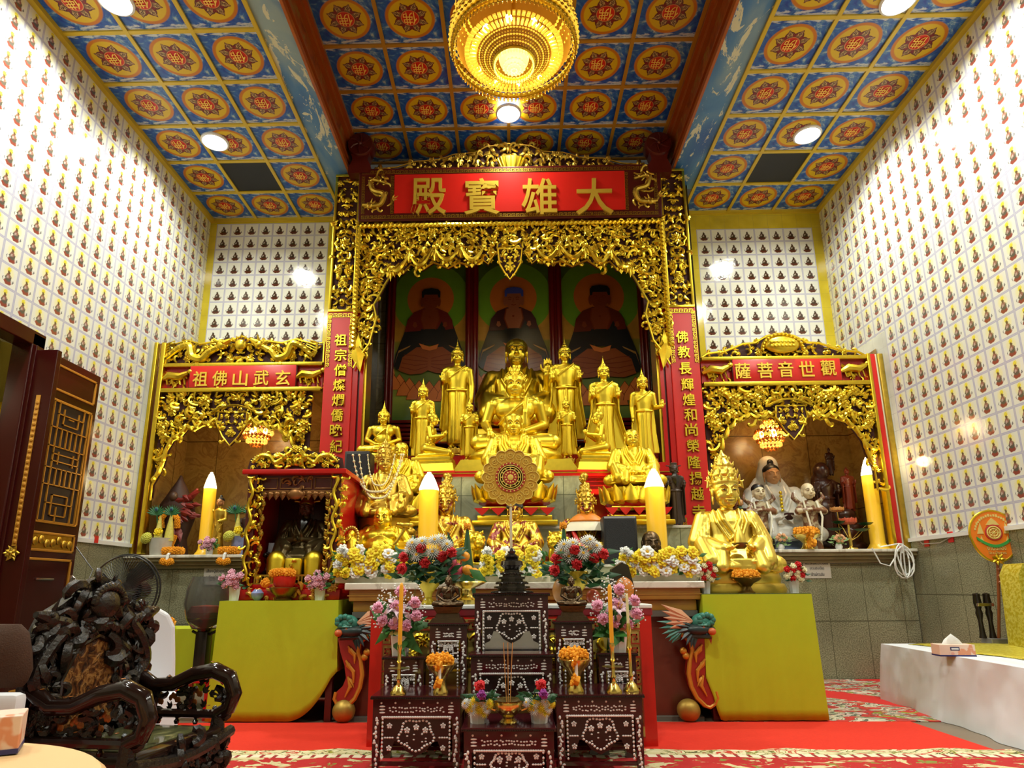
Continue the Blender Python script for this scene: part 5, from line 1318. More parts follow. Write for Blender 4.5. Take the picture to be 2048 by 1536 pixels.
# ================================================================== dragon-legged altar table
YT = 5.25
dt = thing('altar_table', (.07, YT, 0), 'long altar table with dragon legs and a marble top below the flower rows', 'table')
def dp(m, name, mats, par=None, **kw):
    m.v = [(x-.07, y-YT, z) for x, y, z in m.v]; return m.build(name, mats, par or dt, **kw)
m = M(); m.box(-1.36, 1.53, YT-.04, 5.60, .995, 1.05, .008); dp(m, 'marble_top', MARB_W, smooth=False, uv=lambda c: (c.x, c.y+c.z))
m = M(); m.box(-1.33, 1.50, YT-.01, 5.60, .905, .995, .01); m.box(-1.30, 1.47, YT+.02, 5.60, .82, .905, .01); m.box(-1.34, 1.51, YT-.015, 5.6, .945, .955); dp(m, 'moulding', plain('ochre_mould', (.40, .20, .03), .4, 0, .25, 7))
m = M(); m.box(-1.26, 1.43, YT+.06, 5.60, .03, .82); dp(m, 'body', plain('brown_lacquer_panel', (.13, .03, .016), .25, 0, .35, 5), smooth=False)
m = M(); m.box(-1.29, 1.46, YT+.0, 5.6, 0, .03); m.box(-1.30, 1.47, YT+.01, 5.6, .775, .822); dp(m, 'plinth', plain('grey_base', (.13, .12, .10), .5), smooth=False)
LEGO = [(885, 715), (900, 800), (925, 880), (935, 960), (915, 1010), (872, 1050), (862, 1090), (880, 1130), (910, 1150)]
LEGI = [(940, 1140), (990, 1090), (1022, 1020), (1036, 940), (1026, 850), (1010, 800), (1020, 745), (1060, 705), (1110, 690), (1120, 660), (1000, 640)]
lo = px2(LEGO, YT, 3.16, 400, 1050); li = px2(LEGI, YT, 3.16, 400, 1050)
RD = plain('dragon_red', (.36, .02, .012), .3, 0, .15, 8); OG = plain('ochre_gold', (.60, .28, .03), .38, .3, .15, 10); TEAL = plain('dragon_teal', (.03, .20, .15), .4, 0, .3, 14); NAVY = plain('dragon_dark', (.015, .04, .04), .35, 0, .3, 14); PEACH = plain('dragon_peach', (.62, .33, .18), .45, 0, .1, 8)
for s in (1, -1):
    f = (lambda x: x) if s == 1 else (lambda x: .165-x)
    m = M(); m.mat(0); prev = None
    m.prism([(f(x), z) for x, z in lo+li], YT-.06, YT+.08)
    m.mat(1)
    m.tube([(f(x), YT-.06, z) for x, z in li[:-2]], .017, 7)
    m.tube([(f(x), YT-.06, z) for x, z in lo[5:]+li[:2]], .014, 7)
    for (cx, cy) in ((1050, 830), (1065, 800), (1120, 705)):
        (x, z), = px2([(cx, cy)], YT, 3.16, 400, 1050); m.ell((f(x), YT-.06, z), (.028, .025, .028), 10, 7)
    for (ax, ay, bx, by) in ((950, 760, 990, 870), (935, 850, 985, 990), (950, 950, 930, 1080)):
        (x0, z0), (x1, z1) = px2([(ax, ay), (bx, by)], YT, 3.16, 400, 1050)
        m.tube([(f(x0), YT-.07, z0), (f((x0+x1)/2+.03), YT-.075, (z0+z1)/2), (f(x1), YT-.07, z1)], [.008, .016, .005], 6)
        m.leaf((f(x0), YT-.07, z0), (s*.6, 0, -1), .1, .02, .015)
    leg = dp(m, 'leg', [RD, OG])
    m = M(); (hx, hz), (sx_, sz), (ex, ez), (wx, wz) = px2([(935, 625), (890, 680), (940, 655), (1060, 600)], YT-.08, 3.16, 400, 1050)
    m.mat(0).ell((f(hx), YT-.08, hz), (.085, .07, .07), 14, 10)
    for k in range(9): a = k*.7; m.ell((f(hx-.02)+cos(a)*.05, YT-.13, hz+.02+sin(a)*.035), .026, 7, 5)
    m.mat(1).ell((f(hx+.02), YT-.09, hz-.055), (.12, .07, .05), 14, 9); m.tube([(f(hx+.03), YT-.11, hz-.07), (f(hx-.04), YT-.13, hz-.10), (f(hx+.10), YT-.10, hz-.10)], [.03, .025, .02], 7)
    for k in range(7): m.leaf((f(hx+.06), YT-.09, hz-.04), (s*(.9-.12*k), -.15, .35-.25*k), .16, .03, .02)
    m.mat(2); m.ell((f(sx_), YT-.15, sz), (.032, .03, .028), 10, 7); m.ell((f(ex), YT-.14, ez), (.018, .014, .018), 8, 6)
    m.mat(3)
    for k in range(5): m.leaf((f(hx+.07), YT-.10, hz+.01), (s*1, -.05, .52-.20*k), .28-.02*k, .035, .015)
    m.mat(0)
    for k in range(6): m.leaf((f(hx+.16), YT-.09, hz-.02-.01*k), (s*1, -.05, .15-.22*k), .20-.015*k, .024, .016)
    m.mat(0).ell((f(hx-.0), YT-.10, hz-.02), (.06, .06, .03), 10, 6)
    dp(m, 'dragon_head', [TEAL, NAVY, plain('dragon_nose', (.55, .12, .03), .4), PEACH])
for u, lab in ((687, 'worn gold ball on the floor under the left dragon leg'), (1378, 'worn gold ball on the floor under the right dragon leg')):
    p = P(u, 1432, YT-.05); m = M().ell((0, 0, .085), (.088, .08, .085), 20, 14); o = m.build('gold_ball', plain('worn_gold', (.42, .28, .05), .45, .6, .4, 12)); o.location = (p.x, YT-.05, 0); tag(o, lab, 'ball', 'balls under the dragon legs')
# ------------------------------------------------------------------ white-topped offering table with a gold key border
ot = thing('offering_table', (-.02, 4.60, 0), 'offering table with a white top and gold key-pattern front behind the inlaid stands', 'table')
TB = [(-.945, .945)]
M().box(-.95, .95, -.20, .22, .865, .892, .006).build('white_top', WHITE, ot, smooth=False)
M().box(-.95, .95, -.195, .215, .82, .865, .004).build('red_rim', plain('rim_red', (.28, .02, .03), .3), ot, smooth=False)
m = M(); m.box(-.94, .94, -.19, .2, .0, .82); m.build('red_body', REDP, ot, smooth=False)
m = M(); m.box(-.86, .86, -.196, -.188, .06, .80); m.build('front_panel', plain('panel_yellow', (.55, .42, .10), .45), ot, smooth=False)
m = M()
fret(m, (-.86, .73), (.86, .73), (0, 1), .065, .01, -.20, .004); fret(m, (-.86, .06), (.86, .06), (0, 1), .065, .01, -.20, .004)
for s in (-1, 1): fret(m, (s*.86, .13), (s*.86, .72), (-s, 0), .065, .01, -.20, .004)
m.build('key_border', plain('key_red', (.35, .03, .01), .4), ot, smooth=False)
m = M(); filigree(m, lambda x, z: True, -.75, .75, .5, .70, .07, -.20, 5, th=.16); m.box(-.78, .78, -.20, -.19, .47, .485)
m.build('gold_relief', GOLDC, ot)
# ================================================================== inlaid dark wood stands
PEARL = plain('mother_of_pearl', (.80, .80, .82), .12, .1, .25, 60, Specular_IOR_Level=.8)
IWOOD = plain('inlaid_wood', (.045, .006, .009), .10, 0, .3, 6)
def pearl_flower(m, x, z, y, r, k=5):
    for i in range(k): a = 2*pi*i/k+.3; m.ell((x+cos(a)*r, y, z+sin(a)*r), (r*.62, .003, r*.62), 7, 4)
    m.ell((x, y-.002, z), (r*.4, .003, r*.4), 6, 4)
def dots(m, a, b, n, r, y, rx=1.4):
    for i in range(n): t = i/(n-1) if n > 1 else .5; m.ell((a[0]+(b[0]-a[0])*t, y, a[1]+(b[1]-a[1])*t), (r*(rx if abs(b[0]-a[0]) > abs(b[1]-a[1]) else 1), .003, r*(1 if abs(b[0]-a[0]) > abs(b[1]-a[1]) else rx)), 6, 4)
def inlaid(name, x0, x1, Y, d, zt, label, mirror=False, tall=False):
    w = (x1-x0)/2; t = thing(name, ((x0+x1)/2, Y+d/2, 0), label, 'stand', 'dark inlaid offering stands'); yf = -d/2
    q = w/.285
    M().box(-w, w, yf, d/2, zt-.02, zt, .004).build('top', IWOOD, t, smooth=False)
    m = M(); k = int(w*2/.012)
    for i in range(k): m.ell((-w+.006+i*.012, yf-.001, zt-.012), .0055, 5, 4)
    m.box(-w, w, yf-.002, yf+.01, zt-.017, zt-.008); m.build('beaded_edge', BLACK, t)
    rail = .115*min(1.2, q) if not tall else .085
    m = M(); m.box(-w+.015, w-.015, yf+.012, d/2-.012, zt-.02-rail, zt-.02); m.build('rail', IWOOD, t, smooth=False)
    for sx in (-1, 1):
        for sy in (-1, 1):
            c = Vector((sx*(w-.035), sy*(d/2-.035), 0)); m = M(); lw = .022
            m.add([(c.x+a*lw*k_, c.y+b_*lw*k_, z) for z, k_ in ((0, 1.25), (.05, .8), (.12, .9), (zt-.02, 1.0)) for a, b_ in ((-1, -1), (1, -1), (1, 1), (-1, 1))], [(3, 2, 1, 0), (12, 13, 14, 15)]+[(4*j+i, 4*j+(i+1) % 4, 4*j+4+(i+1) % 4, 4*j+4+i) for j in range(3) for i in range(4)])
            m.build('leg', IWOOD, t, smooth=False)
    m = M(); m.box(-w+.03, w-.03, yf+.03, yf+.045, .06, .08); m.box(-w+.03, w-.03, d/2-.05, d/2-.03, .06, .08); m.build('stretcher', IWOOD, t, smooth=False)
    # mother-of-pearl on the rail and the legs
    m = M(); y = yf+.0115; zr = zt-.02
    dots(m, (-w+.06, zr-.018), (w-.06, zr-.018), max(3, int(7*q)), .006, y, 1)
    r_ = random.Random(int(zt*1000))
    for k in range(int(22*q)):
        for z in (zr-.045, zr-.062): m.ell((-w+.10+(2*w-.2)*(k+.5)/int(22*q)+r_.uniform(-.004, .004), y, z+r_.uniform(-.005, .005)), (.006, .003, .0045), 6, 4)
    for sx in (-1, 1):
        for k in range(3): m.ell((sx*(w-.065), y, zr-.036-.016*k), (.018, .003, .005), 7, 4)
    dots(m, (-w+.07, zr-.092), (w-.07, zr-.092), int(34*q), .0065, y, 1.3)
    for sx in (-1, 1): dots(m, (sx*(w-.07), zr-.10), (sx*(w-.07), max(.1, zr-.34)), max(3, int((min(.34, zr-.1)-.1)/.018)), .006, y, 1.3)
    m.build('pearl_rail_inlay', PEARL, t)
    for sx in (-1, 1):
        m = M(); lz = zr-.10; 
        while lz > .05:
            m.ell((sx*(w-.035)+r_.uniform(-.008, .008), yf+.0115, lz), (.007, .003, .011), 6, 4)
            if r_.random() < .5: m.ell((sx*(w-.035)+r_.uniform(-.012, .012), yf+.0115, lz-.008), (.010, .003, .006), 6, 4)
            lz -= .023
        m.build('pearl_leg_inlay', PEARL, t)
    # hanging apron with a lobed pearl cartouche
    za = zr-rail; ha = min(.19, za-.06) if not tall else min(.16, za-.06); m = M(); yb = yf+.02
    if ha > .05:
        aw = w-.075
        out = [(-aw, za), (-aw, za-ha), (-aw*.80, za-ha*.92), (-aw*.66, za-ha*.60), (-aw*.5, za-ha*.62), (-aw*.3, za-ha*.86), (0, za-ha), (aw*.3, za-ha*.86), (aw*.5, za-ha*.62), (aw*.66, za-ha*.60), (aw*.80, za-ha*.92), (aw, za-ha), (aw, za)]
        m.mat(0).prism(out, yb, yb+.012); m.mat(1)
        loop = []
        for i in range(33):
            a = 2*pi*i/32; rr = 1+.10*cos(a*5+pi/2); loop.append((cos(a)*aw*.52*rr, za-ha*.42+sin(a)*ha*.40*rr))
        for (x, z) in loop: m.ell((x, yb-.002, z), (.0075, .003, .0065), 6, 4)
        for (x, z) in ((-.28, .30), (.28, .30), (0, .22)): pearl_flower(m, x*aw, za-ha*z, yb-.002, .011)
        for i in range(9): m.ell((aw*.30*cos(i*.9), yb-.002, za-ha*.52+ha*.13*sin(i*1.7)), (.006, .003, .004), 6, 4)
        for sx in (-1, 1):
            for z in (.18, .78): pearl_flower(m, sx*aw*.82, za-ha*z, yb-.002, .010)
            dots(m, (sx*aw*.72, za-ha*.5), (sx*aw*.95, za-ha*.5), 4, .005, yb-.002)
        m.build('apron', [plain('apron_wood', (.012, .003, .004), .2), PEARL], t)
    if mirror:
        M().box(-w+.06, w-.06, yf+.05, yf+.06, .60, zr-rail+.03).build('mirror_panel', plain('silver_panel', (.55, .55, .60), .12, .9), t, smooth=False)
    return t
def stand_px(u0, u1, v, Y, d, label, **kw):
    a = P(u0, v, Y); b = P(u1, v, Y); return inlaid('inlaid_stand', a.x, b.x, Y, d, (a.z+b.z)/2, label, **kw), (a.z+b.z)/2
_, ZLL = stand_px(741, 925, 1392, 3.72, .42, 'low inlaid dark stand on the left with a candlestick and marigold bowl')
_, ZLR = stand_px(1108, 1289, 1389, 3.72, .42, 'low inlaid dark stand on the right with two candlesticks')
_, ZLC = stand_px(922, 1113, 1456, 3.52, .40, 'lowest inlaid dark stand in the front centre holding the incense bowl')
_, ZMC = stand_px(937, 1109, 1308, 3.94, .19, 'middle inlaid dark stand in the centre behind the incense bowl')
_, ZHC = stand_px(945, 1100, 1186, 4.15, .17, 'tallest inlaid dark stand in the centre carrying the dark pagoda', mirror=True)
_, ZHL = stand_px(855, 938, 1246, 4.15, .17, 'narrow tall inlaid stand left of centre under a small bronze Buddha', tall=True)
_, ZHR = stand_px(1106, 1189, 1242, 4.15, .17, 'narrow tall inlaid stand right of centre under a small bronze Buddha', tall=True)
_, ZSL = stand_px(764, 851, 1313, 4.15, .17, 'small inlaid stand at the far left under the pink carnation vase', tall=True)
_, ZSR = stand_px(1193, 1276, 1306, 4.15, .17, 'small inlaid stand at the far right under the pink carnation vase', tall=True)

# ================================================================== flowers
def fmesh(name, f, mats):
    m = M(); f(m); me = bpy.data.meshes.new(name); me.from_pydata(m.v, [], m.f)
    for q in mats: me.materials.append(q)
    me.polygons.foreach_set('material_index', m.mi); me.polygons.foreach_set('use_smooth', [True]*len(m.f)); me.update(); return me
CORE = plain('flower_core', (.70, .38, .01), .7, 0, .3, 40)
def f_daisy(m, n=7, L=1.0, w=.36, lay=2):      # faces +Z
    for q in range(lay):
        for i in range(n):
            a = 2*pi*(i+.5*q)/n; r = 1-.28*q; d = Vector((cos(a), sin(a), 0)); u = .22+.28*q
            m.mat(0).tube([d*.08, d*.45*r+Vector((0, 0, u*.5)), d*.8*r+Vector((0, 0, u*.75)), d*L*r+Vector((0, 0, u*.6))], [w*.35*r, w*r, w*.95*r, w*.2], 6, .25, axis=(0, 0, 1))
    m.mat(1).ell((0, 0, .2), (.24, .24, .14), 10, 6)
def f_carn(m):
    r = random.Random(5); m.mat(0).ell((0, 0, .0), (.75, .75, .5), 12, 8)
    for i in range(46): a = r.uniform(0, 2*pi); t = r.uniform(.0, 1.45); d = Vector((cos(a)*cos(t), sin(a)*cos(t), sin(t)*.75)); m.leaf(d*.45, d+Vector((r.uniform(-.5, .5), r.uniform(-.5, .5), .3)), .62, .26, .05, up=(0, 0, 1))
def f_rose(m):
    m.mat(0).ell((0, 0, .15), (.62, .62, .55), 12, 8)
    for q in range(3):
        for i in range(5):
            a = 2*pi*(i+.5*q)/5; d = Vector((cos(a), sin(a), 0)); R = .82-.22*q; m.tube([d*R*.4+Vector((0, 0, -.2)), d*R+Vector((0, 0, .15)), d*R*.95+Vector((0, 0, .5+.12*q)), d*R*1.1+Vector((0, 0, .6+.12*q))], [.2, .42-.08*q, .36-.08*q, .1], 6, .22, axis=tuple(d))
    m.ell((0, 0, .62), (.22, .22, .18), 8, 6)
def f_mum(m):
    for q in range(4):
        n = 18-3*q
        for i in range(n): a = 2*pi*(i+.5*q)/n; t = .15+.32*q; d = Vector((cos(a)*cos(t), sin(a)*cos(t), sin(t)*.8)); m.mat(0).tube([d*.1, d*.6, d*(1-.08*q)], [.06, .10, .05], 5, .5)
    m.mat(1).ell((0, 0, .35), (.22, .22, .2), 8, 6)
def f_mari(m):
    r = random.Random(9); m.mat(0).ell((0, 0, .2), (.85, .85, .6), 12, 8)
    for i in range(70): a = i*2.4; t = asin_(i/70); d = Vector((cos(a)*cos(t), sin(a)*cos(t), sin(t)*.8)); m.ell(d*.78+Vector((0, 0, .2)), .19, 5, 4)
def asin_(x): return math.asin(max(-1, min(1, x)))
def f_lily(m):
    for i in range(6):
        a = 2*pi*i/6; d = Vector((cos(a), sin(a), 0)); m.mat(0).tube([(0, 0, 0), d*.35+Vector((0, 0, .55)), d*.85+Vector((0, 0, .7)), d*1.2+Vector((0, 0, .35))], [.08, .26, .22, .03], 6, .25, axis=tuple(d))
    for i in range(4): a = i*1.6; m.mat(1).tube([(0, 0, .1), (cos(a)*.2, sin(a)*.2, .8)], [.02, .04], 4)
def f_baby(m):
    r = random.Random(2)
    for i in range(40): m.mat(0).ell((r.uniform(-1, 1), r.uniform(-1, 1), r.uniform(-.6, .8)), .085, 5, 4)
    for i in range(10): m.mat(1).tube([(0, 0, -.8), (r.uniform(-1, 1), r.uniform(-1, 1), r.uniform(-.3, .7))], .012, 3)
FL = {}
def fl(kind, mat):
    k = (kind, mat.name)
    if k not in FL: FL[k] = fmesh(kind, {'daisy': f_daisy, 'carnation': f_carn, 'rose': f_rose, 'chrysanthemum': f_mum, 'marigold_head': f_mari, 'lily': f_lily, 'gypsophila': f_baby}[kind], [mat, CORE if kind != 'gypsophila' else GREEN])
    return FL[k]
def bloom(t, kind, mat, p, d, r, spin=0, name=None):
    o = link(name or kind, fl(kind, mat), t); q = Vector(d).to_track_quat('Z', 'Y'); o.rotation_euler = (q @ Matrix.Rotation(spin, 3, 'Z').to_quaternion()).to_euler(); o.location = p; o.scale = (r, r, r); return o
def foliage(t, n, box, L, seed, mat=GREEN, up=.4, name='leaves'):
    r = random.Random(seed); m = M()
    for i in range(n):
        p = [r.uniform(*box[k]) for k in range(3)]; m.leaf(p, (r.uniform(-1, 1), r.uniform(-1, .3), r.uniform(-.6, 1)*up+.1), L*r.uniform(.6, 1.2), L*.2, L*.06, up=(r.uniform(-.4, .4), -1, .5))
    o = m.build(name, mat, t); return o
def pot_sq(t, w, h, top=1.25, mat=WHITE):
    m = M(); k = 8
    prof = [(w*.5/top, 0), (w*.5/top, .004), (w*.5, h), (w*.46, h), (w*.44, h-.01)]
    m.lathe(prof, n=8); m.lathe([(w*.43, h-.012), (0, h-.012)], n=8); return m.build('pot', mat, t, smooth=False)
# long rows of yellow and white flowers on the marble edge
def flower_row(x0, x1, Y, z, n, h, label, seed):
    t = thing('flower_row', ((x0+x1)/2, Y, z), label, 'flowers', None); r = random.Random(seed); w = (x1-x0)/2
    M().box(-w, w, -.05, .07, 0, .05, .004).build('planter', plain('planter_pale', (.60, .55, .42), .5), t, smooth=False)
    foliage(t, 110, ((-w, w), (-.06, .06), (.03, h*.9)), .09, seed)
    for i in range(n):
        q = (i+.5)/n; x = -w+.03+(2*w-.06)*((i*.7549) % 1); zz = .06+(h-.06)*((i*.5698+.13) % 1); yel = (i*7) % 5 < 3
        bloom(t, 'daisy' if (i % 4) else 'carnation', YELF if yel else WHIF, (x, -.07-.03*r.random(), zz), (r.uniform(-.4, .4), -1, r.uniform(.0, .6)), r.uniform(.048, .060), r.random()*3, 'flower')
xa = P(672, 1170, 5.33).x; xb = P(806, 1170, 5.33).x; flower_row(xa, xb, 5.34, 1.05, 30, .27, 'row of yellow and white artificial flowers on the left end of the altar table', 4)
xa = P(1232, 1170, 5.33).x; xb = P(1405, 1170, 5.33).x; flower_row(xa, xb, 5.34, 1.05, 38, .24, 'row of yellow and white artificial flowers on the right end of the altar table', 8)
xa = P(960, 1150, 5.42).x; xb = P(1100, 1150, 5.42).x; flower_row(xa, xb, 5.44, 1.05, 22, .25, 'short row of yellow and white flowers in the centre behind the pagoda ornament', 12)
# ------------------------------------------------------------------ bouquets
def bouquet(u, v, Y, zb, label, seed, mode):
    p = P(u, v, Y); t = thing('bouquet', (p.x, Y, zb), label, 'flowers'); H = p.z-zb; r = random.Random(seed)
    if mode == 'big':
        m = M(); m.lathe([(.045, 0), (.05, .01), (.025, .05), (.03, .08), (.075, .13), (.085, .22), (.08, .225)], n=20); m.build('vase', plain('yellow_vase', (.72, .55, .04), .3, .3), t)
        foliage(t, 130, ((-.18, .18), (-.12, .10), (H-.16, H+.08)), .13, seed, DGREEN)
        hd = [('chrysanthemum', WHIF), ('carnation', REDF)]
        spots = [(-.15, .02, 1), (-.10, .11, 0), (-.02, .12, 0), (.06, .13, 0), (.13, .10, 0), (-.06, .03, 0), (.04, .05, 0), (.0, -.02, 1), (.11, .02, 1), (.17, .05, 1), (-.17, -.06, 1), (-.12, .07, 0), (.09, .14, 0), (-.03, .08, 1)]
        for (x, z, k) in spots: bloom(t, hd[k][0], hd[k][1], (x+r.uniform(-.01, .01), -.11-.03*r.random(), H+z), (x*2.2, -1, .35+z*2), .055 if k == 0 else .047, r.random(), 'flower')
    elif mode == 'pink':
        pot_sq(t, .13, .12); foliage(t, 26, ((-.06, .06), (-.05, .05), (.12, .20)), .19, seed, GREEN, 1.2)
        for (x, z) in ((-.13, .02), (-.10, -.06), (-.03, -.08), (.10, .05), (.11, -.03), (.01, .12), (.05, -.09), (-.02, .03)): bloom(t, 'carnation', PINKF, (x, -.09-.02*r.random(), H+z), (x*2, -1, .5), .044, r.random(), 'flower')
        bloom(t, 'lily', plain('lily_pink', (.82, .62, .74), .5), (-.0, -.08, H), (.1, -1, .5), .085, .3, 'lily')
        for k in range(5): bloom(t, 'gypsophila', WHIF, (r.uniform(-.13, .13), -.04, H+r.uniform(-.10, .13)), (0, -1, .6), .07, r.random(), 'gypsophila')
    elif mode == 'roses':
        pot_sq(t, .095, .11); foliage(t, 40, ((-.09, .09), (-.07, .05), (H-.07, H+.04)), .07, seed, GREEN)
        for k in range(11): a = 2*pi*k/11*1.0; R = .075 if k % 2 else .03; bloom(t, 'rose', plain('rose_pink', (.78, .44, .54), .5, 0, .1, 20), (cos(a)*R, -.05-.03*(k % 3)*.5, H+sin(a)*R*.75), (cos(a)*.6, -1, .4+sin(a)*.3), .034, r.random(), 'rose')
    elif mode == 'redwhite':
        pot_sq(t, .085, .10); foliage(t, 40, ((-.08, .08), (-.06, .05), (H-.07, H+.05)), .06, seed, DGREEN)
        for k in range(13): a = k*2.4; R = .082*sqrt((k+.5)/13); bloom(t, 'rose', REDF if k % 2 else plain('rose_cream', (.84, .80, .52), .5), (cos(a)*R, -.06, H+sin(a)*R*.8), (cos(a)*.7, -1, .4+sin(a)*.4), .030, r.random(), 'rose')
    elif mode == 'front':
        pot_sq(t, .105, .115, 1.2); foliage(t, 44, ((-.08, .08), (-.07, .06), (.11, H+.02)), .06, seed, DGREEN)
        for k in range(12): a = k*2.4; R = .078*sqrt((k+.5)/12); bloom(t, 'chrysanthemum', (YELF, WHIF)[k % 2], (cos(a)*R, -.05, H-.03+sin(a)*R*.5), (cos(a)*.8, -1, .5), .030, r.random(), 'flower')
        bloom(t, 'carnation', REDF, (.01, -.05, H+.07), (0, -1, .6), .036, .2, 'flower'); bloom(t, 'carnation', plain('violet_petal', (.30, .03, .28), .5), (.02, -.08, H+.03), (.1, -1, .4), .030, .7, 'flower')
    elif mode == 'small':
        m = M().lathe([(.03, 0), (.04, .03), (.03, .06)], n=14); m.build('pot', WHITE, t); foliage(t, 36, ((-.09, .09), (-.05, .05), (.05, H+.02)), .06, seed, plain('pale_leaf', (.20, .34, .12), .5))
        for k in range(6): a = k*1.05; bloom(t, 'rose', plain('rose_apricot', (.82, .50, .28), .5), (cos(a)*.045, -.04, H+sin(a)*.03), (cos(a)*.5, -1, .5), .026, r.random(), 'rose')
    return t
bouquet(858, 1122, 4.62, .892, 'bouquet of red carnations and white chrysanthemums left of centre', 3, 'big')
bouquet(1152, 1125, 4.62, .892, 'bouquet of red carnations and white chrysanthemums right of centre', 5, 'big')
bouquet(803, 1222, 4.24, ZSL, 'pink carnations and a lily in a white pot on the far left inlaid stand', 6, 'pink')
bouquet(1232, 1218, 4.24, ZSR, 'pink carnations and a lily in a white pot on the far right inlaid stand', 7, 'pink')
bouquet(957, 1398, 3.66, ZLC, 'small pot of white and yellow flowers with a red carnation, left of the incense bowl', 8, 'front')
bouquet(1078, 1396, 3.66, ZLC, 'small pot of white and yellow flowers with a red carnation, right of the incense bowl', 9, 'front')
# ================================================================== things on the inlaid stands
CAN = plain('orange_candle', (.90, .42, .02), .35, 0, .05, 5)
def at_(u, v, Y, z): p = P(u, v, Y); return (p.x, Y, z)
def candlestick(loc, h, hc, r, label, cm, broad=True, group=None):
    t = thing('candlestick', loc, label, 'candlestick', group)
    M().lathe([(.045, 0), (.045, .006), (.035, .02), (.03, .035), (.012, .05), (.010, .07), (.016, .08), (.010, .095), (.009, h*.6), (.016, h*.63), (.010, h*.67), (.011, h*.85), (.016, h*.9), (.010, h)], n=20).build('stem', BRASS, t)
    if broad: M().lathe([(.0, h*.48), (.055, h*.485), (.062, h*.50), (.055, h*.495), (0, h*.495)], n=24).build('drip_pan', BRASS, t)
    M().lathe([(r, h-.01), (r, h+hc-.02), (r*.6, h+hc-.005), (0, h+hc)], n=14).build('candle', cm, t); return t
zt = P(797, 1165, 3.80).z; candlestick(at_(797, 1385, 3.80, ZLL), .275, zt-ZLL-.275, .012, 'brass candlestick with an orange candle on the left low stand', CAN, group=None)
zt = P(1228, 1168, 3.80).z; candlestick(at_(1228, 1385, 3.80, ZLR), .275, zt-ZLR-.275, .012, 'brass candlestick with an orange candle on the right low stand', CAN)
zt = P(1260, 1187, 3.85).z; candlestick(at_(1263, 1385, 3.85, ZLR), .37, zt-ZLR-.37, .008, 'slim brass candlestick with a pale thin candle at the right edge', plain('pale_candle', (.75, .72, .40), .4), False)
def garland(t, pts, r, name='marigold_garland'):
    m = M(); rr = random.Random(4)
    pts = [Vector(p) for p in pts]
    m.tube(pts, r*.75, 8)
    for a, b in zip(pts[:-1], pts[1:]):
        L = (b-a).length; k = max(1, int(L/(r*.5)))
        for i in range(k):
            c = a+(b-a)*(i/k); d = (b-a).normalized(); o = d.orthogonal().normalized(); q = d.cross(o)
            for j in range(9): an = j*2*pi/9+i*.35; m.ell(c+(o*cos(an)+q*sin(an))*r*.82, r*.30*rr.uniform(.8, 1.2), 5, 4)
    return m.build(name, MARI, t)
def marigold_bowl(loc, R, h, label, drop=True, mat=BRASS, group=None):
    t = thing('marigold_bowl', loc, label, 'offering bowl', group)
    m = M().lathe([(R*.55, 0), (R*.55, .01), (R*.40, h*.18), (R*.30, h*.4), (R*.5, h*.6), (R*.9, h*.78), (R*1.08, h*.95), (R*1.0, h*.97), (R*.8, h*.82), (0, h*.7)], n=28); m.build('bowl', mat, t)
    garland(t, [(-R*.72, 0, h*1.05), (-R*.4, -R*.35, h*1.08), (0, -R*.48, h*1.1), (R*.4, -R*.35, h*1.08), (R*.72, 0, h*1.05)], R*.42)
    garland(t, [(-R*.6, R*.25, h*1.1), (0, R*.3, h*1.15), (R*.6, R*.25, h*1.1)], R*.42)
    if drop:
        garland(t, [(-R*.12, -R*1.0, h*.98), (R*.10, -R*1.05, h*.95)], R*.42, 'marigold_head'); garland(t, [(-R*.22, -R*1.0, h*.42), (R*.15, -R*1.0, h*.36)], R*.42, 'marigold_head')
        M().tube([(0, -R*.95, h*.9), (0, -R*1.0, h*.5)], R*.10, 8).build('jasmine_string', WHIF, t)
    return t
K = mpp(3.80, .4)
marigold_bowl(at_(882, 1380, 3.82, ZLL), 32*K*.9, .165, 'gold pedestal bowl heaped with marigolds on the left low stand')
marigold_bowl(at_(1151, 1380, 3.82, ZLR), 34*K*.9, .185, 'gold pedestal bowl heaped with marigolds on the right low stand')
t = thing('incense_bowl', at_(1017, 1448, 3.64, ZLC), 'brass incense bowl with three thin joss sticks in the front centre', 'incense burner')
M().lathe([(.045, 0), (.048, .008), (.03, .025), (.032, .035), (.065, .06), (.078, .095), (.075, .11), (.085, .12), (.07, .115), (0, .105)], n=28).build('bowl', BRASS, t)
for s in (-1, 1): M().tube([(s*.075, 0, .09), (s*.105, 0, .10), (s*.10, 0, .075), (s*.07, 0, .065)], .008, 6).build('handle', BRASS, t)
for k, dx in enumerate((-.015, 0, .016)): M().tube([(dx*.6, .0, .10), (dx*1.6, 0, P(1017, 1285, 3.64).z-ZLC)], .0022, 5).build('joss_stick', plain('joss_stick', (.55, .25, .06), .6), t)
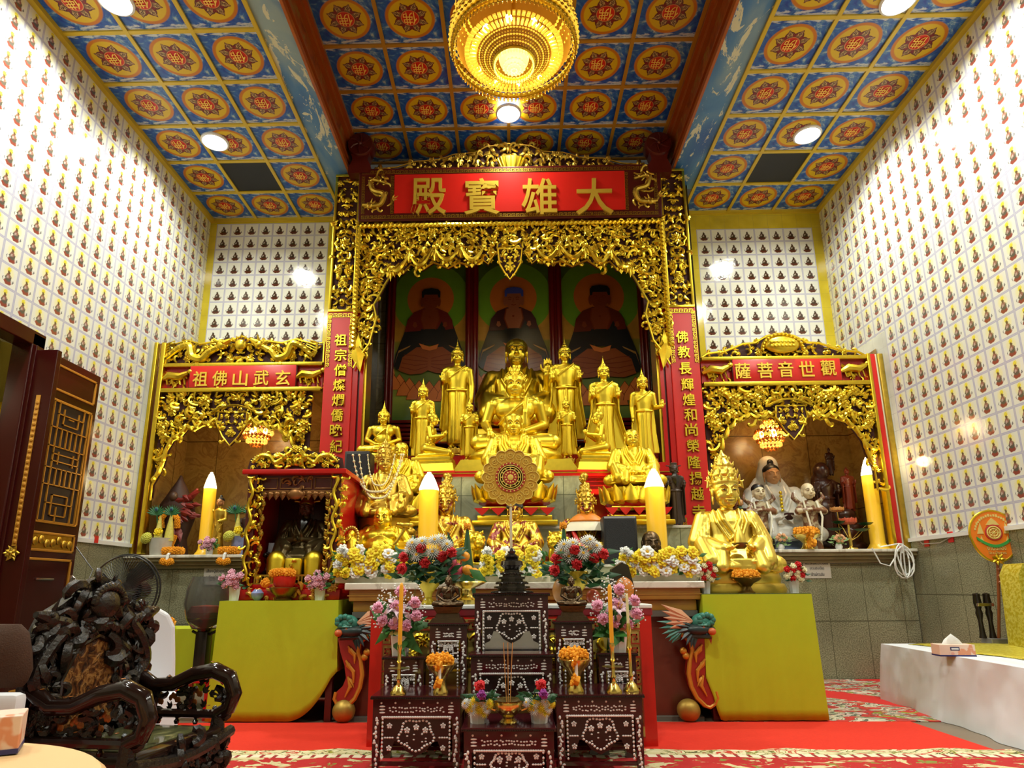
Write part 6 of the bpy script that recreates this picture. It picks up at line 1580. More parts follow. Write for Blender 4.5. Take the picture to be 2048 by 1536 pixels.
# tiered dark pagoda with the round fan standing in it
t = thing('pagoda_ornament', at_(1024, 1180, 4.22, ZHC), 'dark tiered metal pagoda ornament holding the stick of the round fan', 'ornament')
PAG = plain('pagoda_metal', (.07, .065, .06), .22, .9, .3, 30); zz = 0; prof = []
for R, h in ((.13, .028), (.118, .03), (.10, .03), (.085, .03), (.07, .028)): prof += [(R, zz), (R, zz+h*.45), (R*.72, zz+h*.55), (R*.72, zz+h)]; zz += h
prof += [(.045, zz), (.075, zz+.03), (.07, zz+.055), (.04, zz+.07), (.05, zz+.085), (.022, zz+.105), (.028, zz+.12), (.012, zz+.14)]
M().lathe(prof, n=32).build('tiers', PAG, t)
for k in range(3):
    R = (.132, .102, .072)[k]; m = M(); [m.ell((cos(i*pi/12)*R, sin(i*pi/12)*R, (.004, .062, .122)[k]), .007, 5, 4) for i in range(24)]; m.tube([(cos(i*pi/12)*R, sin(i*pi/12)*R, (.004, .062, .122)[k]) for i in range(25)], .003, 4); m.build('bead_rim', PAG, t)
zf = P(1021, 955, 4.22).z; R = 57*mpp(4.22, zf); zb = ZHC+zz+.13; x = P(1021, 955, 4.22).x
t = thing('ceremonial_fan', (x, 4.22, zb), 'round scalloped orange and gold fan on a white stick in front of the centre monk', 'fan'); c = zf-zb
FO = plain('fan_ochre', (.58, .34, .03), .5); FR = plain('fan_red', (.42, .03, .02), .5); FG = plain('fan_gold', (.82, .62, .12), .4, .1)
M().lathe([(.007, 0), (.009, .02), (.008, .3), (.009, c-R)], n=10).build('stick', plain('ivory_stick', (.72, .66, .46), .4), t)
def scal(r, a, n=16): return r*(1+a*abs(cos(n*a*0+0)))
m = M(); N16 = 192
def ringpts(r, amp, y): return [((r*(1+amp*abs(cos(8*(2*pi*i/N16)))))*cos(2*pi*i/N16) if amp else r*cos(2*pi*i/N16), (r*(1+amp*abs(cos(8*(2*pi*i/N16)))))*sin(2*pi*i/N16)+c if amp else r*sin(2*pi*i/N16)+c) for i in range(N16)]
m.prism(ringpts(R*.92, .10, 0), -.006, .006); m.build('leaf', FO, t, smooth=False)
m = M()
m.tube([(a, -.008, b) for a, b in ringpts(R*.915, .10, 0)+ringpts(R*.915, .10, 0)[:1]], .0035, 5)
for i in range(16):
    a0 = 2*pi*(i+.0)/16
    for (r0, rr, k) in ((.76, .10, 10), (.80, .045, 8)):
        m.tube([((r0*R+rr*R*cos(q*2*pi/k))*cos(a0)-rr*R*sin(q*2*pi/k)*sin(a0), -.0075, c+(r0*R+rr*R*cos(q*2*pi/k))*sin(a0)+rr*R*sin(q*2*pi/k)*cos(a0)) for q in range(k+1)], .0019, 4)
    a1 = a0+pi/16; m.tube([(R*.58*cos(a1), -.0075, c+R*.58*sin(a1)), (R*.72*cos(a1+.06), -.008, c+R*.72*sin(a1+.06)), (R*.90*cos(a1), -.0075, c+R*.90*sin(a1))], .0019, 4)
m.build('outer_tracery', FG, t)
m = M(); m.lathe([(R*.53, 0), (R*.53, .004), (R*.46, .004), (R*.46, 0)], n=48); m.lathe([(0, 0), (0.001, .004), (R*.24, .004), (R*.24, 0)], n=40); m.v = [(a, -.006-z, c+b) for a, b, z in m.v]; m.build('red_ring', FR, t, smooth=False)
m = M()
for i in range(24): a = 2*pi*i/24; m.ell((R*.495*cos(a), -.0105, c+R*.495*sin(a)), (R*.027, .002, R*.027), 6, 4)
for i in range(12): a = 2*pi*i/12; m.ell((R*.18*cos(a), -.0105, c+R*.18*sin(a)), (R*.03, .002, R*.03), 6, 4); m.tube([(R*.25*cos(a), -.007, c+R*.25*sin(a)), (R*.34*cos(a), -.008, c+R*.34*sin(a))], .004, 5)
for r_ in (.28, .36, .43): m.tube([(R*r_*cos(i*pi/24), -.007, c+R*r_*sin(i*pi/24)) for i in range(49)], .0035, 5)
m.ell((0, -.0105, c), (R*.11, .002, R*.11), 12, 4)
m.build('wheel_tracery', FG, t)
# small bronze Buddhas on the narrow stands
for u, vt, z, lab in ((897, 1148, ZHL, 'small dark bronze seated Buddha on the left narrow stand'), (1142, 1150, ZHR, 'small dark bronze seated Buddha on the right narrow stand')):
    p = P(u, vt, 4.23); Sx = (p.z-z)*.66; b = seated(Sx, 'meditate', 'knob', 'thai', .0035, .80, .30); dz = (p.z-z)*.32
    b.v = [(a, q, c_+dz) for a, q, c_ in b.v]; t = fig('bronze_buddha', lab, 'statue', (p.x, 4.23, z), b, None, BRONZE, group='small bronze Buddhas')
    base(t, 'stepped_base', BRONZE, lambda m: (plinth(m, Sx*.56, Sx*.46, Sx*.34, Sx*.3, dz*.3), plinth(m, Sx*.40, Sx*.34, Sx*.26, Sx*.22, dz*.3, dz*.3), plinth(m, Sx*.34, Sx*.46, Sx*.24, Sx*.3, dz*.4, dz*.6)), smooth=False)
# fruit on a gold pedestal dish, gourds, leaf cones
p = P(932, 1165, 4.66)
t = thing('pedestal_dish', (p.x, 4.68, .892), 'gold pedestal dish piled with fruit left of the pagoda ornament', 'dish'); hd = p.z-.892
M().lathe([(.075, 0), (.075, .03), (.05, .05), (.04, .10), (.05, .12), (.04, hd*.7), (.10, hd*.85), (.145, hd), (.14, hd+.008), (.09, hd*.88), (0, hd*.84)], n=32).build('dish', BRASS, t)
FRUIT = plain('orange_peel', (.88, .36, .02), .4, 0, .1, 40); DRAG = plain('dragonfruit_skin', (.66, .08, .16), .45, 0, .2, 20)
def sph(name, loc, r, mat, label, cat, fn=None, group=None, sz=1.0):
    m = M(); m.ell((0, 0, 0), (r, r, r*sz), 16, 12); m.ell((0, 0, r*sz*.95), (r*.12, r*.12, r*.06), 6, 4)
    if fn: fn(m, r)
    o = m.build(name, mat if isinstance(mat, list) else [mat], None); o.location = loc; tag(o, label, cat, group); return o
def scales(m, r):
    rr = random.Random(1)
    for k in range(26): a = k*2.4; q = -1.1+2.3*k/26; d = Vector((cos(a)*cos(q), sin(a)*cos(q), sin(q))); m.mat(1).leaf(d*r*.9, d*.6+Vector((0, 0, .8)), r*.55, r*.16, r*.06, up=tuple(d)) if abs(d.z) < .97 else None
for (u, v, lab) in ((900, 1128, 'pink dragon fruit at the left of the fruit dish'), (912, 1142, 'pink dragon fruit at the front of the fruit dish')):
    q = P(u, v, 4.62); sph('dragon_fruit', (q.x, 4.62, max(q.z, .892+hd+.045)), .052, [DRAG, plain('dragonfruit_tip', (.75, .30, .22), .5)], lab, 'fruit', scales, None, 1.15)
for (u, v, Y, lab) in ((929, 1113, 4.70, 'orange on top of the fruit dish'), (935, 1140, 4.60, 'orange at the front of the fruit dish'), (948, 1146, 4.66, 'orange at the right of the fruit dish')):
    q = P(u, v, Y); sph('orange', (q.x, Y, q.z), .040, FRUIT, lab, 'fruit', None, None, .92)
o = M().leaf((0, 0, 0), (.7, -.3, -.5), .17, .035, .01).build('leaf', GREEN); q = P(938, 1138, 4.54); o.location = q; tag(o, 'green leaf hanging over the oranges on the fruit dish', 'leaf')
MANGO = plain('gourd_skin', (.34, .15, .04), .35, 0, .35, 12)
for (u, v, Y, r, sz, lab, mt) in ((1122, 1175, 4.66, .062, 1.45, 'reddish brown gourd behind the right bronze Buddha', MANGO), (1245, 1180, 4.78, .085, 1.15, 'orange brown round gourd behind the right pink carnations', plain('gourd_orange', (.55, .17, .02), .35, 0, .25, 10)), (888, 1190, 4.68, .06, 1.0, 'dark red apple-like fruit behind the left bronze Buddha', plain('dark_fruit', (.20, .03, .02), .25, 0, .3, 10)), (1186, 1188, 4.70, .05, 1.0, 'red apple beside the yellow vase', plain('apple_red', (.45, .06, .03), .3))):
    q = P(u, v, Y); sph('gourd' if 'gourd' in lab else 'fruit', (q.x, Y, .892+r*sz), r, mt, lab, 'fruit', None, None, sz)
for (u, vt, lab) in ((935, 1048, 'green leaf cone topped with a marigold left of centre'), (1127, 1046, 'green leaf cone topped with a marigold right of centre')):
    q = P(u, vt, 5.02); t = thing('leaf_cone', (q.x, 5.02, .892), lab, 'offering', 'leaf cones topped with marigolds'); h = q.z-.892
    M().lathe([(.06, 0), (.07, .05), (.055, h*.4), (.035, h*.6), (.012, h-.05), (.008, h-.03)], n=14).build('cone', DGREEN, t); garland(t, [(-.025, 0, h-.02), (.025, 0, h-.02)], .028, 'marigold_head')
# black speaker, dark slate
a = P(1207, 1031, 5.58); b = P(1275, 1034, 5.58)
t = thing('loudspeaker', ((a.x+b.x)/2, 5.72, T1), 'black loudspeaker box standing beside the right candle lamp', 'loudspeaker'); w = (b.x-a.x)/2; hh_ = a.z-T1
M().box(-w, w, -.10, .10, 0, hh_, .012).build('cabinet', plain('speaker_black', (.012, .012, .014), .5), t); s = N('speaker_grille'); s.bump(s.vor(s.co(), 160), .6, .004); M().box(-w+.02, w-.02, -.108, -.098, .02, hh_-.03, .004).build('grille', s.done((.012, .013, .016), .7), t, smooth=False)
M().box(-w+.01, w-.01, -.106, -.098, hh_-.024, hh_-.006, .003).build('trim_strip', plain('grey_plastic', (.35, .36, .38), .4), t)
q = P(1228, 1148, 5.1); m = M(); m.prism([(-.09, 0), (.09, 0), (.085, .13), (.05, .27), (-.0, .29), (-.08, .24)], -.02, .02); o = m.build('slate_tablet', plain('dark_slate', (.025, .02, .01), .3, 0, .3, 12)); o.location = (q.x, 5.10, .90); o.rotation_euler = (0, 0, .2)
o.location = (q.x, 4.76, .892); tag(o, 'dark curved slate tablet behind the right red and white bouquet', 'tablet')
a = P(728, 905, 6.5); t = thing('loudspeaker', (-1.60, 6.55, T2), 'black loudspeaker cabinet in the shadow behind the beaded deity', 'loudspeaker'); M().box(-.14, .12, -.13, .13, 0, a.z-T2, .012).build('cabinet', plain('speaker_black', (.012, .012, .014), .5), t); M().box(-.12, .10, -.138, -.128, .03, a.z-T2-.03, .004).build('grille', _gr if False else bpy.data.materials['speaker_grille'], t, smooth=False)

# ================================================================== yellow cloth tables
CLOTH = (lambda s: (s.bump(s.noise(s.co(), 300, 2), .25, .002), s.done(s.mix(s.noise(s.co(), 5, 4), (.40, .48, .003), (.46, .55, .005)), .75))[1])(N('yellow_green_cloth'))
def cloth_table(x0, x1, y0, y1, z, label, lift=None, legs=True):
    t = thing('cloth_table', ((x0+x1)/2, y0, 0), label, 'table', 'tables under yellow green cloths'); w = (x1-x0)/2; d = y1-y0
    n = 40; vs = []; fs = []; ring = []
    per = [(-w+2*w*i/n, 0) for i in range(n)]+[(w, d*i/16) for i in range(16)]+[(w-2*w*i/12, d) for i in range(12)]+[(-w, d-d*i/16) for i in range(16)]
    k = len(per); rows = 12
    for j in range(rows+1):
        f = j/rows
        for i, (px_, py) in enumerate(per):
            lo_ = .015+(lift(px_, py) if lift else 0)
            zz_ = z-(z-lo_)*f; wv = .007*f*sin(i*.55)+.004*f*sin(i*1.7+1); fl_ = .02*f
            nx = (-1 if px_ <= -w+1e-6 else 1 if px_ >= w-1e-6 else 0); ny = (-1 if py <= 1e-6 else 1 if py >= d-1e-6 else 0)
            vs.append((px_+nx*(fl_+wv*.6), py+ny*(fl_+wv*.6), zz_))
    for j in range(rows):
        for i in range(k): q_ = (i+1) % k; fs.append((j*k+i, (j+1)*k+i, (j+1)*k+q_, j*k+q_))
    fs.append(tuple(range(k))); m = M(); m.add(vs, fs); o = m.build('cloth', CLOTH, t, ang=50)
    q_ = o.modifiers.new('thickness', 'SOLIDIFY'); q_.thickness = .004
    m = M(); m.box(-w+.01, w-.01, .01, d-.01, z-.03, z-.006); m.build('tabletop', DRED, t, smooth=False)
    for sx in (-1, 1):
        for sy in (.05, d-.05): M().box(sx*(w-.05)-.025, sx*(w-.05)+.025, sy-.025, sy+.025, 0, z-.03).build('leg', DRED, t, smooth=False)
    return t
ZTL, ZTR = .915, .945
cloth_table(-2.36, -1.40, 5.20, 6.25, ZTL, 'table under a yellow green cloth on the left, with the red shrine cabinet on it', lambda x, y: .36*max(0, (x-.12)/.36)**2.2)
cloth_table(1.50, 2.36, 5.20, 6.25, ZTR, 'table under a yellow green cloth on the right, with the big crowned statue on it', lambda x, y: .30*max(0, (-.36-x)/.07)**1.5 if x < -.36 else 0)
m = M().box(1.50, 2.36, 5.215, 6.2, ZTR, ZTR+.006); o = m.build('glass_sheet', plain('table_glass', (.10, .12, .06), .1)); tag(o, 'dark glass sheet lying on the right yellow cloth table', 'glass')

# big crowned bodhisattva on the right table
p = P(1442, 1020, 5.62); zs = 1.105; Sx = (p.z-zs)/(.86-.19); fe = M(); b = seated(Sx, 'bowl', 'crown', 'chinese', .007, .86, .375, feat=fe)
dz = zs-ZTR; b.v = [(a, q, c_+dz) for a, q, c_ in b.v]; fe.v = [(a, q, c_+dz) for a, q, c_ in fe.v]
BG = plain('pale_gold', (.86, .66, .12), .36, 1, .1, 10)
t = fig('crowned_bodhisattva', 'big pale gold crowned bodhisattva holding a bowl on the right yellow table', 'statue', (P(1468, 1160, 5.62).x, 5.66, ZTR+.006), b, fe, BG)
base(t, 'tiered_base', BG, lambda m: (m.lathe([(.44, .0), (.45, .03), (.43, .075), (.40, .08), (.41, .12), (.39, dz+.01), (0, dz+.01)], n=40, sy=.66)))
base(t, 'alms_bowl', plain('bowl_dark_brown', (.16, .10, .03), .4, .6), lambda m: m.lathe([(.03, .20), (.055, .22), (.065, .25), (.06, .25), (0, .235)], (0, -.27, dz), 20))  # bowl in one even dark brown, partly metallic
base(t, 'offering_cone', BG, lambda m: m.lathe([(.05, .25), (.045, .29), (.02, .36), (.004, .40)], (0, -.27, dz), 14))
marigold_bowl((P(1492, 1180, 5.36).x, 5.34, ZTR+.006), .115, .13, 'dark brass footed bowl of marigolds in front of the big crowned statue', False, plain('dark_brass', (.25, .16, .04), .3, .9))
bouquet(1409, 1145, 5.36, ZTR+.006, 'red and cream roses in a white pot at the left corner of the right table', 21, 'redwhite')
bouquet(1585, 1145, 5.36, ZTR+.006, 'red and cream roses in a white pot at the right corner of the right table', 22, 'redwhite')

# ------------------------------------------------------------------ red shrine cabinet on the left table
zs = ZTL; sc = thing('shrine_cabinet', (-1.955, 5.36, zs), 'red and gilt wooden shrine cabinet holding a dark-faced deity on the left table', 'cabinet')
def sp_(m, name, mats, **kw): m.v = [(x+1.955, y-5.36, z-zs) for x, y, z in m.v]; return m.build(name, mats, sc, **kw)
a = P(500, 948, 5.36); b = P(684, 946, 5.36); xl, xr, zt = a.x, b.x, a.z-.01; yb = 6.05; zb = zs+.13
m = M(); m.box(xr-.03, xr, 5.38, yb, zb, zt); sp_(m, 'side_panel', REDL, smooth=False)
m = M(); m.box(xl, xl+.03, 5.38, yb, zb, zt); sp_(m, 'side_panel', REDL, smooth=False)
m = M(); m.box(xl, xr, yb-.03, yb, zb, zt); sp_(m, 'back_panel', DRED, smooth=False)
m = M(); m.box(xl-.05, xr+.05, 5.31, yb+.04, zt, zt+.045, .01); sp_(m, 'roof', REDL)
m = M(); m.box(xl-.04, xr+.04, 5.33, yb, zs+.0, zs+.09, .01); m.box(xl, xr, 5.36, yb, zs+.09, zb, .006); sp_(m, 'base', REDL)
m = M(); filigree(m, lambda x, z: True, xl+.03, xr-.03, zs+.02, zs+.075, .05, 5.325, 2, th=.2); sp_(m, 'base_scroll', OG)
m = M(); zc = zt+.05; crest = [(xl-.02, zc), (xl, zc+.09), (xl+.12, zc+.13), (xl+.26, zc+.15), ((xl+xr)/2, zc+.20), (xr-.26, zc+.15), (xr-.12, zc+.13), (xr, zc+.09), (xr+.02, zc)]
m.mat(0).prism(crest, 5.345, 5.36); m.mat(1); ci = inpoly(crest); xm = (xl+xr)/2
filigree(m, lambda x, z: ci(x, z), xl, xm, zc, zc+.2, .05, 5.335, 5, mirror=xm, th=.2)
for s in (-1, 1): dragon(m, [(xm+s*.37, zc+.05), (xm+s*.30, zc+.11), (xm+s*.22, zc+.10), (xm+s*.17, zc+.05), (xm+s*.09, zc+.10)], .02, 5.33)
sp_(m, 'dragon_crest', [DWOOD, GOLDC])
for s, x0 in ((1, xl), (-1, xr)):
    m = M(); x1 = x0+s*.075; q = sorted((x0, x1)); m.mat(0).box(q[0], q[1], 5.345, 5.375, zb, zt); m.mat(1)
    filigree(m, lambda x, z: True, q[0]+.012, q[1]-.012, zb+.02, zt-.02, .045, 5.345, 6, th=.2); m.tube([(x0+s*(.037+.016*sin(i*.8)), 5.325, zb+.03+(zt-zb-.06)*i/30) for i in range(31)], .014, 7)
    sp_(m, 'carved_column', [DRED, GOLDC])
m = M(); m.mat(0).box(xl+.075, xr-.075, 5.39, 5.41, zt-.13, zt); m.mat(1); frame_rect(m, xl+.09, xl+.24, zt-.12, zt-.02, .008, 5.38, 5.395); frame_rect(m, xl+.26, xr-.26, zt-.12, zt-.02, .008, 5.38, 5.395); frame_rect(m, xr-.24, xr-.09, zt-.12, zt-.02, .008, 5.38, 5.395)
filigree(m, lambda x, z: True, xl+.28, xr-.28, zt-.10, zt-.035, .05, 5.385, 8, th=.12); sp_(m, 'lintel_panel', [DRED, plain('antique_gilt', (.28, .13, .04), .35, .7, .3, 14)])
m = M()
for k in range(11):
    x = xl+.12+(xr-xl-.24)*k/10; dz_ = .035*abs(k-5)/5
    m.ell((x, 5.40, zt-.155-dz_*.3), (.035, .02, .028), 8, 6); m.leaf((x, 5.39, zt-.16), (0, -.1, -1), .06, .022, .015)
m.ell((xm, 5.385, zt-.165), (.075, .03, .05), 12, 8); m.tube([(xl+.09, 5.40, zt-.14), (xm, 5.40, zt-.135), (xr-.09, 5.40, zt-.14)], .014, 6); sp_(m, 'lotus_valance', plain('antique_gilt', (.28, .13, .04), .35, .7, .3, 14))
for s, x0 in ((1, xl+.105), (-1, xr-.105)):
    m = M()
    for k in range(12): z = zb+.04+(zt-zb-.22)*k/11; m.ell((x0+s*.012*(-1)**k, 5.40, z), (.026, .018, .032), 8, 6); m.leaf((x0, 5.39, z), (s*.6, -.1, .7), .05, .016, .012)
    m.tube([(x0, 5.405, zb), (x0, 5.405, zt-.13)], .010, 6); sp_(m, 'inner_column', GOLDD)
m = M(); m.box(xl+.08, xr-.08, 5.385, 5.40, zb, zb+.012); 
for k in range(22): m.tube([(xl+.10+(xr-xl-.2)*k/21, 5.39, zb), (xl+.10+(xr-xl-.2)*k/21, 5.39, zb+.07)], .006, 5)
m.box(xl+.08, xr-.08, 5.385, 5.40, zb+.065, zb+.08); sp_(m, 'low_railing', GOLDD)
# the deity inside
p = P(611, 1035, 5.68); t = thing('seated_deity', (p.x, 5.70, zb), 'dark-faced seated deity in a bright gold robe inside the red shrine cabinet', 'statue'); Sx = .62
hm = M(); hd_ = M(); fe = M(); b = seated(Sx, 'pray', 'hat', 'chinese', .006, .83, .27, feat=None, hairm=hm, headm=hd_); dz = .16
for q in (b, hm, hd_): q.v = [(a_, b_, c_+dz) for a_, b_, c_ in q.v]
b.build('robe', plain('dark_gilt_robe', (.10, .07, .025), .35, .7, .5, 14), t, ang=75); hd_.build('head', plain('dark_face', (.10, .035, .02), .4), t, ang=75); hm.build('hat', GOLDD, t, ang=75)
base(t, 'gold_apron', GOLDS, lambda m: [cap(m, (sx*.16, -.22, .20), (sx*.16, -.24, .04), .085, .07, fl=.7) for sx in (-1, 1)]+[m.box(-.07, .07, -.285, -.2, .03, .22, .02)])
base(t, 'apron_scroll', GOLDD, lambda m: [curl(m, 0, .08+.05*k, -.29, 1.2, .06, .008, 1 if k % 2 else -1) for k in range(3)])
base(t, 'beard', BLACK, lambda m: m.leaf((0, -.09, dz+Sx*.72), (0, -.25, -1), .16, .05, .03))
base(t, 'throne', BLACK, lambda m: (m.box(-.3, .3, -.16, .2, 0, .12, .01), m.box(-.28, .28, .16, .2, .1, .45, .01), [cap(m, (sx*.29, .15, .3), (sx*.29, -.15, .25), .022, .022) for sx in (-1, 1)]))
o = M().quad((0, 0, 0), (.14, 0, -.0), (.10, .02, .36), (.02, .02, .36)).build('pale_cloth', plain('grey_cloth', (.35, .36, .38), .7)); q = P(537, 1133, 5.60); o.location = (q.x-.04, 5.60, zb); o.modifiers.new('t', 'SOLIDIFY').thickness = .01; tag(o, 'pale grey cloth hanging inside the shrine cabinet', 'cloth')
# offerings in front of it
t = thing('marigold_bowl', (P(566, 1190, 5.27).x, 5.28, ZTL), 'round brass bowl with a red pot and marigolds in front of the shrine cabinet', 'offering bowl')
M().lathe([(.06, 0), (.07, .008), (.05, .025), (.10, .07), (.115, .10), (.105, .105), (0, .08)], n=28).build('bowl', plain('dark_brass', (.25, .16, .04), .3, .9), t)
M().lathe([(.05, .07), (.085, .13), (.09, .19), (.08, .195), (0, .18)], n=28).build('red_pot', plain('red_plastic', (.60, .02, .01), .35), t)
garland(t, [(-.10, .0, .215), (-.05, -.06, .22), (.03, -.07, .225), (.09, -.02, .215)], .034); garland(t, [(-.13, -.09, .15), (-.10, -.10, .12)], .036, 'marigold_head')
bouquet(471, 1160, 5.30, ZTL, 'pink roses in a white pot left of the shrine cabinet', 31, 'roses'); bouquet(641, 1162, 5.30, ZTL, 'pink roses in a white pot right of the marigold bowl', 32, 'roses')
q = P(518, 1155, 5.29); m = M().lathe([(.02, 0), (.045, .03), (.05, .06), (.03, .085), (.028, .09), (0, .08)], n=20); o = m.build('porcelain_jar', plain('blue_porcelain', (.25, .32, .60), .15, 0, .5, 30)); o.location = (q.x, 5.285, ZTL); tag(o, 'small blue and white porcelain jar in front of the shrine cabinet', 'jar')
# ================================================================== carpets
def carpet_mat(name, field, border, scale=3.0, seed=0.0):
    s = N(name); q = s.xyz(s.co('Object')); v = s.vec(s.f('MULTIPLY', q[0], 1), s.f('MULTIPLY', q[1], 1.6), seed)
    n = s.noise(v, scale, 4, .55, 1.6); n2 = s.noise(v, scale*2.4, 3, .6, .8); w = s.noise(s.vec(q[0], q[1], seed+4), scale*1.3, 2, .5, 2.4)
    col = s.ramp(n, border, 'CONSTANT')
    col = s.mix(s.step(.64, n2, .015), col, (.55, .03, .02)); col = s.mix(s.step(.66, w, .012), col, (.30, .30, .03))
    col = s.mix(s.f('MULTIPLY', s.step(.46, n, .006), s.f('SUBTRACT', 1, s.step(.48, n, .006))), col, (.05, .05, .03))
    return s, q, n, n2, col
s, q, n, n2, col = carpet_mat('scroll_carpet', None, [(0, (.66, .62, .38)), (.38, (.62, .56, .30)), (.45, (.30, .30, .05)), (.50, (.70, .66, .42)), (.58, (.50, .05, .02)), (.63, (.68, .62, .36))], 4.2)
red = s.mix(s.step(.57, n, .01), (.46, .012, .012), (.62, .55, .30)); red = s.mix(s.step(.62, n2, .01), red, (.22, .25, .04))
yb_ = s.f('ABSOLUTE', q[1])
band = s.step(1.30, s.f('ADD', q[1], 0), .004)
stripe = s.f('ABSOLUTE', s.f('SUBTRACT', q[1], 1.285)); chk = s.f('FRACT', s.f('MULTIPLY', q[0], 13))
col = s.mix(band, red, col)
col = s.mix(s.f('SUBTRACT', 1, s.step(.030, stripe, .003)), col, s.mix(s.step(.3, chk, .03), (.30, .02, .02), (.78, .70, .52)))
s.bump(s.noise(s.co(), 400, 2), .4, .003); SCROLL = s.done(col, .9)
def flat(name, x0, x1, y0, y1, z, mat, label, cat, th=.008, nx=60, wavy=0):
    m = M(); 
    if wavy:
        n = nx; vs = []; fs = []
        for i in range(n+1):
            x = x0+(x1-x0)*i/n; e = y1+wavy*(sin(i*.7)+.6*sin(i*1.9+1))
            vs += [(x-(x0+x1)/2, y0-(y0+y1)/2, th), (x-(x0+x1)/2, e-(y0+y1)/2, th*(1+.8*abs(sin(i*.7)))), (x-(x0+x1)/2, e-(y0+y1)/2, 0), (x-(x0+x1)/2, y0-(y0+y1)/2, 0)]
        for i in range(n):
            a = 4*i; fs += [(a, a+4, a+5, a+1), (a+1, a+5, a+6, a+2), (a+3, a+2, a+6, a+7), (a, a+3, a+7, a+4)]
        fs += [(0, 1, 2, 3), (4*n+3, 4*n+2, 4*n+1, 4*n)]; m.add(vs, fs)
    else: m.box(-(x1-x0)/2, (x1-x0)/2, -(y1-y0)/2, (y1-y0)/2, 0, th, .003)
    o = m.build(name, mat, smooth=False); o.location = ((x0+x1)/2, (y0+y1)/2, z); return tag(o, label, cat)
REDC = (lambda s: (s.bump(s.noise(s.co(), 350, 2), .5, .003), s.done(s.mix(s.noise(s.co(), 60, 3), (.60, .012, .002), (.74, .028, .004)), .9))[1])(N('red_carpet'))
flat('red_carpet', -3.0, 2.98, 4.2, 5.18, 0, REDC, 'plain bright red carpet runner in front of the altar table', 'carpet')
flat('patterned_carpet', -3.2, 3.05, 1.4, 4.28, .008, SCROLL, 'cream, olive and red scroll-patterned carpet at the very front', 'carpet', .008, 60, .018)
s, q, n, n2, col = carpet_mat('flower_carpet', None, [(0, (.55, .04, .03)), (.40, (.50, .03, .02)), (.47, (.58, .52, .38)), (.53, (.12, .12, .08)), (.58, (.60, .54, .42)), (.66, (.45, .04, .03))], 3.0, 7.0)
bx = s.f('ABSOLUTE', s.f('SUBTRACT', s.f('FRACT', s.f('MULTIPLY', s.f('ADD', q[0], s.f('MULTIPLY', q[1], .8)), .55)), .5))
col = s.mix(s.step(.36, bx, .01), col, (.60, .02, .015))
fine = s.vor(s.co(), 26, out=1); col = s.mix(s.f('MULTIPLY', s.step(.2, s.f('SUBTRACT', .36, bx), .01), .35), col, s.mul(col, fine)); FLOWC = s.done(col, .9)
flat('patterned_carpet', 1.62, 4.55, 5.19, 7.44, 0, FLOWC, 'red carpet with cream and black flower border behind the right yellow table', 'carpet')

# ================================================================== right side: dais and things on it
SHEET = (lambda s: (s.bump(s.wave(s.co(), 1.2, 6, 2, 1.5), .25, .05), s.done(s.mix(s.noise(s.co(), 2, 3), (.70, .74, .80), (.77, .80, .85)), .6))[1])(N('white_sheet'))
t = thing('platform', (3.3, 6.16, 0), 'low platform draped in a white sheet along the right wall', 'platform'); H = .483
a = Vector((3.378-3.3, 0)); b = Vector((3.16-3.3, 3.0-6.16)); vs = []; fs = []; n = 44
line = [(a+(b-a)*(i/n)) for i in range(n+1)]; rows = 9
for j in range(rows+1):
    f = j/rows
    for i, p_ in enumerate(line):
        off = -f*.05-.07*f*f*(i/n)-.02*f*sin(i*.55+1.2*f)-.012*sin(i*1.31+3*f); off *= (1 if j else 0); vs.append((p_.x+off, p_.y+.01*sin(f*3)*sin(i), H*(1-f)+.003))
for j in range(rows):
    for i in range(n): fs.append((j*(n+1)+i, (j+1)*(n+1)+i, (j+1)*(n+1)+i+1, j*(n+1)+i+1))
k = len(vs); vs += [(1.26, a.y, H), (1.26, b.y, H)]; fs.append(tuple(range(n+1))+(k+1, k))
k2 = len(vs); vs += [(a.x, a.y+.0, 0), (1.26, a.y, 0)]; fs.append((0, k, k2+1, k2))
m = M().add(vs, fs); o = m.build('sheet', SHEET, t, ang=60)
m = M(); m.box(.12, 1.25, -3.1, -.02, 0, H-.01); m.build('deck', DWOOD, t, smooth=False)
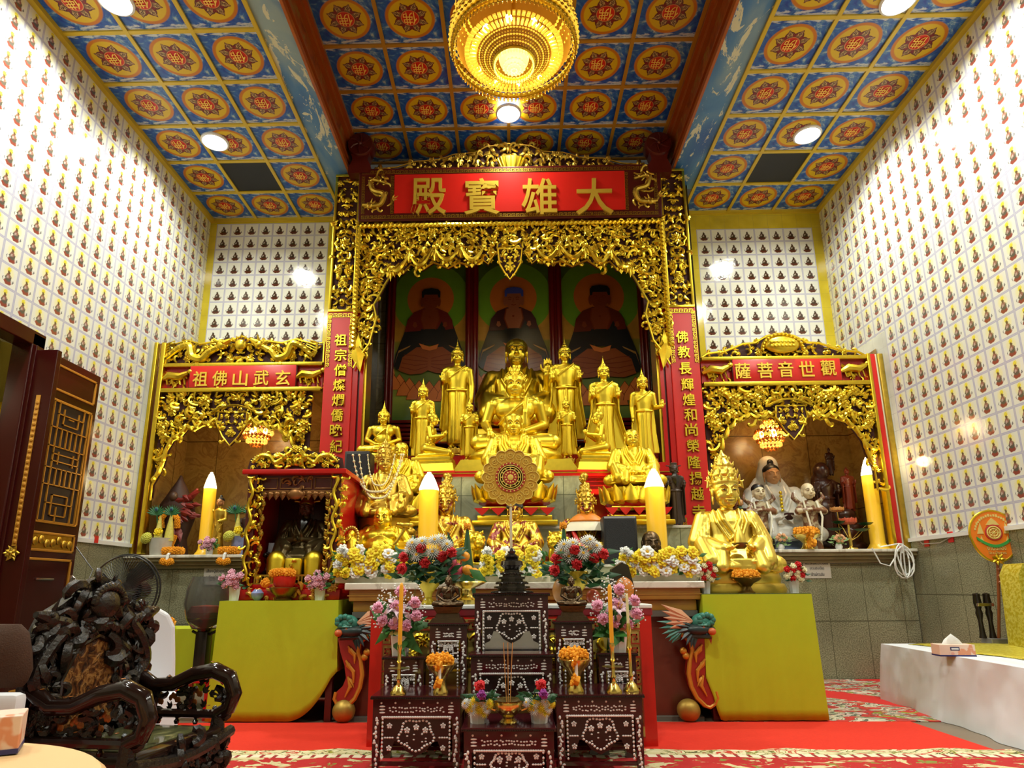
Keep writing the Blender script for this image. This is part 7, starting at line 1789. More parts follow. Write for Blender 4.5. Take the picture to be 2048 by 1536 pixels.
def tissue_box(loc, rz, L, D, Hh, label, sc=1.0):
    t = thing('tissue_box', loc, label, 'tissue box', 'tissue boxes', rz)
    s = 'tissue_print'
    if s not in bpy.data.materials:
        q_ = N(s); c_ = q_.co(); col = q_.mix(q_.step(.22, q_.vor(c_, 16), .02), (.80, .42, .34), (.84, .62, .50)); col = q_.mix(q_.step(.60, q_.noise(c_, 9, 3), .02), col, (.74, .30, .16)); q_.done(col, .45)
    M().box(-L/2, L/2, -D/2, D/2, 0, Hh, .003).build('carton', bpy.data.materials[s], t, smooth=False)
    m = M(); m.box(-L/2-.001, L/2+.001, -D/2-.0015, D/2+.0015, 0, Hh*.13); m.build('blue_edge', plain('box_blue', (.03, .03, .16), .4), t, smooth=False)
    m = M(); m.mat(0).box(-L*.20, L*.06, -D/2-.002, -D/2+.001, Hh*.5, Hh*.8, .001); m.mat(1).box(-L*.17, L*.03, -D/2-.003, -D/2, Hh*.58, Hh*.72, .001); m.build('logo_patch', [plain('box_navy', (.02, .02, .10), .4), WHITE], t, smooth=False)
    m = M(); r = random.Random(3); n = 14; vs = [(0, 0, Hh+.075)]; 
    for i in range(n): a_ = 2*pi*i/n; k_ = 1 if i % 2 else .8; vs.append((cos(a_)*L*.22*k_, sin(a_)*D*.14, Hh+.04*(.8 if i % 2 else 1)))
    for i in range(n): a_ = 2*pi*i/n; vs.append((cos(a_)*L*.30, sin(a_)*D*.10, Hh-.001))
    fs = [(0, 1+i, 1+(i+1) % n) for i in range(n)]+[(1+i, 1+n+i, 1+n+(i+1) % n, 1+(i+1) % n) for i in range(n)]; m.add(vs, fs); m.build('tissue', WHITE, t); return t
q = PZ(1919, 1314, .483); tissue_box((q.x, q.y+.06, .486), -.1, .25, .12, .085, 'tissue box with an orange print lying on the white platform')
BROC = (lambda s: (s.bump(s.noise(s.co(), 120, 3), .6, .006), s.done(s.mix(s.step(.5, s.noise(s.co(), 40, 4), .1), (.62, .50, .02), (.80, .72, .12)), .35, .45))[1])(N('gold_brocade'))
m = M(); n = 16; vs = []; fs = []
for i in range(n+1):
    for j in range(9):
        x = 3.56+(4.46-3.56)*j/8+.05*sin(i*.8); y = 6.05-1.9*i/n; vs.append((x-.00, y, .49+.008*abs(sin(i*1.3+j*.9))))
for i in range(n):
    for j in range(8): fs.append((i*9+j, (i+1)*9+j, (i+1)*9+j+1, i*9+j+1))
o = M().add(vs, fs).build('brocade_cloth', BROC); o.modifiers.new('t', 'SOLIDIFY').thickness = .006; tag(o, 'yellow gold brocade cloth spread over the white platform', 'cloth')
p0 = P(2018, 1288, 5.75)
m = M(); m.prism([(0, 0), (.70, 0), (.70, .72), (.60, .72), (.08, .69), (.03, .60)], -.1, .12); o = m.build('backrest_cushion', BROC); o.location = (p0.x+.06, 5.72, .495); tag(o, 'gold brocade backrest standing on the platform at the right edge', 'cushion')
YFN = 6.02; c = P(1985, 1072, YFN); st = P(2003, 1276, YFN); k = mpp(YFN, 1.3)
t = thing('talipot_fan', (st.x, YFN, .486), 'orange embroidered monk fan with a green ribbon crest on a wooden handle', 'fan', None, radians(-8)); cz = c.z-.486; cx = c.x-st.x; Rw, Rh = 43*k, 50*k
OR = plain('orange_satin', (.82, .20, .008), .45, 0, .06, 6)
def fanpt(a, s_=1.0): w = Rw*(1+.06*sin(a)); return (cx+cos(a)*w*s_*(1 if sin(a) > 0 else .97+.0*a), cz+sin(a)*Rh*s_*(1.0 if sin(a) > 0 else 1.02))
m = M(); m.prism([fanpt(2*pi*i/48) for i in range(48)], -.012, .004); m.build('satin_leaf', OR, t, smooth=False)
m = M(); m.tube([(x, -.006, z) for x, z in [fanpt(2*pi*i/48, .99) for i in range(49)]], .011, 6); m.build('gold_rim', GOLDC, t)
m = M(); m.mat(0)
m.tube([(cx+.055*cos(2*pi*i/24), -.015, cz+.03+.055*sin(2*pi*i/24)) for i in range(25)], .008, 5); m.tube([(cx+.035*cos(2*pi*i/24), -.015, cz+.03+.035*sin(2*pi*i/24)) for i in range(25)], .006, 5)
for i in range(8): a = 2*pi*i/8; m.tube([(cx, -.015, cz+.03), (cx+.05*cos(a), -.015, cz+.03+.05*sin(a))], .004, 4)
m.prism([(cx-.055, cz+.10), (cx+.055, cz+.10), (cx+.03, cz+.135), (cx, cz+.165), (cx-.03, cz+.135)], -.018, -.012)
for sx in (-1, 1): m.prism([(cx+sx*.085, cz+.02), (cx+sx*.14, cz+.02), (cx+sx*.105, cz+.12)][::sx], -.018, -.012); m.prism([(cx+sx*.09, cz-.06), (cx+sx*.125, cz-.06), (cx+sx*.11, cz+.0)][::sx], -.018, -.012)
m.mat(1); pts = [(cx-.15+.30*i/20, cz-.02-.075*sin(pi*i/20)) for i in range(21)]
for (x0, z0), (x1, z1) in zip(pts[:-1], pts[1:]): m.prism([(x0, z0-.014), (x1, z1-.014), (x1, z1+.014), (x0, z0+.014)], -.02, -.013)
m.mat(2); m.lathe([(.055, 0), (.07, 0), (.07, .003), (.055, .003)], n=28) if False else None
m.mat(2).tube([(cx+.068*cos(2*pi*i/24), -.014, cz+.03+.068*sin(2*pi*i/24)) for i in range(25)], .007, 5)
m.build('crest', [plain('emb_gold', (.72, .55, .16), .5), plain('emb_green', (.04, .32, .06), .5), plain('emb_red', (.50, .02, .02), .5)], t, smooth=False)
EMB = bpy.data.materials['emb_gold']
m = M(); put_text(m, 'งานฉลอง', (cx, -.016, cz-.115), .05, .002, .003, fit=(.16, .034)); put_text(m, 'วัดมังกร', (cx, -.016, cz-.155), .04, .002, .003, fit=(.15, .024))
txt = 'อนุสรณ์งานฉลองสมโภช'
for i in range(19):
    a = radians(160-140*i/18); m.box(cx+cos(a)*Rw*.80-.008, cx+cos(a)*Rw*.80+.008, -.016, -.012, cz+sin(a)*Rh*.80-.009, cz+sin(a)*Rh*.80+.009+.004*(i % 3))
m.build('embroidered_lettering', EMB, t, smooth=False)
m = M(); zb = cz-Rh; xb = cx
m.tube([(cx, 0, zb+.01), (cx+(0-cx)*.5, .02, zb*.5), (.0, .05, .02)], .013, 8)
for f in (.02, .10, .18, .26): m.ell((cx*(1-f*.6), .004, zb*(1-f)), .019, 8, 6)
m.build('handle', plain('fan_wood', (.26, .07, .02), .3), t)
m = M(); rosette(m, cx, zb+.02, -.012, .055, 7, 1); m.build('brass_lotus', GOLDC, t)
t = thing('fan_stand', (st.x+.0, YFN+.07, .486), 'black turned stand with silver caps holding the orange monk fan', 'stand'); 
M().box(-.09, .09, -.07, .07, 0, .05, .006).build('foot', plain('stand_grey', (.30, .29, .26), .3, .5), t, smooth=False)
for sx in (-1, 1): M().lathe([(.03, .05), (.022, .1), (.018, .20), (.03, .27), (.022, .30), (.034, .36), (.028, .42), (.03, .44), (.012, .45)], (sx*.045-.06, .01, 0), 14).build('post', BLACK, t)
M().box(-.13, .02, -.03, .03, .33, .36, .006).build('crossbar', plain('chrome', (.7, .7, .7), .15, 1), t)

# ================================================================== wall papers, tape and cables
def paper(x0, x1, z0, z1, lines, label, hs):
    t = thing('paper_notice', ((x0+x1)/2, YA-.006, (z0+z1)/2), label, 'notice', None)
    M().box(-(x1-x0)/2, (x1-x0)/2, -.002, .002, -(z1-z0)/2, (z1-z0)/2).build('sheet', plain('paper', (.70, .68, .62), .7), t, smooth=False)
    m = M(); h = (z1-z0)
    for i, (tx, w) in enumerate(lines): put_text(m, tx, (0, -.004, h*(.29-.29*i)), hs, .0008, .004, fit=(w*(x1-x0), h*.19))
    m.build('lettering', plain('ink', (.03, .03, .05), .6), t, smooth=False)
paper(-3.61, -3.29, 1.03, 1.265, [('เฮี้ยงบู๊ซัวฮุกโจ้ว', .84), ('(เอี่ยเล่าเอี๊ยกง)', .80), ('เจ้าพ่อเสือ', .56)], 'white paper notice with three lines of Thai lettering under the left side altar', .06)
paper(3.335, 3.645, 1.095, 1.315, [('พระโพธิสัตว์กวนอิม', .84), ('(กวนอิมเนี้ย)', .52), ('เจ้าแม่กวนอิม', .48)], 'white paper notice with three lines of Thai lettering under the right side altar', .06)
for (X, v, u, lab) in ((XL, 1068, 135, 'red tape stuck at the bottom of the left tiles beside the door'), (XL, 1080, 193, 'small red tape stuck at the bottom of the left tiles')):
    q = PXw(u, v, X+.035); o = M().box(0, .006, -.07 if u < 150 else -.03, .07 if u < 150 else .03, -.03, .04).build('red_tape', plain('tape_red', (.70, .02, .02), .4), smooth=False); o.location = (X+.031, q.y, q.z); tag(o, lab, 'tape')
for (u, v, lab) in ((1852, 1083, 'red tape holding the wire on the right wall, nearer the corner'), (1900, 1074, 'red tape holding the wire on the right wall, under the tiles')):
    q = PXw(u, v, XR-.01); o = M().box(-.008, 0, -.04, .04, -.055, .055).build('red_tape', plain('tape_red', (.70, .02, .02), .4), smooth=False); o.location = (XR-.001, q.y, q.z); tag(o, lab, 'tape')
m = M(); 
m.tube([PXw(u, v, XR-.02) for u, v in ((1832, 1075), (1845, 1088), (1880, 1086), (1905, 1072), (1935, 1050))], .006, 5)
o = m.build('wall_wire', plain('grey_wire', (.40, .38, .32), .5)); tag(o, 'thin grey wire taped along the right wall above the granite', 'wire')
m = M(); r = random.Random(5); pts = []
for k in range(60): t_ = k/59; a_ = t_*4.2*2*pi; w_ = .10*(.6+.5*sin(t_*9)); pts.append((4.36+w_*cos(a_), 7.27+.02*sin(a_*1.7), 1.30+.17*sin(a_)-.05*t_))
m.tube(pts, .008, 6); m.tube([(4.30, 7.27, 1.35), (4.20, 7.27, 1.22), (4.10, 7.27, 1.25), (4.03, 7.27, 1.42)], .008, 6); m.tube([(4.36, 7.27, 1.36), (4.37, 7.33, 1.47), (4.2, 7.4, 1.44)], .008, 6)
o = m.build('cable_bundle', WHITE); tag(o, 'tangled bundle of white cables hanging at the right end of the sill', 'cable')

# ================================================================== left: doorway, door leaf and the room beyond
DR = plain('door_lacquer', (.045, .004, .0035), .22, 0, .2, 4)
m = M(); m.box(XL-.10, XL+.09, DB-.02, DB+.14, 0, DZ+.12, .01); m.box(XL-.10, XL+.09, DA-.1, DA, 0, DZ+.12, .01); m.box(XL-.10, XL+.09, DA-.1, DB+.14, DZ, DZ+.14, .01); m.box(XL-.04, XL+.12, DB+.0, DB+.03, 0, DZ, .005)
o = m.build('door_1', DR, smooth=False); tag(o, kind='structure')
# carved folding leaf opened flat against the wall
def door_leaf(y0, y1, x, label, rz=0):
    t = thing('door_leaf', (x, y0, .02), label, 'door', None, rz); w = y1-y0; Hd = DZ-.02
    m = M(); m.box(-.03, .03, 0, w, 0, Hd, .006); m.build('panel', DR, t, smooth=False)
    zs_ = (1.33, 1.58, 3.0)
    m = M()
    for (za, zb) in ((.12, 1.28), (1.34, 1.52), (1.60, 2.78), (2.86, Hd-.08)):
        for (ya, yb2, zc_, zd) in ((.06, w-.06, za, za+.022), (.06, w-.06, zb-.022, zb), (.06, .082, za, zb), (w-.082, w-.06, za, zb)): m.box(.028, .045, ya, yb2, zc_, zd, .004)
    m.build('gilt_moulding', OG, t, smooth=False)
    m = M(); za, zb = 1.62, 2.76; ya, yb2 = .10, w-.10; ww = yb2-ya
    m.mat(0).box(.028, .032, ya, yb2, za, zb); m.mat(1)
    def bar(a_, b_, c_, d_): m.box(.032, .046, ya+ww*min(a_, c_)-.005, ya+ww*max(a_, c_)+.005, za+(zb-za)*min(b_, d_)-.005, za+(zb-za)*max(b_, d_)+.005)
    for x_ in (.02, .16, .30, .44, .56, .70, .84, .98): bar(x_, .30 if .2 < x_ < .8 else .0, x_, .44 if .2 < x_ < .8 else 1); bar(x_, .62, x_, .78) if .2 < x_ < .8 else None
    for z_ in (.0, .15, .30, .44, .50, .56, .62, .78, .90, 1.0): bar(.02 if z_ in (.0, 1.0, .30, .62, .44, .78) else .16, z_, .98 if z_ in (.0, 1.0, .30, .62, .44, .78) else .84, z_)
    for (a_, b_, c_, d_) in ((.30, .05, .70, .05), (.30, .05, .30, .22), (.70, .05, .70, .22), (.30, .22, .70, .22), (.44, .0, .44, .12), (.30, .48, .30, .58), (.70, .48, .70, .58), (.30, .82, .70, .82), (.30, .82, .30, .95), (.70, .82, .70, .95), (.44, .88, .56, .88)): bar(a_, b_, c_, d_)
    m.build('lattice', [plain('lattice_dark', (.02, .01, .008), .6), OG], t, smooth=False)
    m = M(); 
    for k in range(7): y_ = .13+(w-.26)*k/6; m.ell((.045, y_, 1.43+.02*sin(k*2)), (.014, .035, .04), 8, 6)
    m.box(.03, .036, .10, w-.10, 1.36, 1.50); m.build('carved_band', GOLDD, t)
    m = M(); m.box(.03, .045, w*.30, w*.62, 1.08, 1.10, .004); m.build('bolt', plain('steel', (.55, .55, .55), .25, 1), t)
    t2 = M(); t2.tube([(.05, w-.035, 1.12), (.08, w-.035, 1.10), (.08, w-.035, 1.02), (.05, w-.035, 1.0)], .010, 6); t2.box(.03, .055, w-.06, w-.015, .99, 1.13, .004); t2.build('handle', plain('steel', (.55, .55, .55), .25, 1), t); return t
door_leaf(5.62, 6.34, XL+.10, 'dark red door leaf with gilt lattice folded back against the left tiled wall')
t = thing('door_leaf', (XL+.20, 5.47, .02), 'narrow dark red folding leaf seen nearly edge-on at the left doorway', 'door'); M().box(-.11, .11, -.03, .03, 0, DZ-.06, .006).build('panel', DR, t, smooth=False)
m = M(); [m.ell((.0, -.035, 1.4+.05*k), (.02, .014, .02), 6, 4) for k in range(26)]; m.box(-.02, .02, -.034, -.028, 1.36, 2.72); m.build('carved_strip', OG, t); m = M(); rosette(m, 0, 1.30, -.035, .07, 6); m.build('carved_flower', GOLDD, t)
# the room beyond
m = M(); X2 = XL-3.3
m.mat(0).quad((X2, 1.5, 0), (X2, 9, 0), (X2, 9, 4), (X2, 1.5, 4)); m.quad((X2, 9, 0), (XL-.02, 9, 0), (XL-.02, 9, 4), (X2, 9, 4)); m.quad((XL-.02, 1.5, 0), (X2, 1.5, 0), (X2, 1.5, 4), (XL-.02, 1.5, 4)); m.mat(1).quad((X2, 1.5, 4), (X2, 9, 4), (XL-.02, 9, 4), (XL-.02, 1.5, 4))
tag(m.build('wall_side_room', [plain('room_cream', (.55, .50, .28), .6), plain('room_ceiling', (.5, .45, .25), .6)], smooth=False), kind='structure')
m = M(); vs = []; fs = []; n = 36
for i in range(n+1):
    for j in range(6): f = j/5; vs.append((-5.3+.03*sin(i*1.7), 4.6+2.6*i/n, 3.55-.34*f-.34*sin(pi*i/n)*f*1.1+.012*sin(i*2.1+j)))
for i in range(n):
    for j in range(5): fs.append((i*6+j, (i+1)*6+j, (i+1)*6+j+1, i*6+j+1))
o = M().add(vs, fs).build('drape', plain('yellow_drape', (.62, .52, .10), .6)); tag(o, 'pleated yellow drape hanging in the room beyond the doorway', 'drape')
q = P(18, 820, 6.0)
q = Vector((q.x, 6.0, q.z)); t = thing('lotus_lamp', (q.x+.02, 6.0, 0), 'gold lotus bud finial on a silver mosaic column beyond the doorway', 'column'); zl = P(18, 870, 6.0).z
M().lathe([(.26, 0), (.26, .1), (.20, .12), (.20, zl-.12), (.24, zl-.1)], n=24).build('mosaic_shaft', plain('mosaic', (.55, .58, .52), .2, .5, .5, 60), t)
M().lathe([(.25, zl-.1), (.27, zl-.06), (.25, zl)], n=24).build('red_band', REDL, t)
m = M(); lotus(m, zl, .22, .25, 10); m.lathe([(.22, zl+.05), (.24, zl+.15), (.16, zl+.27), (.04, zl+.36), (.0, zl+.5)], n=20); m.build('lotus_bud', GOLDS, t)
pointlamp('side_room_light', (XL-1.4, 4.6, 3.2), 60, .2, (1, .9, .6))

# ================================================================== left: second cloth table, glass bowl, fan, chairs
t = thing('cloth_table', (-3.05, 5.62, 0), 'small low table under a yellow green cloth behind the carved chair', 'table')
zt_ = P(330, 1258, 5.62).z; a = P(272, 1262, 5.55); b = P(394, 1254, 5.55); w = (b.x-a.x)/2; xc_ = (a.x+b.x)/2; t.location.x = xc_
m = M(); vs = []; fs = []; k = 48
for j in range(6):
    for i in range(k):
        u = i/k*4; e = int(u); f = u-e; px_, py = ((-w+2*w*f, 0), (w, .5*f), (w-2*w*f, .5), (-w, .5-.5*f))[e]; g = .02*j/5*(1+.5*sin(i*1.4)); vs.append((px_+(g if px_ >= w-.001 else -g if px_ <= -w+.001 else 0), py-(g if py < .001 else 0), zt_-(zt_-.16)*j/5))
for j in range(5):
    for i in range(k): fs.append((j*k+i, (j+1)*k+i, (j+1)*k+(i+1) % k, j*k+(i+1) % k))
fs.append(tuple(range(k))); m.add(vs, fs).build('cloth', CLOTH, t)
for sx in (-1, 1):
    for y_ in (.05, .45): M().box(sx*(w-.05)-.02, sx*(w-.05)+.02, y_-.02, y_+.02, 0, zt_-.01).build('leg', DRED, t, smooth=False)
t = thing('marigold_garland', (P(312, 1250, 5.72).x, 5.72, zt_), 'folded marigold garland lying on the small low cloth table', 'garland')
garland(t, [(-.16, 0, .04), (-.08, -.03, .045), (.02, .02, .05), (.12, -.02, .045), (.17, .0, .03)], .042, 'strand'); garland(t, [(-.12, .06, .045), (.0, .08, .06), (.12, .06, .045)], .042, 'strand')
p = P(322, 1235, 6.02); t = thing('gold_dish', (p.x, 6.0, zt_), 'small brass dish standing behind the garland on the low cloth table', 'dish'); M().lathe([(.05, 0), (.03, .03), (.06, .07), (.10, .10), (.095, .105), (0, .07)], n=20).build('dish', BRASS, t)
# smoked glass bowl with red water
p = P(416, 1262, 5.42); t = thing('glass_bowl', (p.x-.03, 5.42, 0), 'big smoked glass bowl with red contents on a stand left of the yellow table', 'bowl'); zb_ = p.z
GL = N('smoked_glass'); GL.done((.55, .56, .55), .03, 0, Transmission_Weight=.92, IOR=1.35); GL = GL.m
M().lathe([(.10, zb_+.02), (.15, zb_+.10), (.178, zb_+.22), (.165, zb_+.34), (.13, zb_+.44), (.126, zb_+.44), (.16, zb_+.33), (.172, zb_+.22), (.145, zb_+.11), (.0, zb_+.03)], n=36).build('glass', GL, t)
M().lathe([(0, zb_+.05), (.13, zb_+.10), (.145, zb_+.15), (.12, zb_+.20), (0, zb_+.21)], n=24).build('red_contents', plain('red_paper', (.55, .03, .02), .4), t)
m = M(); m.lathe([(.05, zb_), (.06, zb_+.02), (.10, zb_+.03)], n=20); m.tube([(-.1, 0, zb_), (.0, 0, zb_-.05), (.1, 0, zb_)], .012, 6); m.box(-.05, .05, -.05, .05, .30, zb_, .01); m.build('metal_stand', BLACK, t)
m = M(); m.box(-.15, .15, -.15, .15, .28, .30, .004); [m.box(sx*.13-.015, sx*.13+.015, sy*.13-.015, sy*.13+.015, 0, .28) for sx in (-1, 1) for sy in (-1, 1)]; m.build('red_stool', REDL, t, smooth=False)
# electric fan, black
c = P(250, 1181, 4.55); t = thing('electric_fan', (c.x, 4.6, 0), 'black pedestal electric fan with a round wire guard behind the carved chair', 'fan'); R = 72*mpp(4.55, 1); BK = plain('fan_black', (.012, .012, .012), .35)
def fy(m): m.v = [(x, z, c.z+y) for x, y, z in m.v]; return m
m = M()
for q_ in (1.0, .96): m.tube([(R*q_*cos(2*pi*i/48), R*q_*sin(2*pi*i/48), -.05 if q_ == 1 else -.07) for i in range(49)], .006, 6)
for i in range(72): a_ = 2*pi*i/72; m.tube([(R*.2*cos(a_), R*.2*sin(a_), -.13), (R*.7*cos(a_+.1), R*.7*sin(a_+.1), -.115), (R*.98*cos(a_+.2), R*.98*sin(a_+.2), -.05)], .0016, 4); m.tube([(R*.2*cos(a_), R*.2*sin(a_), .03), (R*.7*cos(a_), R*.7*sin(a_), .03), (R*.98*cos(a_), R*.98*sin(a_), -.045)], .0016, 4)
fy(m).build('wire_guard', BK, t)
m = M()
for k in range(3):
    a_ = 2*pi*k/3+.4; T_ = Matrix.Rotation(a_, 4, 'Z'); m.xf(T_)
    m.tube([(.03, 0, -.05), (R*.3, .05, -.05), (R*.65, .08, -.06), (R*.88, .02, -.05)], [.03, R*.22, R*.28, R*.10], 8, .08, axis=(0, .25, 1)); m.xf(None)
m.lathe([(0, -.14), (.05, -.135), (.06, -.09), (.05, .02)], n=20); fy(m).build('blade_rotor', plain('blade_smoke', (.03, .03, .028), .2), t)
m = M(); m.lathe([(.075, .03), (.08, .12), (.05, .2), (0, .21)], n=20); fy(m).build('motor', BK, t)
M().tube([(0, .07, c.z), (0, .07, .06)], .018, 10).build('pole', BK, t); M().lathe([(.2, 0), (.2, .02), (.16, .05), (.03, .07)], (0, .07, 0), 28).build('foot', BK, t)
m = M().tube([PXw(141, 1078, XL+.05), Vector((-4.15, 6.3, 1.2)), Vector((-3.6, 5.2, .6)), Vector((c.x-.1, 4.75, .05))], .005, 5); o = m.build('power_cord', BK); tag(o, 'black power cord running from the left wall to the electric fan', 'cord')
# chairs under white covers
COVER = plain('chair_cover', (.76, .77, .82), .6, 0, .03, 4, .15, 12)
def cover_chair(loc, rz, label, brown=False):
    t = thing('covered_chair', loc, label, 'chair', 'chairs under white covers', rz)
    m = M(); loft(m, [(.0, .27, .27, 0, .02), (.2, .25, .25, 0, .02), (.44, .235, .235, 0, .0), (.47, .22, .22, 0, 0)], 28); m.build('seat_cover', COVER, t)
    m = M(); out = [(-.22, .44), (.22, .44), (.205, .62), (.185, .80), (.15, .87), (.09, .905), (-.09, .905), (-.15, .87), (-.185, .80), (-.205, .62)]; m.prism(out, .17, .24); q_ = m.build('back_cover', COVER, t, smooth=False); b_ = q_.modifiers.new('b', 'BEVEL'); b_.width = .02; b_.segments = 3
    return t
cover_chair((P(268, 1300, 3.45).x, 3.45, 0), .5, 'chair under a white cover behind the carved dark chair')
cover_chair((P(-60, 1300, 2.62).x, 2.66, 0), pi*.95, 'chair under a white cover at the left edge of the picture')
q = P(-20, 1310, 2.42); t = thing('brown_robe', (q.x-.07, 2.42, .66), 'brown cloth draped over the covered chair at the left edge', 'cloth'); m = M(); loft(m, [(0, .21, .05, 0, 0), (.02, .225, .06, 0, 0), (.06, .235, .07, 0, 0), (.12, .22, .08, 0, 0), (.19, .20, .065, .0, 0), (.22, .17, .03, 0, 0)], 24); m.build('cloth', plain('brown_cloth', (.055, .020, .007), .85, 0, .2, 30, .4, 200), t)
o = M().box(-.26, .20, -.04, .02, 0, .12, .02).build('white_towel', COVER); o.location = (q.x-.0, 2.36, .53); 
tag(o, 'white cloth hanging below the brown cloth at the left edge', 'cloth')
# round table with a peach cloth, tissue box on it
PEA = plain('peach_cloth', (.78, .50, .24), .6, 0, .05, 5)
ct = Vector((-1.37, 1.21, 0)); t = thing('round_table', ct, 'round table under a peach cloth in the bottom left corner', 'table')
m = M(); vs = []; fs = []; k = 60
for j, (rr, z) in enumerate(((.0, .62), (.42, .62), (.545, .618), (.56, .605), (.575, .45), (.60, .20))):
    for i in range(k): a_ = 2*pi*i/k; w_ = 1+(.035*sin(a_*11)*max(0, j-3)); vs.append((cos(a_)*rr*w_, sin(a_)*rr*w_, z))
for j in range(5):
    for i in range(k): fs.append((j*k+i, j*k+(i+1) % k, (j+1)*k+(i+1) % k, (j+1)*k+i))
m.add(vs, fs); m.build('cloth', PEA, t); M().lathe([(.06, 0), (.05, .6)], n=16).build('pedestal', DWOOD, t)
q = PZ(40, 1500, .62); tissue_box((q.x-.11, q.y-.06, .623), .55, .25, .12, .085, 'tissue box with a pink print on the peach table in the bottom left corner')

# ================================================================== carved dark throne chair
CH = (lambda s: (s.bump(s.noise(s.co(), 55, 4, .6), .5, .01), s.done(s.mix(s.step(.64, s.noise(s.co(), 16, 3), .02), (.010, .007, .006), (.035, .014, .008)), .16))[1])(N('carved_blackwood'))
CHS = plain('polished_blackwood', (.016, .007, .005), .10, 0, .3, 6); BR = plain('shell_inlay', (.34, .11, .02), .25, .3, .4, 40)
tc = thing('throne_chair', (-1.56, 2.70, 0), 'ornate dark carved armchair with shell inlay in the left foreground', 'chair', None, 0)
tc.location = (-1.60, 2.80, 0); tc.rotation_euler = (0, 0, radians(-97)); tc.scale = (.84, .84, .90)
# chair space: x sideways, y forward, z up
def cbox(m, *a, b=.008): return m.box(*a, b)
m = M(); cbox(m, -.33, .33, -.27, .30, .39, .45, b=.015); m.build('seat', CHS, tc); s = N('marble_seat'); s.done(s.ramp(s.noise(s.co(), 7, 5, .6, 1.0), [(.35, (.03, .03, .015)), (.55, (.10, .10, .04)), (.7, (.30, .27, .12))]), .08); M().box(-.27, .27, -.2, .24, .449, .455).build('seat_panel', s.m, tc, smooth=False)
m = M(); r = random.Random(11)
# backrest: carved frame with dragons round an inlaid panel
bz = lambda L_: [(x, .45+(z-.45)*1.06) for x, z in L_]
bo = [(-.36, .45), (-.37, .60), (-.39, .75), (-.385, .88), (-.33, .98), (-.24, 1.02), (-.17, 1.06), (-.08, 1.12), (0, 1.14), (.08, 1.12), (.17, 1.06), (.24, 1.02), (.33, .98), (.385, .88), (.39, .75), (.37, .60), (.36, .45)]; bo = bz(bo)
m.prism(bo, -.30, -.25)
bi = inpoly(bo); inner = inpoly([(-.19, .50), (-.20, .72), (-.12, .86), (0, .90), (.12, .86), (.20, .72), (.19, .50)])
for (yy, sg) in ((-.25, -1),):
    mm = M(); filigree(mm, lambda x, z: bi(x, z) and not inner(x, z), -.39, .39, .46, 1.12, .055, 0, 19, th=.26, ros=.12)
    filigree(mm, lambda x, z: bi(x, z) and not inner(x, z), -.39, .39, .46, 1.12, .085, 0, 29, th=.22, ros=.1)
    for s_ in (-1, 1): dragon(mm, [(s_*.35, .52), (s_*.30, .64), (s_*.37, .76), (s_*.30, .88), (s_*.22, .96), (s_*.33, .99)], .03, 0)
    mm.ell((0, -.03, 1.05), (.10, .05, .075), 12, 8)
    for k in range(14): a_ = pi*k/13; mm.ell((cos(a_)*.10, -.05, 1.06+sin(a_)*.07), .022, 6, 5)
    m.add([(-x, -.25-y, z) for x, y, z in mm.v], mm.f)
m.build('carved_back', CH, tc)
m = M(); m.prism([(-.19, .50), (-.20, .72), (-.12, .86), (0, .90), (.12, .86), (.20, .72), (.19, .50)], -.252, -.243); sp = N('inlay_panel'); nn = sp.noise(sp.co(), 22, 5, .6, .8); sp.bump(nn, .6, .02); sp.done(sp.ramp(nn, [(.40, (.025, .01, .005)), (.52, (.14, .05, .012)), (.60, (.38, .19, .05)), (.68, (.06, .02, .01))]), .2, .2); m.build('inlaid_panel', sp.m, tc, smooth=False)
m = M(); m.tube([(x, -.24, z) for x, z in ((-.19, .50), (-.20, .72), (-.12, .86), (0, .90), (.12, .86), (.20, .72), (.19, .50), (-.19, .50))], .014, 7); m.build('panel_moulding', CHS, tc)
def inlay(m, p, n_, r_): 
    n_ = Vector(n_); a_ = n_.orthogonal().normalized(); R_ = n_.to_track_quat('Z', 'Y').to_matrix(); m.ell(p, (r_, r_*.62, .0025), 8, 4, R=R_)
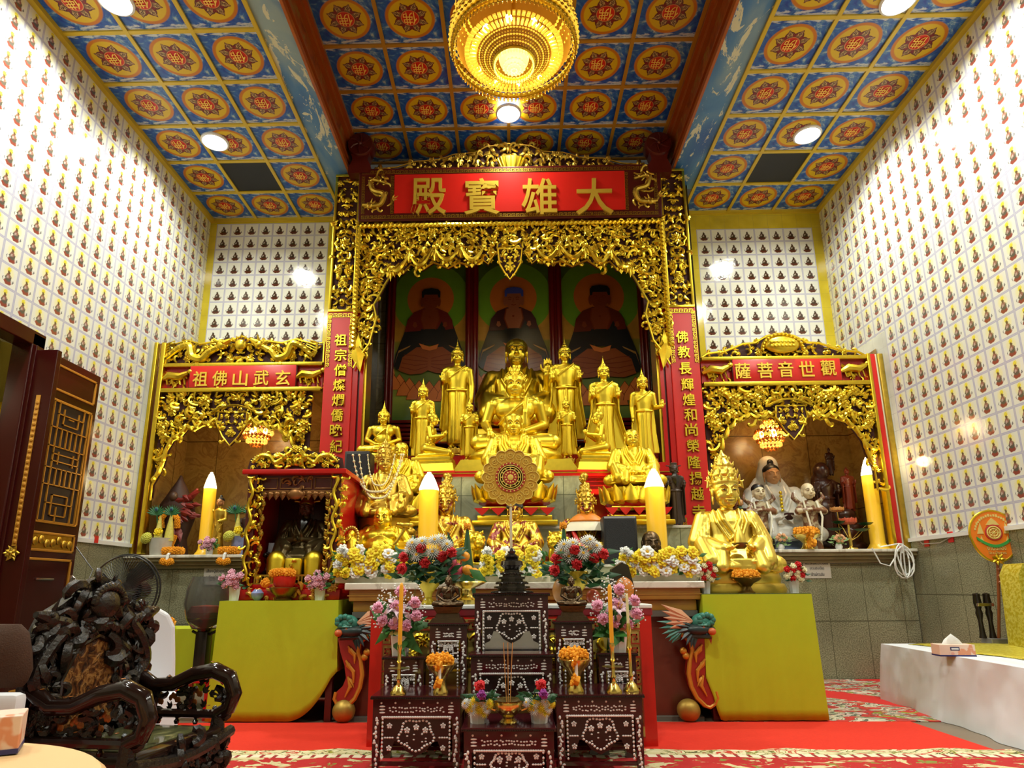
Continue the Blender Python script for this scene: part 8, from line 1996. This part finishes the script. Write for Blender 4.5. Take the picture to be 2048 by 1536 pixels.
for s_ in (-1, 1):
    m = M(); X = s_*.345
    arm = [(X, -.26, .70), (X, -.14, .635), (X, -.02, .64), (X, .10, .69), (X, .22, .71), (X, .31, .675), (X, .345, .60), (X, .32, .53), (X, .25, .50)]
    m.tube(arm, [.035, .036, .036, .038, .042, .042, .040, .036, .032], 10); m.tube([(X, .25, .50), (X, .0, .50), (X, -.27, .50)], .022, 8)
    rail_ = m
    m = M(); mm = M(); ai = inpoly([(-.26, .51), (-.26, .69), (-.14, .62), (-.02, .625), (.10, .67), (.22, .69), (.30, .65), (.32, .60), (.28, .51)])
    filigree(mm, lambda y, z: ai(y, z), -.26, .32, .51, .70, .05, 0, 23, th=.26, ros=.1); m.add([(X+y2, x2, z2) for x2, y2, z2 in mm.v], mm.f); 
    m.prism([(-.001, 0), (.001, 0), (.001, .001)], 0, .001) if False else None
    m.build('carved_arm_panel', CH, tc)
    m = M()
    for (y_, z_, r_) in ((-.20, .665, .014), (-.05, .638, .013), (.08, .68, .013), (.20, .712, .015), (.31, .66, .013), (.34, .59, .013), (.2, .50, .013), (.0, .50, .013), (-.18, .50, .013)): inlay(m, (X-.042*1 if s_ > 0 else X-.042, y_, z_), (-1, 0, 0), r_); inlay(m, (X, y_+.0, z_+.041), (0, 0, 1), r_)
    for (y_, z_) in ((-.15, .56), (-.05, .57), (.05, .56), (.08, .60), (.24, .60)):
        for k in range(5): m.ell((X-.03, y_+.012*k, z_+.012*sin(k*1.3)), (.006, .012, .016), 6, 4)
    rail_.mat(1).add(m.v, m.f); rail_.build('arm_rail', [CHS, BR], tc)
    m = M()
    for k in range(5): y_ = -.2+.11*k; M().lathe([(.010, .45), (.016, .465), (.008, .475), (.018, .487), (.010, .50)], (X, y_, 0), 8).build('spindle', CHS, tc)
    for y_ in (-.25, .26):
        m = M(); m.tube([(X, y_, .50), (X, y_, .42), (X*1.04, y_*1.05, .25), (X*1.0, y_*1.02, .08), (X*1.06, y_*1.08, 0)], [.032, .040, .050, .038, .048], 8); m.build('leg', CH, tc)
m = M(); mm = M()
ap = [(-.36, .42), (.36, .42), (.38, .30), (.30, .20), (.16, .26), (0, .16), (-.16, .26), (-.30, .20), (-.38, .30)]; ai2 = inpoly(ap)
m.prism([(x, z) for x, z in ap], .285, .305); filigree(mm, lambda x, z: ai2(x, z), -.38, .38, .17, .42, .055, 0, 5, th=.28); m.add([(-x, .305-y, z) for x, y, z in mm.v], mm.f)
m.tube([(-.38+.76*i/20, .32, .42-.04*sin(pi*i/20)) for i in range(21)], .028, 8); m.build('carved_apron', CH, tc)

# ================================================================== figures and offerings in the left side altar
SL = 1.40
YL = 7.78; p = P(347, 950, YL); Hf = p.z-SL
t = thing('cloaked_figure', (P(350, 1050, YL).x, YL, SL), 'dark pointed-hood figure with red sleeves and garlands in the left side altar', 'statue')
CLO = plain('dark_cloak', (.035, .012, .008), .6, 0, .3, 10)
m = M(); loft(m, [(0, .20, .12, 0, 0), (.2, .16, .11, 0, 0), (.45, .24, .12, 0, 0), (.60, .22, .12, 0, 0), (.72, .14, .11, 0, .01), (.80, .10, .09, 0, .02), (.90, .04, .04, 0, .02), (.97, .012, .012, .0, .02)], 24); m.v = [(x, y, z*Hf/.97) for x, y, z in m.v]; remesh(m, .012, 2).build('cloak', CLO, t, ang=75)
m = M(); limb(m, [(.10, -.04, .66*Hf), (.20, -.06, .72*Hf), (.27, -.08, .80*Hf)], [.045, .04, .02]); r = random.Random(8)
for k in range(26): m.leaf((r.uniform(.0, .2), -.06-.05*r.random(), Hf*r.uniform(.42, .74)), (1, r.uniform(-.3, .1), r.uniform(-.6, .5)), r.uniform(.10, .22), .035, .02)
for k in range(14): m.leaf((r.uniform(-.02, .12), -.10, Hf*r.uniform(.08, .4)), (r.uniform(-.2, .5), -.3, -1), .16, .04, .02)
m.build('red_sleeve', plain('sleeve_red', (.16, .008, .006), .5), t)
m = M(); m.ell((.0, -.10, .72*Hf), (.05, .05, .06), 12, 8); m.build('dark_face', plain('face_dark', (.06, .03, .02), .5), t)
garland(t, [(-.09, -.13, .34*Hf), (-.10, -.15, .44*Hf), (-.04, -.16, .52*Hf)], .034, 'orange_garland'); garland(t, [(.10, -.13, .34*Hf), (.10, -.15, .44*Hf), (.03, -.16, .52*Hf)], .034, 'orange_garland'); garland(t, [(.05, -.17, .05*Hf), (.10, -.16, .25*Hf)], .03, 'orange_garland')
YL = 7.62; p = P(438, 985, YL); fe = M(); hm = M(); hd_ = M()
def standing_lady(S, vox, hm, hd_, hair='topknot', raise_=True):
    m = M(); m.xf(Matrix.Scale(S, 4)); loft(m, [(.0, .14, .11, 0, 0), (.1, .13, .10, 0, 0), (.3, .10, .08, 0, 0), (.52, .085, .07, .0, 0), (.60, .075, .06, .01, 0), (.70, .10, .065, .01, 0), (.78, .11, .06, .01, 0), (.82, .05, .045, .01, 0)], 24)
    limb(m, [(-.10, 0, .77), (-.17, -.03, .80), (-.20, -.05, .93)] if raise_ else [(-.10, 0, .77), (-.14, -.05, .62), (-.04, -.12, .62)], [.036, .03, .02]); limb(m, [(.11, 0, .77), (.14, -.03, .62), (.05, -.11, .58)], [.036, .03, .022]); cap(m, (.01, 0, .80), (.01, 0, .87), .035, .03)
    r = random.Random(2)
    for k in range(16): a_ = r.uniform(-2.6, -.5); z = r.uniform(.02, .55); m.tube([(cos(a_)*.11, sin(a_)*.09, z), (cos(a_+.1)*.12, sin(a_+.1)*.10, z+.12)], [.012, .006], 6)
    hand(m, (-.20, -.05, .93) if raise_ else (-.04, -.12, .62), (-.1, -.1, 1), .018, .1); b_ = remesh(m, vox, 1); head(.165*S, (.01*S, -.01*S, .93*S), vox*.8, hair, hd_, None, hairm=hm); return b_
b = standing_lady((p.z-SL)/1.10, .006, hm, hd_); t = thing('lady_statue', (P(436, 1050, YL).x, YL, SL), 'slim gilded lady statue with a black topknot in the left side altar', 'statue')
b.build('robe', GOLDD, t, ang=75); hd_.build('head', plain('old_skin', (.45, .20, .07), .45), t, ang=75); hm.build('hair', plain('black_hair', (.01, .01, .012), .4), t, ang=75)
YL = 7.8; p = P(492, 1008, YL); hm = M(); hd_ = M(); b = standing_lady((p.z-SL)/1.10, .007, hm, hd_, 'topknot', False); t = thing('attendant_figure', (p.x+.02, YL, SL), 'dark robed figure partly hidden by the shrine cabinet in the left side altar', 'statue'); b.build('robe', CLO, t, ang=75); hd_.build('head', plain('old_skin', (.45, .20, .07), .45), t, ang=75); hm.build('hair', plain('black_hair', (.01, .01, .012), .4), t, ang=75)
def offering_pot(u, Y, w, h, label, mat, feather=True, sd_=1):
    p = P(u, 1100, Y); t = thing('offering_pot', (p.x, Y, SL), label, 'offering'); m = M().lathe([(w*.8, 0), (w*.85, .01), (w, h*.9), (w*1.06, h), (w*.9, h), (0, h*.85)], n=20); m.build('pot', mat, t)
    for (dx, hh_, ww) in ((-.04, .30, .05), (.09, .33, .055)): M().lathe([(ww, h*.85), (ww*.75, h+.10), (ww*.3, h+hh_*.75), (.004, h+hh_)], (dx, 0, 0), 12).build('leaf_cone', plain('pale_cone', (.55, .50, .10), .5, 0, .4, 50), t)
    bloom(t, 'marigold_head', plain('lime_flower', (.50, .50, .06), .6), (-.11*w/.12, -.08, h*.95), (-.3, -1, .3), .075, 0, 'lime_flower'); bloom(t, 'rose', YELF, (.02, -.1, h+.06), (0, -1, .3), .055, 0, 'rose')
    if feather:
        for dx in (-.08, .10): m = M(); [m.mat(0).leaf((dx, -.015, h+.27), (cos(a_), -.1, sin(a_)), .13, .018, .008) for a_ in [pi*(.1+.8*q/10) for q in range(11)]]; m.mat(1).ell((dx, -.034, h+.34), (.024, .006, .028), 12, 6); m.mat(2).ell((dx, -.04, h+.337), (.012, .004, .014), 10, 5); m.mat(0).tube([(dx*.4, 0, h*.8), (dx, -.01, h+.28)], .006, 5); m.build('peacock_feather', [plain('feather_green', (.025, .15, .05), .5), plain('feather_teal', (.02, .14, .13), .6), plain('feather_blue', (.006, .012, .07), .7)], t)
    return t
offering_pot(320, 7.46, .125, .20, 'white pot with leaf cones and peacock feathers at the left end of the side altar', plain('white_stone', (.62, .62, .56), .3, 0, .2, 14))
offering_pot(478, 7.52, .095, .22, 'blue and white porcelain pot with a leaf cone beside the shrine cabinet', plain('blue_porcelain', (.25, .32, .60), .15, 0, .5, 30))
for u, lab in ((348, 'marigold garland on the left sill, left of the candle lamp'), (460, 'marigold garland on the left sill, right of the candle lamp')):
    p = P(u, 1104, 7.38); t = thing('marigold_garland', (p.x, 7.38, SL), lab, 'garland', 'marigold garlands on the left sill'); garland(t, [(-.12, 0, .045), (.0, -.02, .05), (.12, 0, .045)], .045, 'strand'); garland(t, [(-.10, -.06, -.07), (-.03, -.075, -.09), (.04, -.06, -.07)], .036, 'strand'); M().tube([(-.03, -.02, .03), (-.03, -.07, -.0), (-.03, -.08, -.06)], .016, 7).build('jasmine_string', WHIF, t)
bouquet(420, 1088, 7.44, SL, 'pink flowers in a white pot right of the candle lamp in the left altar', 41, 'roses')
# ================================================================== figures in the right side altar
SR = 1.415; PORC = plain('porcelain_white', (.72, .72, .66), .18, 0, .06, 10); SKIN = plain('warm_skin', (.62, .33, .14), .4); WOODR = plain('red_carved_wood', (.20, .03, .012), .3, 0, .3, 14); WOODD = plain('dark_carved_wood', (.045, .012, .006), .3, 0, .3, 14)
YR_ = 8.10; p = P(1540, 914, YR_); hm = M(); hd_ = M(); Sx = (p.z-SR-.12)/1.02; b = seated(Sx, 'bowl', 'topknot', 'chinese', .009, .80, .25, hairm=hm, headm=hd_)
t = thing('white_robed_goddess', (P(1548, 1000, YR_).x, YR_, SR), 'white robed seated goddess with a veil in the right side altar', 'statue')
for q_ in (b, hm, hd_): q_.v = [(x, y, z+.12) for x, y, z in q_.v]
b.build('robe', PORC, t, ang=75); hd_.build('head', SKIN, t, ang=75); hm.build('hair', plain('black_hair', (.01, .01, .012), .4), t, ang=75)
base(t, 'veil', PORC, lambda m: (lambda mm: m.add(mm.v, mm.f))(remesh((lambda q_: (cap(q_, (0, .10*Sx, .12+.80*Sx), (0, .08*Sx, .12+.93*Sx), .15*Sx, .12*Sx, 16, .7, (0, 1, 0)), loft(q_, [(.12+.25*Sx, .36*Sx, .05, 0, .12*Sx), (.12+.55*Sx, .33*Sx, .05, 0, .12*Sx), (.12+.78*Sx, .17*Sx, .05, 0, .12*Sx)]), q_)[2])(M()), .012, 2)))
base(t, 'rock_base', plain('blue_rock', (.20, .26, .42), .4, 0, .4, 12), lambda m: m.lathe([(.42, 0), (.40, .06), (.36, .13), (0, .13)], n=24, sy=.7)); base(t, 'pendant', GOLDS, lambda m: [m.ell((0, -.20*Sx, .12+(.36+.04*k)*Sx), .022, 8, 6) for k in range(6)]); base(t, 'alms_bowl', DWOOD, lambda m: m.lathe([(.03, 0), (.06, .04), (.055, .08), (0, .07)], (.03, -.30*Sx, .12+.24*Sx), 16))
for u, vt, lab, hr in ((1514, 965, 'small attendant child with black hair and a long necklace left of the white goddess', 'cap'), (1612, 963, 'bald smiling attendant child with a long necklace right of the white goddess', 'bald')):
    YB_ = 7.60; p = P(u, vt, YB_); Sx = (p.z-SR)/1.08; hm = M() if hr != 'bald' else None; hd_ = M(); fe = M(); m = M(); m.xf(Matrix.Scale(Sx, 4))
    loft(m, [(0, .15, .13, 0, 0), (.2, .13, .11, 0, 0), (.42, .11, .09, 0, 0), (.62, .13, .10, 0, 0), (.72, .12, .08, 0, 0), (.78, .06, .05, 0, 0)]); 
    for s_ in (-1, 1): limb(m, [(s_*.12, 0, .70), (s_*.20, -.06, .60), (s_*.03, -.14, .62)], [.05, .055, .03]); limb(m, [(s_*.14, .02, .74), (s_*.24, .0, .82), (s_*.22, .02, .90)], [.04, .03, .015])
    b = remesh(m, .007, 1); head(.26*Sx, (0, -.02*Sx, .92*Sx), .006, hr, hd_, fe, 0, .8, hairm=hm, fat=1.12)
    t = thing('attendant_child', (p.x, YB_, SR), lab, 'statue', 'attendant children beside the white goddess'); (lambda s: b.build('robe', s.done(s.mix(s.step(.5, s.noise(s.co(), 14, 3), .05), (.50, .42, .26), (.18, .07, .03)), .4), t, ang=75))(N('child_robe')); hd_.mat(1).add(fe.v, fe.f); hd_.build('head', [plain('pale_skin', (.72, .62, .40), .4), LINE], t, ang=75)
    if hm: hm.build('hair', plain('black_hair', (.01, .01, .012), .4), t, ang=75)
    for dx in (-.055, .055):
        pass
    base(t, 'long_necklace', plain('necklace_pale', (.72, .70, .55), .4), lambda m: m.tube([(-.10*Sx, -.05*Sx, .76*Sx), (-.11*Sx, -.17*Sx, .50*Sx), (-.05*Sx, -.17*Sx, .16*Sx), (.05*Sx, -.17*Sx, .14*Sx), (.11*Sx, -.17*Sx, .50*Sx), (.10*Sx, -.05*Sx, .76*Sx)], .012, 7))
YD = 8.08; p = P(1642, 930, YD); Sx = (p.z-SR-.12)/1.03; b = standing(Sx, 'two', 'topknot', .009, None, 1.5, .17); b.v = [(x, y, z+.12) for x, y, z in b.v]
t = fig('dark_wood_deity', 'very dark carved wooden deity group at the right of the white goddess', 'statue', (p.x+.02, YD, SR), b, None, WOODD)
base(t, 'carved_rock', WOODD, lambda m: (lambda mm: m.add(mm.v, mm.f))(remesh((lambda q_: ([q_.ell((.04+.13*cos(k*2.1), .06+.05*sin(k*1.3), .07+.12*k), (.17-.009*k, .11, .12), 12, 8) for k in range(9)], [q_.ell((.24+.05*cos(k*2), -.04, .06+.08*k), (.12, .10, .08), 12, 8) for k in range(6)], q_)[2])(M()), .014, 1)))
base(t, 'side_figure', WOODR, lambda m: (lambda mm: m.add([(x+.26, y-.06, z+.50) for x, y, z in mm.v], mm.f))(standing(.55, 'two', 'topknot', .008)))
base(t, 'upper_figure', WOODD, lambda m: (lambda mm: m.add([(x+.13, y+.06, z+.98) for x, y, z in mm.v], mm.f))(standing(.36, 'two', 'topknot', .008)))
YD = 7.75; p = P(1455, 918, YD); b = standing((p.z-SR-.5)/1.05, 'two', 'topknot', .008, None, 1.3, .2); t = fig('red_wood_figure', 'small red carved wooden figure behind the big bodhisattva crown', 'statue', (p.x, YD, SR), (lambda mm: (setattr(mm, 'v', [(x, y, z+.5) for x, y, z in mm.v]), mm)[1])(b), None, WOODR); base(t, 'pedestal', WOODD, lambda m: m.lathe([(.2, 0), (.18, .2), (.2, .5), (0, .5)], n=16))
YD = 7.62; p = P(1478, 1000, YD); t = thing('green_robed_figure', (p.x, YD, SR), 'small figure with a green cloak behind the shoulder of the big bodhisattva', 'statue'); hd_ = M(); hm = M(); b = standing_lady(.62, .007, hm, hd_, 'topknot', False); b.build('robe', plain('cloak_green', (.06, .20, .12), .4, 0, .5, 14), t, ang=75); hd_.build('head', SKIN, t, ang=75); hm.build('hair', plain('black_hair', (.01, .01, .012), .4), t, ang=75)
# lotus lamp, bowls, flowers on the right sill
p = P(1702, 1092, 7.52); t = thing('lotus_flower_lamp', (p.x, 7.52, SR), 'metal lotus ornament with green leaves and a red flower beside the right candle lamp', 'ornament')
M().lathe([(.08, 0), (.07, .02), (.02, .04), (.012, .30)], n=16).build('stem', BRASS, t); m = M(); lotus(m, .30, .07, .085, 8); m.build('red_lotus', plain('lotus_red', (.50, .08, .03), .35), t)
for (dx, z) in ((-.16, .22), (.15, .21), (-.10, .30), (.20, .28)): M().lathe([(0, 0), (.05, .006), (.085, .03)], (dx, 0, z), 14).build('lotus_leaf', DGREEN, t); M().tube([(0, 0, .1), (dx*.6, 0, z-.06), (dx, 0, z)], .005, 5).build('twig', BRASS, t)
m = M(); lotus(m, .0, .05, .07, 8); m.v = [(x-.06, y+.1, z+.46) for x, y, z in m.v]; m.build('pale_lotus', plain('lotus_orange', (.55, .25, .06), .4), t); M().tube([(-.06, .1, .02), (-.06, .1, .46)], .006, 5).build('twig', BRASS, t)
t = marigold_bowl((P(1614, 1086, 7.45).x, 7.45, SR), .15, .18, 'wide brass bowl of marigolds on the right sill below the bald child', True)
bouquet(1560, 1076, 7.40, SR, 'small apricot flowers with pale leaves on the right sill, left of the marigold bowl', 51, 'small'); bouquet(1676, 1078, 7.42, SR, 'small apricot flowers with pale leaves on the right sill, right of the marigold bowl', 52, 'small')
for (u, v, lab) in ((1517, 1040, 'dark green round fan-shaped leaf ornament beside the left child'),): p = P(u, v, 7.55); o = M().lathe([(0, 0), (.12, .01), (.13, .03)], n=20).build('leaf_ornament', DGREEN); o.rotation_euler = (1.3, 0, 0); o.location = (p.x, 7.55, SR+.16); tag(o, lab, 'ornament')
p = P(1524, 1085, 7.48); o = M().box(-.12, .12, -.08, .08, 0, .13, .01).build('dark_box', BLACK); o.location = (p.x, 7.48, SR); tag(o, 'small black box on the right sill behind the big bodhisattva knee', 'box')
